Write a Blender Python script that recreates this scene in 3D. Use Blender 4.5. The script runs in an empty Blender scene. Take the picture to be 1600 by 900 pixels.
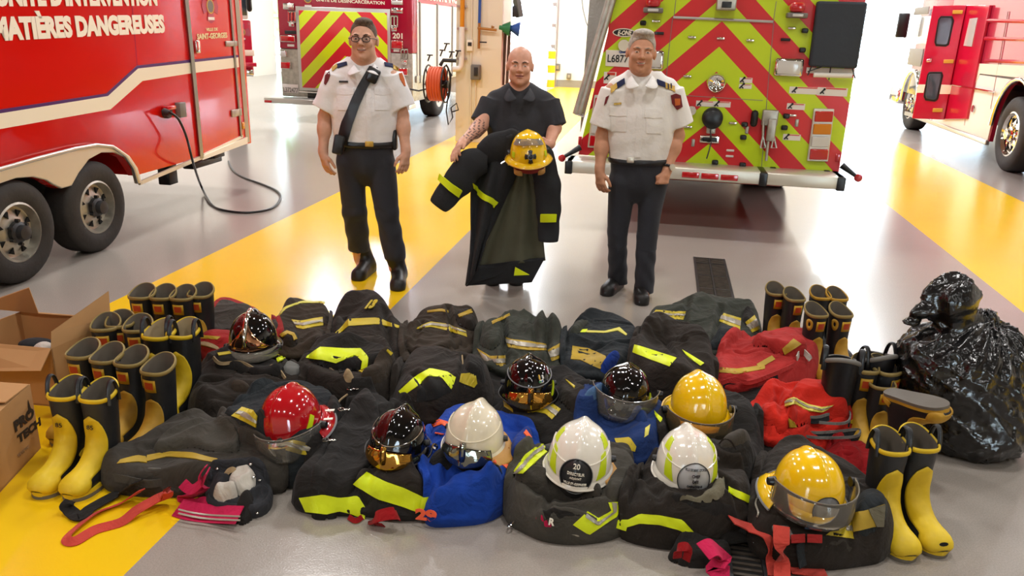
import bpy, bmesh, math, random
import numpy as np
from mathutils import Vector, Matrix

SC = bpy.context.scene
COL = SC.collection
rnd = random.Random(7)

# ------------------------------------------------------------------ camera
F = 1248.0; PITCH = math.radians(18.1); ROLL = math.radians(1.9); CAMH = 1.78
_f = np.array([0, math.cos(PITCH), -math.sin(PITCH)])
_r0 = np.array([1.0, 0, 0]); _u0 = np.array([0, math.sin(PITCH), math.cos(PITCH)])
_R = _r0 * math.cos(ROLL) + _u0 * math.sin(ROLL)
_U = _u0 * math.cos(ROLL) - _r0 * math.sin(ROLL)
_C = np.array([0, 0, CAMH])
cam_d = bpy.data.cameras.new('camera'); cam = bpy.data.objects.new('camera', cam_d); COL.objects.link(cam)
cam_d.sensor_width = 36.0; cam_d.lens = F * 36.0 / 1600.0; cam_d.clip_end = 300
m = Matrix(((_R[0], _U[0], -_f[0], 0), (_R[1], _U[1], -_f[1], 0), (_R[2], _U[2], -_f[2], CAMH), (0, 0, 0, 1)))
cam.matrix_world = m
SC.camera = cam

def ray(px, py):
    return _f + _R * ((px - 800) / F) + _U * ((450 - py) / F)
def P(px, py, z=0.0):
    "photo point -> world point at height z"
    d = ray(px, py); return Vector(_C + d * ((z - CAMH) / d[2]))
def PY(px, py, Y):
    "photo point -> world point at distance Y"
    d = ray(px, py); return Vector(_C + d * (Y / d[1]))
def PN(px, py, o, n):
    "photo point -> world point on the plane through o with normal n"
    d = ray(px, py); o = np.array(o); n = np.array(n)
    return Vector(_C + d * (((o - _C) @ n) / (d @ n)))

# ------------------------------------------------------------------ materials
def lin(h):
    if isinstance(h, str):
        h = h.lstrip('#'); h = [int(h[i:i + 2], 16) / 255 for i in (0, 2, 4)]
    return tuple((c / 12.92 if c <= 0.04045 else ((c + 0.055) / 1.055) ** 2.4) for c in h)

def new_mat(name):
    mt = bpy.data.materials.new(name); mt.use_nodes = True
    nt = mt.node_tree
    return mt, nt, nt.nodes['Principled BSDF']

def mat(name, col, rough=0.5, metal=0.0, bump=0.0, bscale=60.0, var=0.0, vscale=8.0, spec=0.5, coat=0.0, trans=0.0, alpha=1.0, sheen=0.0, ior=1.45, emit=None, es=1.0, bdist=0.01, stretch=None, col2=None):
    mt, nt, b = new_mat(name)
    c = lin(col)
    b.inputs['Base Color'].default_value = (*c, 1)
    b.inputs['Roughness'].default_value = rough
    b.inputs['Metallic'].default_value = metal
    b.inputs['Specular IOR Level'].default_value = spec
    b.inputs['Coat Weight'].default_value = coat
    b.inputs['Transmission Weight'].default_value = trans
    b.inputs['Alpha'].default_value = alpha
    b.inputs['Sheen Weight'].default_value = sheen
    b.inputs['IOR'].default_value = ior
    if emit:
        b.inputs['Emission Color'].default_value = (*lin(emit), 1); b.inputs['Emission Strength'].default_value = es
    tc = None
    if bump or var:
        tc = nt.nodes.new('ShaderNodeTexCoord')
        src = tc.outputs['Object']
        if stretch:
            mp = nt.nodes.new('ShaderNodeMapping'); mp.inputs['Scale'].default_value = stretch
            nt.links.new(src, mp.inputs['Vector']); src = mp.outputs['Vector']
    if var:
        n = nt.nodes.new('ShaderNodeTexNoise'); n.inputs['Scale'].default_value = vscale; n.inputs['Detail'].default_value = 5
        nt.links.new(src, n.inputs['Vector'])
        mx = nt.nodes.new('ShaderNodeMix'); mx.data_type = 'RGBA'
        mx.inputs['A'].default_value = (*(min(1, x * (1 - var)) for x in c), 1)
        c2 = lin(col2) if col2 else tuple(min(1, x * (1 + var)) for x in c)
        mx.inputs['B'].default_value = (*c2, 1)
        rp = nt.nodes.new('ShaderNodeMapRange'); rp.inputs['From Min'].default_value = 0.3; rp.inputs['From Max'].default_value = 0.7
        nt.links.new(n.outputs['Fac'], rp.inputs['Value']); nt.links.new(rp.outputs['Result'], mx.inputs['Factor'])
        nt.links.new(mx.outputs['Result'], b.inputs['Base Color'])
    if bump:
        n = nt.nodes.new('ShaderNodeTexNoise'); n.inputs['Scale'].default_value = bscale; n.inputs['Detail'].default_value = 4
        nt.links.new(src, n.inputs['Vector'])
        bp = nt.nodes.new('ShaderNodeBump'); bp.inputs['Strength'].default_value = bump; bp.inputs['Distance'].default_value = bdist
        nt.links.new(n.outputs['Fac'], bp.inputs['Height']); nt.links.new(bp.outputs['Normal'], b.inputs['Normal'])
    return mt

M = {}
def defmat(key, *a, **k):
    M[key] = mat(key, *a, **k)

# ------------------------------------------------------------------ objects
def tag(o, label=None, cat=None, group=None, kind=None):
    if label: o['label'] = label
    if cat: o['category'] = cat
    if group: o['group'] = group
    if kind: o['kind'] = kind
    return o

def thing(name, label, cat, loc=(0, 0, 0), rz=0.0, group=None, rot=None, kind=None):
    o = bpy.data.objects.new(name, None); COL.objects.link(o)
    o.location = loc
    o.rotation_euler = rot if rot is not None else (0, 0, rz)
    o.empty_display_size = 0.1
    return tag(o, label, cat, group, kind)

def _slots(me, mats):
    if mats is None: return
    if not isinstance(mats, (list, tuple)): mats = [mats]
    for x in mats:
        me.materials.append(M[x] if isinstance(x, str) else x)

class MB:
    "collects shapes into one mesh"
    def __init__(s):
        s.bm = bmesh.new(); s.mi = 0
    def _new(s, faces, smooth):
        for f in faces:
            f.smooth = smooth; f.material_index = s.mi
    def raw(s, verts, faces, smooth=False, mis=None):
        vs = [s.bm.verts.new(Vector(v)) for v in verts]
        out = []
        for i, f in enumerate(faces):
            try:
                ff = s.bm.faces.new([vs[k] for k in f])
            except ValueError:
                continue
            ff.smooth = smooth; ff.material_index = s.mi if mis is None else mis[i]
            out.append(ff)
        return out
    def box(s, c, size, rot=None, bevel=0.0, seg=2):
        t = bmesh.new(); bmesh.ops.create_cube(t, size=1.0)
        bmesh.ops.scale(t, vec=Vector(size), verts=t.verts)
        if bevel > 0:
            bmesh.ops.bevel(t, geom=list(t.edges), offset=bevel, segments=seg, affect='EDGES', profile=0.5)
        mt = Matrix.Translation(Vector(c))
        if rot is not None: mt = mt @ (rot if isinstance(rot, Matrix) and len(rot) == 4 else (rot.to_4x4() if hasattr(rot, 'to_4x4') else rot))
        t.transform(mt)
        s.join(t, bevel > 0); return s
    def join(s, t, smooth=False):
        t.verts.index_update()
        vs = [s.bm.verts.new(v.co) for v in t.verts]
        for f in t.faces:
            try: ff = s.bm.faces.new([vs[v.index] for v in f.verts])
            except ValueError: continue
            ff.smooth = smooth; ff.material_index = s.mi
        t.free()
    def sphere(s, c, r, rot=None, seg=20, rings=12):
        t = bmesh.new(); bmesh.ops.create_uvsphere(t, u_segments=seg, v_segments=rings, radius=1.0)
        r = (r, r, r) if isinstance(r, (int, float)) else r
        bmesh.ops.scale(t, vec=Vector(r), verts=t.verts)
        mt = Matrix.Translation(Vector(c))
        if rot is not None: mt = mt @ rot.to_4x4()
        t.transform(mt); s.join(t, True); return s
    def cyl(s, a, b, r1, r2=None, seg=20, smooth=True):
        r2 = r1 if r2 is None else r2
        return s.lathe([(0, 0), (r1, 0), (r2, 1), (0, 1)], a, b, seg, smooth)
    def lathe(s, prof, a, b, seg=24, smooth=True, sharp=True):
        "profile (radius, t) with t the fraction along a->b (or metres when |ab|=1)"
        a = Vector(a); b = Vector(b); ax = b - a
        z = ax.normalized(); x = z.orthogonal().normalized(); y = z.cross(x)
        rings = []
        for r, t in prof:
            if r < 1e-6:
                rings.append([s.bm.verts.new(a + ax * t)])
            else:
                rings.append([s.bm.verts.new(a + ax * t + (x * math.cos(2 * math.pi * k / seg) + y * math.sin(2 * math.pi * k / seg)) * r) for k in range(seg)])
        for i in range(len(rings) - 1):
            p, q = rings[i], rings[i + 1]
            for k in range(seg):
                k2 = (k + 1) % seg
                if len(p) == 1 and len(q) == 1: continue
                if len(p) == 1: v = [p[0], q[k], q[k2]][::-1]
                elif len(q) == 1: v = [p[k], p[k2], q[0]]
                else: v = [p[k], p[k2], q[k2], q[k]]
                try: f = s.bm.faces.new(v)
                except ValueError: continue
                f.smooth = smooth; f.material_index = s.mi
        return s
    def tube(s, path, r, seg=10, closed=False, flat=None):
        path = [Vector(p) for p in path]; n = len(path)
        rr = r if isinstance(r, (list, tuple)) else [r] * n
        rings = []; up = None
        for i, p in enumerate(path):
            if closed: t = path[(i + 1) % n] - path[i - 1]
            else: t = path[min(i + 1, n - 1)] - path[max(i - 1, 0)]
            if t.length < 1e-9: t = Vector((0, 0, 1))
            t.normalize()
            if up is None:
                up = Vector((0, 0, 1)) if abs(t.z) < 0.9 else Vector((0, 1, 0))
            x = up.cross(t)
            if x.length < 1e-4: x = t.orthogonal()
            x.normalize(); y = t.cross(x); up = y
            fx, fy = flat if flat else (1, 1)
            rings.append([s.bm.verts.new(p + (x * math.cos(2 * math.pi * k / seg) * fx + y * math.sin(2 * math.pi * k / seg) * fy) * rr[i]) for k in range(seg)])
        m = n if closed else n - 1
        for i in range(m):
            p, q = rings[i], rings[(i + 1) % n]
            for k in range(seg):
                k2 = (k + 1) % seg
                f = s.bm.faces.new([p[k], p[k2], q[k2], q[k]]); f.smooth = True; f.material_index = s.mi
        if not closed:
            for rg in (rings[0][::-1], rings[-1]):
                f = s.bm.faces.new(rg); f.material_index = s.mi
        return s
    def prism(s, pts, off, smooth=False):
        "closed polygon of 3-D points pushed along the vector off"
        off = Vector(off); n = len(pts)
        a = [s.bm.verts.new(Vector(p)) for p in pts]; b = [s.bm.verts.new(Vector(p) + off) for p in pts]
        fs = [s.bm.faces.new(a[::-1]), s.bm.faces.new(b)]
        for i in range(n):
            j = (i + 1) % n
            f = s.bm.faces.new([a[i], a[j], b[j], b[i]]); f.smooth = smooth; f.material_index = s.mi
        for f in fs: f.material_index = s.mi
        return s
    def loft(s, rows, closed_u=True, cap0=False, cap1=False, smooth=True, flip=False):
        vr = [[s.bm.verts.new(Vector(p)) for p in row] for row in rows]
        for i in range(len(vr) - 1):
            p, q = vr[i], vr[i + 1]; n = len(p)
            for k in range(n if closed_u else n - 1):
                k2 = (k + 1) % n
                v = [p[k], p[k2], q[k2], q[k]]
                if flip: v.reverse()
                f = s.bm.faces.new(v); f.smooth = smooth; f.material_index = s.mi
        for c, rg in ((cap0, vr[0][::-1]), (cap1, vr[-1])):
            if c:
                if flip: rg = rg[::-1]
                f = s.bm.faces.new(rg); f.material_index = s.mi; f.smooth = smooth
        return s
    def ribbon(s, path, side, w, t=0.003):
        "flat band along path; side = vector or list of vectors across; thickness t"
        path = [Vector(p) for p in path]; n = len(path); rows = []
        for i, p in enumerate(path):
            tg = (path[min(i + 1, n - 1)] - path[max(i - 1, 0)]).normalized()
            sd = Vector(side[i] if isinstance(side, list) else side)
            sd = (sd - tg * sd.dot(tg)).normalized(); nm = tg.cross(sd)
            ww = w[i] if isinstance(w, (list, tuple)) else w
            rows.append([p + sd * ww / 2 + nm * t / 2, p - sd * ww / 2 + nm * t / 2, p - sd * ww / 2 - nm * t / 2, p + sd * ww / 2 - nm * t / 2])
        return s.loft(rows, True, True, True, True)
    def xform(s, mt):
        s.bm.transform(mt); return s
    def build(s, name, mats, parent=None, inv=None, sub=0, recalc=True, autosmooth=True, bevel=0):
        if recalc: bmesh.ops.recalc_face_normals(s.bm, faces=s.bm.faces)
        me = bpy.data.meshes.new(name); 
        if inv is not None: s.bm.transform(inv)
        s.bm.to_mesh(me); s.bm.free()
        return link_mesh(name, me, mats, parent, sub, autosmooth, bevel)

def link_mesh(name, me, mats, parent=None, sub=0, autosmooth=True, bevel=0):
    _slots(me, mats)
    if autosmooth and any(p.use_smooth for p in me.polygons[:50]) is not None:
        try: me.set_sharp_from_angle(angle=math.radians(50))
        except Exception: pass
    o = bpy.data.objects.new(name, me); COL.objects.link(o)
    if parent is not None: o.parent = parent
    if bevel:
        bv = o.modifiers.new('bevel', 'BEVEL'); bv.width = bevel; bv.segments = 2; bv.limit_method = 'ANGLE'
    if sub:
        sm = o.modifiers.new('sub', 'SUBSURF'); sm.levels = sub; sm.render_levels = sub
    return o

def inv_of(root):
    "matrix from world to the root's own space (roots have no parent)"
    return (Matrix.Translation(root.location) @ root.rotation_euler.to_matrix().to_4x4()).inverted()

def np_mesh(name, V, Q, mats, parent=None, inv=None, smooth=True, mis=None, sub=0):
    me = bpy.data.meshes.new(name)
    V = np.asarray(V, dtype=float)
    if inv is not None:
        A = np.array(inv); V = V @ A[:3, :3].T + A[:3, 3]
    me.from_pydata(V.tolist(), [], Q if isinstance(Q, list) else Q.tolist())
    me.update()
    if smooth: me.polygons.foreach_set('use_smooth', np.ones(len(me.polygons), dtype=bool))
    if mis is not None: me.polygons.foreach_set('material_index', np.asarray(mis, dtype=np.int32))
    _slots(me, mats)
    o = bpy.data.objects.new(name, me); COL.objects.link(o)
    if parent is not None: o.parent = parent
    if sub:
        sm = o.modifiers.new('sub', 'SUBSURF'); sm.levels = sub; sm.render_levels = sub
    return o

def text(name, body, m_, parent, o, x, y, w, h, depth=0.004, inv=None, bold=0.0, fit=True, space=1.0, shear=0):
    "lettering that fills the w x h rectangle with lower corner o along unit vectors x, y"
    cu = bpy.data.curves.new(name, 'FONT'); cu.body = body; cu.size = 1.0; cu.extrude = 0.001; cu.offset = bold; cu.space_character = space; cu.shear = shear
    cu.align_x = 'LEFT'; cu.resolution_u = 3
    ob = bpy.data.objects.new(name, cu); COL.objects.link(ob)
    dg = bpy.context.evaluated_depsgraph_get(); dg.update()
    me = bpy.data.meshes.new_from_object(ob.evaluated_get(dg))
    bpy.data.objects.remove(ob); bpy.data.curves.remove(cu)
    n = len(me.vertices); co = np.empty(n * 3); me.vertices.foreach_get('co', co); co = co.reshape(-1, 3)
    lo = co.min(0); hi = co.max(0); sz = np.maximum(hi - lo, 1e-6)
    x = Vector(x).normalized(); y = Vector(y).normalized(); z = x.cross(y)
    sx = w / sz[0]; sy = h / sz[1]
    c = np.empty_like(co)
    for i in range(3):
        c[:, i] = o[i] + (co[:, 0] - lo[0]) * sx * x[i] + (co[:, 1] - lo[1]) * sy * y[i] + ((co[:, 2] - lo[2]) / sz[2]) * depth * z[i]
    if inv is not None:
        A = np.array(inv); c = c @ A[:3, :3].T + A[:3, 3]
    me.vertices.foreach_set('co', c.ravel()); me.update()
    me.materials.clear()
    return link_mesh(name, me, m_, parent, autosmooth=False)

def copy_tree(o, parent=None):
    c = o.copy(); COL.objects.link(c)
    if parent is not None: c.parent = parent
    for ch in list(o.children): copy_tree(ch, c)
    return c

# ------------------------------------------------------------------ noise
def vnoise(x, y, seed=0):
    x = np.asarray(x, float); y = np.asarray(y, float)
    xi = np.floor(x).astype(np.int64); yi = np.floor(y).astype(np.int64)
    fx = x - xi; fy = y - yi
    ux = fx * fx * fx * (fx * (fx * 6 - 15) + 10); uy = fy * fy * fy * (fy * (fy * 6 - 15) + 10)
    def hsh(a, b):
        n = (a * 374761393 + b * 668265263 + seed * 974711) & 0x7fffffff
        n = ((n ^ (n >> 13)) * 1274126177) & 0x7fffffff
        return ((n ^ (n >> 16)) & 0xffff) / 65535.0
    a = hsh(xi, yi); b = hsh(xi + 1, yi); c = hsh(xi, yi + 1); d = hsh(xi + 1, yi + 1)
    return (a * (1 - ux) + b * ux) * (1 - uy) + (c * (1 - ux) + d * ux) * uy

def wrinkle(x, y, seed, ang=0.0, scale=9.0, aniso=2.4):
    "folds running along ang: value about -0.5..1"
    c, s = math.cos(ang), math.sin(ang)
    u = (x * c + y * s); v = (-x * s + y * c)
    wx = (vnoise(x * 5, y * 5, seed + 11) - .5) * 0.14; wy = (vnoise(x * 5, y * 5, seed + 12) - .5) * 0.14
    u = u + wx; v = v + wy
    n1 = vnoise(u * scale / aniso, v * scale, seed + 1)
    n2 = vnoise(u * scale * 2 / aniso + 7, v * scale * 2.1 + 3, seed + 2)
    r1 = (1 - np.abs(2 * n1 - 1)) ** 2.2; r2 = (1 - np.abs(2 * n2 - 1)) ** 2
    return r1 * 0.75 + r2 * 0.3 - 0.45

# ------------------------------------------------------------------ distance-field modelling
class SDF:
    def __init__(s, lo, hi, h):
        s.lo = np.array(lo, float); s.h = h
        n = np.ceil((np.array(hi) - s.lo) / h).astype(int) + 1
        s.n = n; s.F = np.full(n, 0.06, dtype=np.float32)
    def _sub(s, lo, hi):
        i0 = np.clip(np.floor((np.array(lo) - s.lo) / s.h).astype(int), 0, s.n - 1)
        i1 = np.clip(np.ceil((np.array(hi) - s.lo) / s.h).astype(int) + 1, 1, s.n)
        ax = [s.lo[k] + s.h * np.arange(i0[k], i1[k]) for k in range(3)]
        sl = tuple(slice(i0[k], i1[k]) for k in range(3))
        return sl, np.meshgrid(*ax, indexing='ij', sparse=True)
    def _comb(s, sl, d, k, op):
        a = s.F[sl]
        d = np.broadcast_to(d, a.shape)
        if op == 'add':
            if k > 0:
                hh = np.maximum(k - np.abs(a - d), 0) / k
                s.F[sl] = np.minimum(a, d) - hh * hh * k * .25
            else: s.F[sl] = np.minimum(a, d)
        elif op == 'sub':
            d = -d
            if k > 0:
                hh = np.maximum(k - np.abs(a - d), 0) / k
                s.F[sl] = np.maximum(a, d) + hh * hh * k * .25
            else: s.F[sl] = np.maximum(a, d)
    def cone(s, a, b, ra, rb, k=0.02, capped=False, flat=1.0, op='add'):
        "rounded (or flat-ended) tapering limb; flat squeezes it in y"
        a = np.array(a, float); b = np.array(b, float)
        R = max(ra, rb) + k + 3 * s.h
        sl, (X, Y, Z) = s._sub(np.minimum(a, b) - R, np.maximum(a, b) + R)
        sc = np.array([1, 1 / flat, 1]); A = a * sc; B = b * sc; ab = B - A; L2 = ab @ ab; L = math.sqrt(L2)
        px, py, pz = X - A[0], Y / flat - A[1], Z - A[2]
        t = (px * ab[0] + py * ab[1] + pz * ab[2]) / L2
        tc = np.clip(t, 0, 1)
        d = np.sqrt((px - tc * ab[0]) ** 2 + (py - tc * ab[1]) ** 2 + (pz - tc * ab[2]) ** 2)
        if capped:
            tt = t
            dr = np.sqrt(np.maximum((px - tt * ab[0]) ** 2 + (py - tt * ab[1]) ** 2 + (pz - tt * ab[2]) ** 2, 0)) - (ra + (rb - ra) * tc)
            d = np.maximum(dr, (np.abs(t - .5) - .5) * L)
        else:
            d = d - (ra + (rb - ra) * tc)
        s._comb(sl, (d * min(1, flat)).astype(np.float32), k, op)
        return s
    def chain(s, pts, rs, k=0.02, flat=1.0):
        for i in range(len(pts) - 1): s.cone(pts[i], pts[i + 1], rs[i], rs[i + 1], k, flat=flat)
        return s
    def ell(s, c, r, k=0.02, rot=None, op='add'):
        c = np.array(c, float); r = np.array([r] * 3 if isinstance(r, (int, float)) else r, float)
        R = r.max() + k + 3 * s.h
        sl, (X, Y, Z) = s._sub(c - R, c + R)
        x, y, z = X - c[0], Y - c[1], Z - c[2]
        if rot is not None:
            m_ = np.array(rot.to_3x3()).T
            x, y, z = (m_[0, 0] * x + m_[0, 1] * y + m_[0, 2] * z, m_[1, 0] * x + m_[1, 1] * y + m_[1, 2] * z, m_[2, 0] * x + m_[2, 1] * y + m_[2, 2] * z)
        k0 = np.sqrt((x / r[0]) ** 2 + (y / r[1]) ** 2 + (z / r[2]) ** 2)
        k1 = np.sqrt((x / r[0] ** 2) ** 2 + (y / r[1] ** 2) ** 2 + (z / r[2] ** 2) ** 2) + 1e-6
        s._comb(sl, (k0 * (k0 - 1) / k1).astype(np.float32), k, op)
        return s
    def rbox(s, c, hs, r=0.01, k=0.0, rot=None, op='add'):
        c = np.array(c, float); hs = np.array(hs, float)
        R = np.linalg.norm(hs) + k + 3 * s.h
        sl, (X, Y, Z) = s._sub(c - R, c + R)
        x, y, z = X - c[0], Y - c[1], Z - c[2]
        if rot is not None:
            m_ = np.array(rot.to_3x3()).T
            x, y, z = (m_[0, 0] * x + m_[0, 1] * y + m_[0, 2] * z, m_[1, 0] * x + m_[1, 1] * y + m_[1, 2] * z, m_[2, 0] * x + m_[2, 1] * y + m_[2, 2] * z)
        qx, qy, qz = np.abs(x) - hs[0] + r, np.abs(y) - hs[1] + r, np.abs(z) - hs[2] + r
        d = np.sqrt(np.maximum(qx, 0) ** 2 + np.maximum(qy, 0) ** 2 + np.maximum(qz, 0) ** 2) + np.minimum(np.maximum(np.maximum(qx, qy), qz), 0) - r
        s._comb(sl, d.astype(np.float32), k, op)
        return s
    def cut(s, p, n):
        "remove everything on the side n points to"
        n = np.array(n, float); n = n / np.linalg.norm(n)
        sl, (X, Y, Z) = s._sub(s.lo, s.lo + s.n * s.h)
        d = (X - p[0]) * n[0] + (Y - p[1]) * n[1] + (Z - p[2]) * n[2]
        s.F = np.maximum(s.F, d.astype(np.float32)); return s
    def disp(s, fn):
        ax = [s.lo[k] + s.h * np.arange(s.n[k]) for k in range(3)]
        X, Y, Z = np.meshgrid(*ax, indexing='ij', sparse=True)
        near = np.abs(s.F) < 0.05
        s.F = np.where(near, s.F - fn(X, Y, Z), s.F); return s
    def net(s):
        Fv = s.F; S = Fv < 0
        c = [S[i:S.shape[0] - 1 + i, j:S.shape[1] - 1 + j, k:S.shape[2] - 1 + k] for i in (0, 1) for j in (0, 1) for k in (0, 1)]
        tot = sum(x.astype(np.int8) for x in c)
        act = np.argwhere((tot > 0) & (tot < 8))
        idx = np.full(tot.shape, -1, dtype=np.int32); idx[tuple(act.T)] = np.arange(len(act))
        offs = np.array([(i, j, k) for i in (0, 1) for j in (0, 1) for k in (0, 1)])
        val = np.stack([Fv[act[:, 0] + o[0], act[:, 1] + o[1], act[:, 2] + o[2]] for o in offs], 1)
        acc = np.zeros((len(act), 3)); cnt = np.zeros(len(act))
        for a in range(8):
            for b in range(a + 1, 8):
                if np.abs(offs[a] - offs[b]).sum() != 1: continue
                va, vb = val[:, a], val[:, b]; cr = (va < 0) != (vb < 0)
                t = np.where(cr, va / np.where(cr, va - vb, 1), 0)
                acc += np.where(cr[:, None], offs[a] + t[:, None] * (offs[b] - offs[a]), 0); cnt += cr
        V = s.lo + s.h * (act + acc / cnt[:, None])
        Q = []
        for ax in range(3):
            u, v = (ax + 1) % 3, (ax + 2) % 3
            n = list(S.shape); n[ax] -= 1
            sl0 = [slice(None)] * 3; sl1 = [slice(None)] * 3
            sl0[ax] = slice(0, -1); sl1[ax] = slice(1, None)
            cr = S[tuple(sl0)] != S[tuple(sl1)]
            e = np.argwhere(cr)
            ok = (e[:, u] > 0) & (e[:, v] > 0) & (e[:, u] < S.shape[u] - 1) & (e[:, v] < S.shape[v] - 1)
            e = e[ok]
            if not len(e): continue
            sg = S[tuple(e.T)]
            du = np.zeros(3, int); du[u] = 1; dv = np.zeros(3, int); dv[v] = 1
            q = np.stack([idx[tuple((e - du - dv).T)], idx[tuple((e - dv).T)], idx[tuple(e.T)], idx[tuple((e - du).T)]], 1)
            q[~sg] = q[~sg][:, ::-1]
            Q.append(q)
        return V, np.concatenate(Q)
    def build(s, name, mats, parent=None, inv=None, smooth_it=1, mis=None):
        V, Q = s.net()
        for _ in range(smooth_it):
            acc = np.zeros_like(V); cnt = np.zeros(len(V))
            for a, b in ((0, 1), (1, 2), (2, 3), (3, 0)):
                np.add.at(acc, Q[:, a], V[Q[:, b]]); np.add.at(cnt, Q[:, a], 1)
                np.add.at(acc, Q[:, b], V[Q[:, a]]); np.add.at(cnt, Q[:, b], 1)
            V = 0.5 * V + 0.5 * acc / np.maximum(cnt, 1)[:, None]
        mi = mis(V[Q].mean(1)) if mis else None
        return np_mesh(name, V, Q, mats, parent, inv, True, mi)
# ------------------------------------------------------------------ materials used everywhere
defmat('red_paint', '#d3160f', .16, coat=.6, spec=.5)
defmat('burgundy', '#a80f35', .2, coat=.5)
defmat('crimson', '#c01238', .2, coat=.5)
defmat('white_vinyl', '#f6efdc', .35)
defmat('white_paint', '#f4f1ea', .4)
defmat('cream_paint', '#efe6d0', .55, bump=.05, bscale=30)
defmat('purple_vinyl', '#4b2a6b', .35)
defmat('aluminium', '#c9c7c2', .32, metal=.9, bump=.04, bscale=50)
defmat('pale_metal', '#d9d4c6', .38, metal=.55)
defmat('chrome', '#e6e4e0', .08, metal=1.0)
defmat('dark_metal', '#3c3c3e', .45, metal=.5)
defmat('rubber', '#1c1b1b', .6, bump=.15, bscale=40, var=.3)
defmat('tyre', '#2d2a28', .7, bump=.25, bscale=35, var=.25)
defmat('black_plastic', '#141416', .35)
defmat('galvanised', '#b3afa4', .42, metal=.75, var=.2, vscale=14)
defmat('lens_red', '#c3121c', .12, coat=1)
defmat('lens_amber', '#d98218', .12, coat=1)
defmat('lens_clear', '#d8d8d6', .15, coat=1)
defmat('pane', '#e9f2f5', .02, trans=1.0, ior=1.02, spec=.3)
defmat('dark_glass', '#3a4650', .05, coat=1)
defmat('yellow_paint', '#f7c41c', .4)
defmat('orange_hose', '#d2582f', .55)
defmat('copper', '#b27a3e', .4, metal=.4)
defmat('blue_paint', '#2d57a6', .45)
defmat('green_paint', '#2f7d4c', .5)
defmat('sticker', '#efe9e2', .4)
defmat('sticker_red', '#d0402e', .4)
defmat('gold_paint', '#d1a640', .35, metal=.3)
defmat('grey_base', '#8d8983', .5)
defmat('dark_well', '#3d4648', .8)

# chevron sheeting: lime and red arrowheads, the apex on the panel's own centre line
def chevron_mat(name, cx, cz, period, slope=1.0, lime='#d3ea12', red='#d8202a'):
    mt, nt, b = new_mat(name)
    tc = nt.nodes.new('ShaderNodeTexCoord'); sp = nt.nodes.new('ShaderNodeSeparateXYZ')
    nt.links.new(tc.outputs['Object'], sp.inputs['Vector'])
    def mth(op, a, bb=None):
        n = nt.nodes.new('ShaderNodeMath'); n.operation = op
        for i, v in enumerate((a, bb)):
            if v is None: continue
            if isinstance(v, (int, float)): n.inputs[i].default_value = v
            else: nt.links.new(v, n.inputs[i])
        return n.outputs[0]
    ax = mth('ABSOLUTE', mth('SUBTRACT', sp.outputs['X'], cx))
    v = mth('ADD', mth('SUBTRACT', sp.outputs['Z'], cz), mth('MULTIPLY', ax, slope))
    fr = mth('FRACT', mth('ADD', mth('DIVIDE', v, period), 50.0))
    fac = mth('LESS_THAN', fr, 0.5)
    mx = nt.nodes.new('ShaderNodeMix'); mx.data_type = 'RGBA'
    mx.inputs['A'].default_value = (*lin(red), 1); mx.inputs['B'].default_value = (*lin(lime), 1)
    nt.links.new(fac, mx.inputs['Factor']); nt.links.new(mx.outputs['Result'], b.inputs['Base Color'])
    b.inputs['Roughness'].default_value = .3; b.inputs['Coat Weight'].default_value = .3
    return mt

# ------------------------------------------------------------------ the room, turned 10 degrees from the camera
PSI = math.radians(10)
DIR = Vector((math.sin(PSI), math.cos(PSI), 0)); PERP = Vector((math.cos(PSI), -math.sin(PSI), 0)); UP = Vector((0, 0, 1))
def RM(u, s, z=0): return PERP * u + DIR * s + UP * z        # room coordinates -> world
ROT = Matrix.Rotation(-PSI, 4, 'Z')

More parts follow.
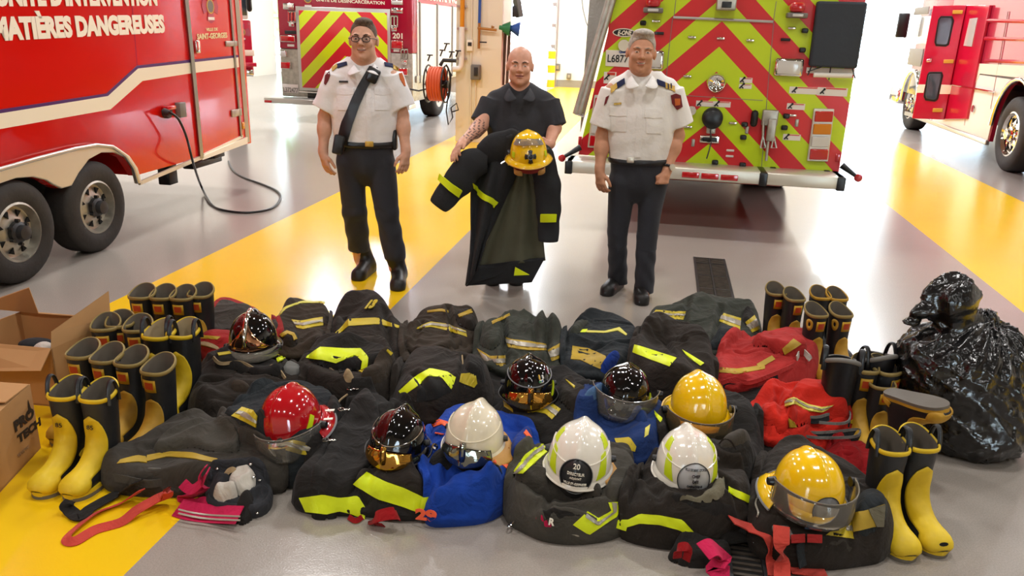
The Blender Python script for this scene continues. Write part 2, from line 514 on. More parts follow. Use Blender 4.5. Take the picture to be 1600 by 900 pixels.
def floor_mat():
    mt, nt, b = new_mat('floor_epoxy')
    tc = nt.nodes.new('ShaderNodeTexCoord'); mp = nt.nodes.new('ShaderNodeMapping')
    mp.inputs['Rotation'].default_value = (0, 0, PSI)
    nt.links.new(tc.outputs['Object'], mp.inputs['Vector'])
    sp = nt.nodes.new('ShaderNodeSeparateXYZ'); nt.links.new(mp.outputs['Vector'], sp.inputs['Vector'])
    def mth(op, a, bb=None):
        n = nt.nodes.new('ShaderNodeMath'); n.operation = op
        for i, v in enumerate((a, bb)):
            if v is None: continue
            if isinstance(v, (int, float)): n.inputs[i].default_value = v
            else: nt.links.new(v, n.inputs[i])
        return n.outputs[0]
    def band(lo, hi):
        return mth('MULTIPLY', mth('GREATER_THAN', sp.outputs['X'], lo), mth('LESS_THAN', sp.outputs['X'], hi))
    fac = mth('ADD', band(-3.40, -1.63), band(2.60, 4.30))
    fac = mth('ADD', fac, mth('GREATER_THAN', mth('MULTIPLY', sp.outputs['X'], 1.0), 30.0))
    # fine flecks and a slow wander of tone
    fl = nt.nodes.new('ShaderNodeTexNoise'); fl.inputs['Scale'].default_value = 160; fl.inputs['Detail'].default_value = 2
    nt.links.new(tc.outputs['Object'], fl.inputs['Vector'])
    sl = nt.nodes.new('ShaderNodeTexNoise'); sl.inputs['Scale'].default_value = .8; sl.inputs['Detail'].default_value = 3
    nt.links.new(tc.outputs['Object'], sl.inputs['Vector'])
    def mixc(f, a, bb):
        mx = nt.nodes.new('ShaderNodeMix'); mx.data_type = 'RGBA'
        for k, v in (('A', a), ('B', bb)):
            if isinstance(v, tuple): mx.inputs[k].default_value = (*v, 1)
            else: nt.links.new(v, mx.inputs[k])
        nt.links.new(f, mx.inputs['Factor']); return mx.outputs['Result']
    g = mixc(fl.outputs['Fac'], lin('#8c857d'), lin('#b0a79e'))
    y = mixc(sl.outputs['Fac'], lin('#f3c40e'), lin('#fbd01c'))
    nt.links.new(mixc(fac, g, y), b.inputs['Base Color'])
    b.inputs['Roughness'].default_value = .19; b.inputs['Specular IOR Level'].default_value = .8
    bp = nt.nodes.new('ShaderNodeBump'); bp.inputs['Strength'].default_value = .10; bp.inputs['Distance'].default_value = .004
    nt.links.new(fl.outputs['Fac'], bp.inputs['Height'])
    b2 = nt.nodes.new('ShaderNodeBump'); b2.inputs['Strength'].default_value = .05; b2.inputs['Distance'].default_value = .02
    n3 = nt.nodes.new('ShaderNodeTexNoise'); n3.inputs['Scale'].default_value = 7; nt.links.new(tc.outputs['Object'], n3.inputs['Vector'])
    nt.links.new(n3.outputs['Fac'], b2.inputs['Height']); nt.links.new(bp.outputs['Normal'], b2.inputs['Normal'])
    nt.links.new(b2.outputs['Normal'], b.inputs['Normal'])
    return mt
M['floor'] = floor_mat()
defmat('ceiling', '#7b7a78', .8)
defmat('wall', '#f3ecdc', .7)
defmat('outside', '#c9c6bf', .8)

WU0, WU1, WS0, WS1, WZ = -13.0, 17.0, -9.0, 26.2, 6.6
mb = MB(); mb.raw([RM(WU0, WS0), RM(WU1, WS0), RM(WU1, WS1 + .3), RM(WU0, WS1 + .3)], [(0, 1, 2, 3)])
tag(mb.build('floor', 'floor', recalc=False), kind='structure')
mb = MB(); mb.raw([RM(WU0, WS0, WZ), RM(WU0, WS1, WZ), RM(WU1, WS1, WZ), RM(WU1, WS0, WZ)], [(0, 1, 2, 3)])
tag(mb.build('ceiling', 'ceiling', recalc=False), kind='structure')
def wallbox(name, u0, u1, s0, s1, z0, z1, m_='wall'):
    mb = MB(); c = RM((u0 + u1) / 2, (s0 + s1) / 2, (z0 + z1) / 2)
    mb.box(c, (u1 - u0, s1 - s0, z1 - z0), ROT)
    return tag(mb.build(name, m_), kind='structure')
wallbox('wall_left', WU0 - .2, WU0, WS0, WS1, 0, WZ)
wallbox('wall_right', WU1, WU1 + .2, WS0, WS1, 0, WZ)
# rear and street walls: piers and headers around glazed overhead doors
def uw(px): 
    p = PN(px, 100, RM(0, WS1), DIR); return p.dot(PERP)
DOORS = [(uw(300) - 1.2, uw(455)), (uw(600), uw(702)), (uw(752), uw(866)), (uw(1330), uw(1330) + 4.2), (uw(1330) + 5.0, WU1 - .6)]
def pierced(side, s0, s1, doors, top):
    x = WU0; mb = MB()
    for a, b_ in doors + [(WU1, WU1)]:
        if a - x > .02: mb.box(RM((x + a) / 2, (s0 + s1) / 2, WZ / 2), (a - x, s1 - s0, WZ), ROT)
        if b_ > a: mb.box(RM((a + b_) / 2, (s0 + s1) / 2, (WZ + top) / 2), (b_ - a, s1 - s0, WZ - top), ROT)
        x = b_
    tag(mb.build('wall_' + side, 'wall'), kind='structure')
pierced('rear', WS1, WS1 + .25, DOORS, 4.4)
FD = [(-9, -6), (6, 9)]
pierced('street', WS0 - .25, WS0, FD, 4.4)
n_door = 0
def overhead_door(u0, u1, s, top=4.4, rows=7, cols=3, inward=-1):
    global n_door; n_door += 1
    root = thing('door_%d' % n_door, None, None, RM((u0 + u1) / 2, s, 0), -PSI, kind='structure')
    w = u1 - u0
    mb = MB()
    for i in range(rows + 1):
        mb.box((0, 0, min(top - .04, max(.05, i * top / rows))), (w, .05, .09))
    for j in range(cols + 1):
        mb.box((-w / 2 + j * w / cols, 0, top / 2), (.08, .045, top))
    mb.build('door_frame', 'white_paint', root)
    mb = MB(); mb.box((0, .0, top / 2), (w, .008, top)); mb.build('pane', 'pane', root)
    mb = MB()
    for sx in (-1, 1):
        mb.box((sx * (w / 2 + .05), inward * .06, top / 2), (.06, .12, top))
        for i in range(rows): mb.box((sx * (w / 2 - .05), inward * .05, (i + .95) * top / rows), (.16, .05, .1))
    mb.build('track', 'aluminium', root)
for a, b_ in DOORS: overhead_door(a, b_, WS1 + .1)
for a, b_ in FD: overhead_door(a, b_, WS0 - .1, inward=1)
wallbox('baseboard_rear', uw(866) + .1, uw(1330) - .1, WS1 - .02, WS1, 0, .22, 'grey_base')
# outside, seen through the glass
mb = MB(); mb.raw([RM(-60, WS1 + .3, -.03), RM(60, WS1 + .3, -.03), RM(60, 120, -.03), RM(-60, 120, -.03)], [(0, 1, 2, 3)])
mb.raw([RM(-60, -70, -.03), RM(60, -70, -.03), RM(60, WS0, -.03), RM(-60, WS0, -.03)], [(0, 1, 2, 3)])
tag(mb.build('ground_outside', 'outside', recalc=False), kind='structure')
defmat('leaf', '#6f9a4a', .8, var=.4, vscale=3); defmat('bark', '#6b5a48', .9)
for i, (px, Y, hgt, lb) in enumerate(((418, 46, 3.2, 'round green tree seen through the glazed door beside the rescue truck'), (398, 60, 4.5, 'farther green tree outside, just past the trailer end'))):
    c = PY(px, 30, Y); root = thing('tree', lb, 'tree', (c.x, c.y, -.03), group='trees outside the doors')
    mb = MB()
    for k in range(14):
        mb.sphere((rnd.uniform(-1, 1), rnd.uniform(-1, 1), hgt * .6 + rnd.uniform(-.7, .9)), rnd.uniform(.5, .95), seg=10, rings=7)
    mb.build('crown', 'leaf', root)
    mb = MB(); mb.cyl((0, 0, 0), (0, 0, hgt * .6), .14, .1); mb.build('trunk', 'bark', root)

# trench drain
root = thing('trench_drain', 'long dark slotted drain grating let into the grey floor, running under the clothes', 'drain grate', RM(.4925, 3.7, 0), -PSI)
mb = MB(); L = 5.78; W = .255
for sx in (-1, 0, 1): mb.box((sx * (W / 2 - .008), 0, .004), (.018 if sx else .012, L, .006))
for sy in (-1, 1): mb.box((0, sy * (L / 2 - .008), .004), (W, .016, .006))
for k in range(17): mb.box((0, -L / 2 + (k + .5) * L / 17, .004), (W, .012, .006))
mb.build('grate_frame', 'drain_frame' if 'drain_frame' in M else 'dark_metal', root)
mb = MB(); nb = 190
for k in range(nb):
    y = -L / 2 + (k + .5) * L / nb
    for sx in (-1, 1): mb.box((sx * W * .25, y, .0035), (W / 2 - .02, .013, .004))
defmat('drain_bar', '#4e463e', .55, metal=.4, var=.3, vscale=20)
o = mb.build('slat', 'drain_bar', root); o['kind'] = 'stuff'
defmat('hole_shade', '#0c0b0a', .9)  # near-black that paints the shade inside slots, vents and holes
mb = MB(); mb.box((0, 0, .0012), (W - .004, L - .004, .001)); mb.build('channel', 'hole_shade', root)

# column with its pipes and boxes
colP = P(742, 222); CU = P(708, 222).dot(PERP); CS = colP.dot(DIR)
CW = .72
wallbox('column', CU, CU + CW, CS, CS + .75, 0, WZ, 'cream_paint')
def CF(px, py, off=0.0): return PN(px, py, colP - DIR * off, DIR)
def cthing(name, label, cat, px, py): 
    return thing(name, label, cat, CF(px, py), -PSI)
r = cthing('gas_pipe', 'white wall pipe with an orange upper length, bending towards the hose reel', 'pipe', 722, 60)
iv = inv_of(r)
mb = MB(); mb.tube([CF(723, -20, .07), CF(722, 42, .07)], .035, 12); mb.build('upper_length', 'yellow_paint' if False else mat('orange_pipe', '#e0931f', .4), r, iv)
mb = MB(); mb.tube([CF(722, 42, .07), CF(721, 95, .07), CF(720.5, 103, .07), CF(718, 107, .08), CF(712, 108, .09), CF(706, 108, .12)], .042, 12); mb.build('lower_length', 'white_paint', r, iv)
for py in (10, 45, 92):
    mb = MB(); mb.box(CF(722, py, .04), (.16, .03, .03), ROT); mb.build('bracket', 'aluminium', r, iv)
r = cthing('water_pipe', 'thin blue and copper water line with a side branch on the column', 'pipe', 750, 30); iv = inv_of(r)
mb = MB(); mb.tube([CF(750.5, -20, .06), CF(749, 36, .06)], .022, 10); mb.build('blue_length', 'blue_paint', r, iv)
mb = MB(); mb.tube([CF(749, 36, .06), CF(748, 76, .06)], .02, 10); mb.tube([CF(749, 44, .06), CF(776, 47, .06)], .02, 10); mb.sphere(CF(749, 44, .06), .03); mb.build('copper_length', 'copper', r, iv)
mb = MB(); mb.box(CF(755, 66, .09), (.11, .015, .02), ROT); mb.build('valve_handle', 'dark_metal', r, iv)
r = cthing('thermostat', 'small beige thermostat with a grey display on the column', 'thermostat', 734, 71); iv = inv_of(r)
mb = MB(); mb.box(CF(734, 71, .03), (.1, .06, .17), ROT, .01); mb.build('housing', 'white_vinyl', r, iv)
mb = MB(); mb.box(CF(734, 69, .062), (.06, .01, .055), ROT); mb.build('display', 'dark_metal', r, iv)
r = cthing('switch_box', 'grey electrical switch box on the column beneath the thermostat', 'electrical box', 743.5, 113); iv = inv_of(r)
defmat('grey_box', '#77746f', .5)
mb = MB(); mb.box(CF(743.5, 113, .05), (.15, .1, .23), ROT, .015); mb.build('housing', 'grey_box', r, iv)
mb = MB(); mb.box(CF(743.5, 112, .105), (.06, .02, .13), ROT, .005); mb.build('switch', 'dark_metal', r, iv)
r = cthing('conduit', 'thin pale cable conduit running down the front of the column', 'conduit', 736, 100); iv = inv_of(r)
mb = MB(); mb.tube([CF(738, -20, .02), CF(736.5, 62, .02)], .012, 8); mb.tube([CF(736, 80, .02), CF(735, 218, .02)], .012, 8); mb.tube([CF(743, 128, .02), CF(741, 218, .02)], .012, 8)
mb.build('pipe_run', 'cream_paint', r, iv)

# hose reel hung by the column
rc = PY(683, 131, CF(700, 130).y - .1)
r = thing('hose_reel', 'round reel of orange air hose in a black cage beside the column', 'hose reel', rc, -PSI)
mb = MB()
for k in range(5):
    mb.tube([(-.09 + k * .045, math.cos(t) * .24, math.sin(t) * .24) for t in np.linspace(0, 2 * math.pi, 28, endpoint=False)], .027, 8, closed=True)
mb.build('hose', 'orange_hose', r)
mb = MB()
for sx in (-.14, .14):
    mb.tube([(sx, math.cos(t) * .28, math.sin(t) * .28) for t in np.linspace(0, 2 * math.pi, 28, endpoint=False)], .014, 8, closed=True)
    for t in np.linspace(0, math.pi * 2, 6, endpoint=False): mb.tube([(sx, 0, 0), (sx, math.cos(t) * .28, math.sin(t) * .28)], .01, 6)
mb.cyl((-.18, 0, 0), (.18, 0, 0), .06); mb.build('cage', 'black_plastic', r)
mb = MB(); mb.tube([(.05, 0, .28), (.1, 0, .36), (.3, .02, .36)], .03, 8)
for q in ((-.15, .34), (.05, .42), (.2, .4), (.12, .52), (.3, .42)):
    mb.tube([(q[0], 0, q[1]), (q[0] + .04, -.02, q[1] + .09)], .012, 6); mb.box((q[0] + .04, -.02, q[1] + .09), (.09, .02, .02))
mb.build('valve', 'dark_metal', r)
mb = MB(); mb.tube([(.15, -.02, .3), (.24, -.05, .15), (.2, -.05, -.1), (.16, -.04, -.4), (.2, -.05, -.62), (.27, -.05, -.5), (.24, -.05, -.35), (.33, -.05, -.28), (.36, -.05, -.38), (.25, -.05, -.42)], .011, 6); mb.build('loose_hose', 'black_plastic', r)
mb = MB(); mb.tube([(-.15, 0, -.08), (-.3, 0, -.12), (-.45, 0, -.1)], .014, 6); mb.build('crank_handle', 'dark_metal', r)

# long tools hanging on the far face of the column
cs = [('long dark hook pole hanging nearest the column', 783), ('long dark hook pole hanging between two others', 790), ('long dark hook pole hanging farthest from the column', 796)]
for lb, px in cs:
    a = PY(px, 52, CS + .4); b_ = PY(px - 4, 133, CS + .4)
    r = thing('pike_pole', lb, 'pole', b_, group='poles hanging by the column'); iv = inv_of(r)
    mb = MB(); mb.tube([a, b_], .022, 8); mb.build('shaft', mat('pole_brown', '#5b4a40', .6), r, iv)
    mb = MB(); mb.tube([a, a.lerp(b_, .02)], .03, 8); mb.tube([a, a + Vector((.03, 0, .1)), a + Vector((.1, 0, .08))], .018, 6); mb.build('hook', 'dark_metal', r, iv)
for lb, px, py, mm in (('blue flared nozzle on the tool rack', 803, 44, 'blue_paint'), ('green flared nozzle on the tool rack', 788, 43, 'green_paint')):
    c = PY(px, py, CS + .3); r = thing('hose_nozzle', lb, 'nozzle', c, group='nozzles by the column')
    mb = MB(); mb.lathe([(0, 0), (.04, 0), (.05, .05), (.11, .16), (.1, .17), (0, .1)], (-.08, -.02, 0), (.92, -.02, -.1), 16); mb.build('bell', mm, r)
    mb = MB(); mb.cyl((-.2, 0, 0), (-.07, 0, 0), .035); mb.build('coupling', 'copper', r)
r = thing('air_hose_boom', 'dark green slanting boom fixed high on the column', 'boom', PY(787, 8, CS + .3)); iv = inv_of(r)
mb = MB(); mb.tube([PY(803, -25, CS + .3), PY(812, 27, CS + .3)], .06, 4); mb.build('boom_bar', mat('greygreen', '#5d665e', .5), r, iv)
mb = MB(); mb.box(PY(806, 18, CS + .3), (.1, .08, .16), ROT, .01); mb.build('bracket', 'dark_metal', r, iv)

# bollard and boxes by the rear wall
b0 = P(860, 137)
r = thing('bollard', 'yellow and white banded bollard standing by the rear wall', 'bollard', b0)
mb = MB(); mb.cyl((0, 0, 0), (0, 0, 1.12), .12); mb.sphere((0, 0, 1.12), (.12, .12, .04)); mb.build('post', 'white_paint', r)
for z in (.14, .58, 1.0):
    mb = MB(); mb.cyl((0, 0, z - .12), (0, 0, z + .1), .124); mb.build('band', 'yellow_paint', r)
for lb, px, py, sz in (('small grey outlet box low on the cream rear wall', 889, 119, .18), ('grey control box on the rear wall beside the bollard', 871, 105, .22)):
    c = PN(px, py, RM(0, WS1 - .03), DIR); r = thing('outlet_box', lb, 'electrical box', c, -PSI, 'boxes on the rear wall')
    mb = MB(); mb.box((0, 0, 0), (sz * .8, .06, sz), None, .01); mb.build('housing', 'grey_box', r)
    mb = MB(); mb.box((0, -.033, 0), (sz * .4, .01, sz * .5)); mb.build('cover_plate', 'aluminium', r)
r = thing('hanging_cable', 'thin grey cable hanging in a curve on the rear wall', 'cable', PN(915, 30, RM(0, WS1 - .04), DIR)); iv = inv_of(r)
mb = MB(); mb.tube([PN(x, y, RM(0, WS1 - .04), DIR) for x, y in ((908, -10), (911, 15), (916, 35), (924, 52), (935, 62))], .015, 6); mb.build('wire', 'grey_box', r, iv)

# ------------------------------------------------------------------ light
def lamp(name, loc, size, power, col=(1, .975, .94)):
    ld = bpy.data.lights.new(name, 'AREA'); ld.shape = 'RECTANGLE'; ld.size = size[0]; ld.size_y = size[1]; ld.energy = power; ld.color = col
    o = bpy.data.objects.new(name, ld); COL.objects.link(o); o.location = loc; o.rotation_euler = (0, 0, -PSI); return o
for i in range(-2, 3):
    for s_, pw, cl in ((-3.2, 80, (1, .975, .94)), (3.0, 85, (1, .975, .94)), (8.3, 110, (1, .98, .96)), (14, 200, (.95, .97, 1)), (19.5, 260, (.9, .95, 1)), (24, 260, (.9, .95, 1))):
        lamp('ceiling_lamp', RM(.6 + i * 4.6, s_, WZ - .15), (.6, .6), pw, cl)
w = bpy.data.worlds.new('sky'); SC.world = w; w.use_nodes = True
bg = w.node_tree.nodes['Background']; bg.inputs['Color'].default_value = (.78, .90, 1, 1); bg.inputs['Strength'].default_value = 20.0
SC.view_settings.view_transform = 'Standard'; SC.view_settings.look = 'None'; SC.view_settings.gamma = 1.0; SC.view_settings.use_curve_mapping = False
SC.view_settings.exposure = 0.24
SC.cycles.max_bounces = 8; SC.cycles.diffuse_bounces = 3; SC.cycles.glossy_bounces = 4; SC.cycles.transmission_bounces = 6; SC.cycles.transparent_max_bounces = 12
SC.cycles.caustics_reflective = False; SC.cycles.caustics_refractive = False; SC.cycles.sample_clamp_indirect = 6.0
# ------------------------------------------------------------------ vehicles: each built on its own upright side or rear plane
class Plane:
    def __init__(s, o, n, x):
        s.o = Vector(o); s.n = Vector(n).normalized(); s.x = Vector(x).normalized()
    def __call__(s, px, py, off=0.0):
        return PN(px, py, s.o + s.n * off, s.n)
    def uz(s, px, py): 
        p = s(px, py) - s.o; return p.dot(s.x), p.z + s.o.z
    def pt(s, u, z, off=0.0): 
        q = s.o + s.x * u + s.n * off; return Vector((q.x, q.y, z))
    def rot(s):
        y = UP.cross(s.x)
        return Matrix((s.x, y, UP)).transposed().to_4x4()
def poly(name, pl, pts, mt, root, off=0.0, th=.01, bevel=0):
    iv = inv_of(root); mb = MB()
    pp = [pl(px, py, 0) for px, py in pts]
    mb.prism([p + pl.n * off for p in pp], pl.n * th)
    return mb.build(name, mt, root, iv, bevel=bevel)
def pbox(name, pl, x0, y0, x1, y1, mt, root, off=0.0, th=.03, bevel=.006, mb=None):
    "upright box whose face covers the photo rectangle"
    u0, z1 = pl.uz(x0, y0); u1, z0 = pl.uz(x1, y1)
    own = mb is None
    if own: mb = MB()
    mb.box(pl.pt((u0 + u1) / 2, (z0 + z1) / 2, off + th / 2), (abs(u1 - u0), th, abs(z1 - z0)), pl.rot(), bevel)
    if own: return mb.build(name, mt, root, inv_of(root))
def pdisc(name, pl, px, py, r, mt, root, off=0.0, th=.03, mb=None, prof=None, seg=28):
    own = mb is None
    if own: mb = MB()
    a = pl(px, py) + pl.n * off
    if prof: mb.lathe(prof, a, a + pl.n, seg)
    else: mb.lathe([(0, 0), (r, 0), (r, th * .7), (r * .93, th), (0, th)], a, a + pl.n, seg)
    if own: return mb.build(name, mt, root, inv_of(root))
def wheel(root, c, n, R, w, rim_r, rim_mat='galvanised', kind='trailer', name='wheel'):
    "c = hub centre on the tyre's outer face, n = outward"
    iv = inv_of(root); c = Vector(c); n = Vector(n).normalized(); a = c - n * w
    mb = MB()
    mb.lathe([(rim_r * .98, .0), (R * .80, -.0), (R * .93, .012), (R * .985, .03), (R, .05), (R, w - .05), (R * .985, w - .03), (R * .93, w - .010), (R * .80, w + .004), (rim_r * 1.12, w + .002), (rim_r * 1.0, w - .012), (rim_r * .98, w - .05)], a, a + n, 48)
    ty = mb.build(name, 'tyre', root, iv)
    mb = MB()
    mb.lathe([(rim_r, w - .012), (rim_r * .93, w - .006), (rim_r * .9, w - .03), (rim_r * .86, w - .07), (rim_r * .8, w - .075), (rim_r * .5, w - .045), (rim_r * .34, w - .04), (0, w - .04)], a, a + n, 40)
    x = n.orthogonal().normalized(); x = (UP - n * UP.dot(n)).normalized(); y = n.cross(x)
    rm = mb.build('rim', rim_mat, root, iv); rm.parent = ty
    mb = MB()
    for k in range(8):
        t = 2 * math.pi * (k + .5) / 8; e = x * math.cos(t) + y * math.sin(t); f = n.cross(e)
        q = a + n * (w - .056)
        mb.prism([q + e * rim_r * .74 + f * rim_r * .10, q + e * rim_r * .74 - f * rim_r * .10, q + e * rim_r * .52], n * .014)
    h = mb.build('rim_vent', 'hole_shade', root, iv); h.parent = ty; h['kind'] = 'stuff'  # rim holes are black wedges, their shade put into the colour
    mb = MB()
    hub = [(0, -.03), (rim_r * .36, -.03), (rim_r * .36, .0), (rim_r * .26, .012), (rim_r * .24, .05), (0, .06)]
    mb.lathe([(r, t + w - .01) for r, t in hub], a, a + n, 20)
    for k in range(6):
        t = 2 * math.pi * k / 6; e = x * math.cos(t) + y * math.sin(t)
        p = a + n * (w - .03) + e * rim_r * .40; mb.cyl(p, p + n * .03, rim_r * .06, seg=6)
    h = mb.build('hub', 'dark_metal' if kind == 'trailer' else 'chrome', root, iv); h.parent = ty
    return ty

# ================================================================== trailer
th = math.radians(8.5)
n = Vector((math.cos(th), -math.sin(th), 0)); xd = Vector((math.sin(th), math.cos(th), 0))
T = Plane(P(140, 397) + n * .03, n, xd); 
root = thing('trailer', 'red hazardous materials trailer with a white stripe, two wheels in view', 'trailer', T.pt(0, 0), 0)
IV = inv_of(root)
uR = T.uz(384, 100)[0]; zb = T.uz(312, 246)[1]; ZT = 2.75; uL = -4.6; DEP = 2.35
arch = [(203, 262), (192, 246), (174, 238), (152, 238), (132, 249), (116, 270), (105, 290), (90, 294), (77, 288), (66, 281), (45, 276), (18, 278), (-12, 288), (-30, 300)]
au = [T.uz(*q) for q in arch]
mb = MB()
outline = [(uL, zb), (au[-1][0] - .15, zb)] + [(u, z) for u, z in au[::-1]] + [(T.uz(212, 286)[0], zb), (uR, zb), (uR, ZT), (uL, ZT)]
mb.prism([T.pt(u, z, 0) for u, z in outline], -n * .06)
mb.box(T.pt((uL + uR) / 2, (ZT + zb) / 2 + .28, -DEP / 2 - .05), (uR - uL, DEP, ZT - zb - .56), T.rot())
mb.box(T.pt((uL + uR) / 2, zb + .15, -DEP * .6 - .05), (uR - uL, DEP * .75, .3), T.rot())
mb.box(T.pt((T.uz(214, 286)[0] + uR) / 2, zb + .15, -.24), (uR - T.uz(214, 286)[0], .4, .3), T.rot())
mb.build('body', 'red_paint', root, IV)
mb = MB(); mb.box(T.pt((au[0][0] + au[-1][0]) / 2, zb + .1, -.42), (2.1, .02, .55), T.rot()); mb.build('wheel_well', 'dark_well', root, IV)
# fender skirt
fo = [(-45, 292), (-30, 274), (0, 264), (60, 247), (118, 232), (150, 226.5), (176, 229), (196, 243), (209, 262), (216, 286), (209, 287)]
poly('fender', T, fo + arch, 'pale_metal', root, .004, .035, bevel=.008)
mb = MB(); mb.tube([T(x, y, .045) for x, y in fo[1:10]], .014, 8); mb.build('fender_edge', 'aluminium', root, IV)
mb = MB()
for x, y in ((22, 256), (46, 249.5), (70, 243), (93, 236.5), (112, 232.5), (130, 229)):
    mb.sphere(T(x, y + 2, .04), .008, seg=8, rings=6)
o = mb.build('rivet', 'dark_metal', root, IV); o['kind'] = 'stuff'
# stripe
up = [(-60, 187), (0, 177), (168, 150), (215, 107), (295, 98), (372, 89.5)]; dn = [(373, 105), (295, 115), (222, 126.5), (172, 171), (0, 201.5), (-60, 212)]
poly('white_stripe', T, up + dn, 'white_vinyl', root, .001, .003)
pu = [(-60, 181), (0, 171), (166, 146), (213.5, 102.5), (295, 93.5), (372, 86)]
poly('purple_stripe', T, pu + up[::-1], 'purple_vinyl', root, .001, .003)
# lettering
def ptext(name, pl, body, x0, y0, x1, y1, ytop, mt, root, off=.004, depth=.003, bold=.03, xt=None, **k):
    "baseline from (x0,y0) to (x1,y1); cap top at (xt or x0, ytop)"
    a = pl(x0, y0, off); b = pl(x1, y1, off); t = pl(x0 if xt is None else xt, ytop, off); ba = pl(x0 if xt is None else xt, y0 if xt is None else y0 + (y1 - y0) * (xt - x0) / (x1 - x0), off)
    return text(name, body, mt, root, a, (b - a), UP, (b - a).length, (t - ba).length, depth, inv_of(root), bold, **k)
defmat('letter_white', '#fbf4e4', .4)
ptext('lettering', T, 'MATIÈRES DANGEREUSES', -9, 65, 258, 51.5, 18, 'letter_white', root, xt=62, bold=.06)
ptext('lettering', T, "UNITÉ D'INTERVENTION", -7, 10.5, 246, 9.5, -33, 'letter_white', root, xt=62, bold=.06)
defmat('letter_cream', '#f2dfae', .4)
ptext('door_lettering', T, 'VILLE DE', 322, 49, 340, 48, 44, 'letter_cream', root, bold=.03)
ptext('door_lettering', T, 'SAINT-GEORGES', 308, 62, 355, 59, 53, 'letter_cream', root, bold=.035)
# fire service cross above the lettering
def emblem(pl, px, py, r, root, nm='emblem'):
    c = pl(px, py, .003); iv = inv_of(root); yv = UP; xv = pl.x; mb = MB()
    pts = []
    for q in range(4):
        a = math.pi / 2 * q
        for da, rr in ((-.62, .55), (-.50, 1.0), (0, 1.06), (.50, 1.0), (.62, .55)):
            pts.append(c + (xv * math.cos(a + da) + yv * math.sin(a + da)) * r * rr)
    mb.prism(pts, pl.n * .003); e = mb.build(nm, 'burgundy', root, iv)
    mb = MB(); mb.lathe([(r * .38, 0), (r * .46, 0), (r * .46, .006), (r * .38, .006)], c, c + pl.n, 24); h = mb.build('emblem_ring', 'gold_paint', root, iv); h.parent = e
    mb = MB(); mb.lathe([(0, 0), (r * .37, 0), (r * .37, .005), (0, .005)], c, c + pl.n, 24); h = mb.build('emblem_shield', 'grey_box', root, iv); h.parent = e
    mb = MB(); mb.box(c + pl.n * .004 - UP * r * .75, (r * .8, .004, r * .18), pl.rot()); h = mb.build('emblem_scroll', 'sticker', root, iv); h.parent = e
emblem(T, 328, 10, .145, root)
# door frame bars, hinges, latches
mb = MB(); mb.tube([T(290, -8, .02), T(302, 110, .02), T(315, 247, .02)], .022, 4); mb.build('door_edge', 'aluminium', root, IV)
mb = MB(); mb.tube([T(359, -8, .012), T(377, 214, .012)], .012, 4); mb.build('door_seam', 'aluminium', root, IV)
mb = MB(); mb.tube([T(368, -8, .0), T(386, 222, .0)], .03, 4); mb.build('corner_trim', 'pale_metal', root, IV)
poly('door_sill', T, [(317, 240), (378, 211), (378, 215), (317, 246)], 'white_vinyl', root, .0, .012)
poly('bottom_trim', T, [(216, 283), (312, 243), (313, 248.5), (216, 289)], 'pale_metal', root, .0, .02)
poly('bottom_trim', T, [(313, 244), (384, 214), (384, 224), (313, 250)], 'white_vinyl', root, .003, .02)
for x, y in ((306, 73),): 
    o = pbox('latch', T, x - 4, y - 10, x + 4, y + 10, 'chrome', root, 0, .03, .01)
for x0, y0, x1, y1 in ((351, 64, 369, 72), (360, 172, 376, 180)):
    o = pbox('hinge', T, x0, y0, x1, y1, 'galvanised', root, 0, .02, .006)
pbox('marker_light', T, 376, 191, 381, 201, 'lens_amber', root, 0, .02)
poly('panel_seam', T, [(205, 0), (206, 0), (215, 106), (214, 106)], 'burgundy', root, 0, .002)
pbox('outlet_cover', T, 272.5, 160.5, 284.5, 182, 'grey_box', root, 0, .05, .006)
pdisc('power_inlet', T, 258, 175, .055, 'dark_metal', root, 0, .04)
pbox('inlet_cover', T, 252, 166, 266, 170, 'lens_red', root, .0, .06, .006)
mb = MB(); mb.box(T.pt(T.uz(299, 258)[0], zb - .12, -.25), (.14, .12, .24), T.rot(), .01)
mb.box(T.pt(T.uz(345, 240)[0], zb - .11, -.2), (.55, .12, .07), T.rot(), .01); mb.box(T.pt(T.uz(358, 240)[0], zb - .03, -.2), (.2, .2, .12), T.rot(), .01)
mb.build('stabiliser_jack', 'black_plastic', root, IV)
for px, py in ((151, 331), (28, 369)):
    u = T.uz(px, py)[0]; wheel(root, T.pt(u, .352, .03), n, .352, .235, .205)
# power cable from the trailer across the floor
root = thing('power_cable', 'black power cable plugged into the trailer, looping over the floor', 'cable', P(390, 332)); iv = inv_of(root)
A = T(262, 176, .045)
cp = [A, T(268, 177, .12), T(280, 188, .14), T(292, 216, .13), T(302, 255, .13), P(314, 290, .08), P(330, 319, .012), P(352, 329, .012), P(390, 332, .012), P(425, 325, .012), P(438, 309, .012), P(432, 298, .012), P(410, 288, .012), P(385, 279, .012), P(368, 270, .012), P(360, 260, .012), P(357, 252, .012)]
def smooth_path(pts, n=6):
    pts = [Vector(p) for p in pts]; out = []
    for i in range(len(pts) - 1):
        p0, p1, p2, p3 = pts[max(i - 1, 0)], pts[i], pts[i + 1], pts[min(i + 2, len(pts) - 1)]
        for k in range(n):
            t = k / n
            out.append(.5 * ((2 * p1) + (p2 - p0) * t + (2 * p0 - 5 * p1 + 4 * p2 - p3) * t * t + (3 * p1 - p0 - 3 * p2 + p3) * t ** 3))
    out.append(pts[-1]); return out
mb = MB(); mb.tube(smooth_path(cp), .011, 8); mb.build('wire', 'black_plastic', root, iv)
mb = MB(); mb.cyl(T(257, 175, .035), A + (T(268, 177, .12) - A) * .6, .035, .022); mb.build('plug', 'dark_metal', root, iv)

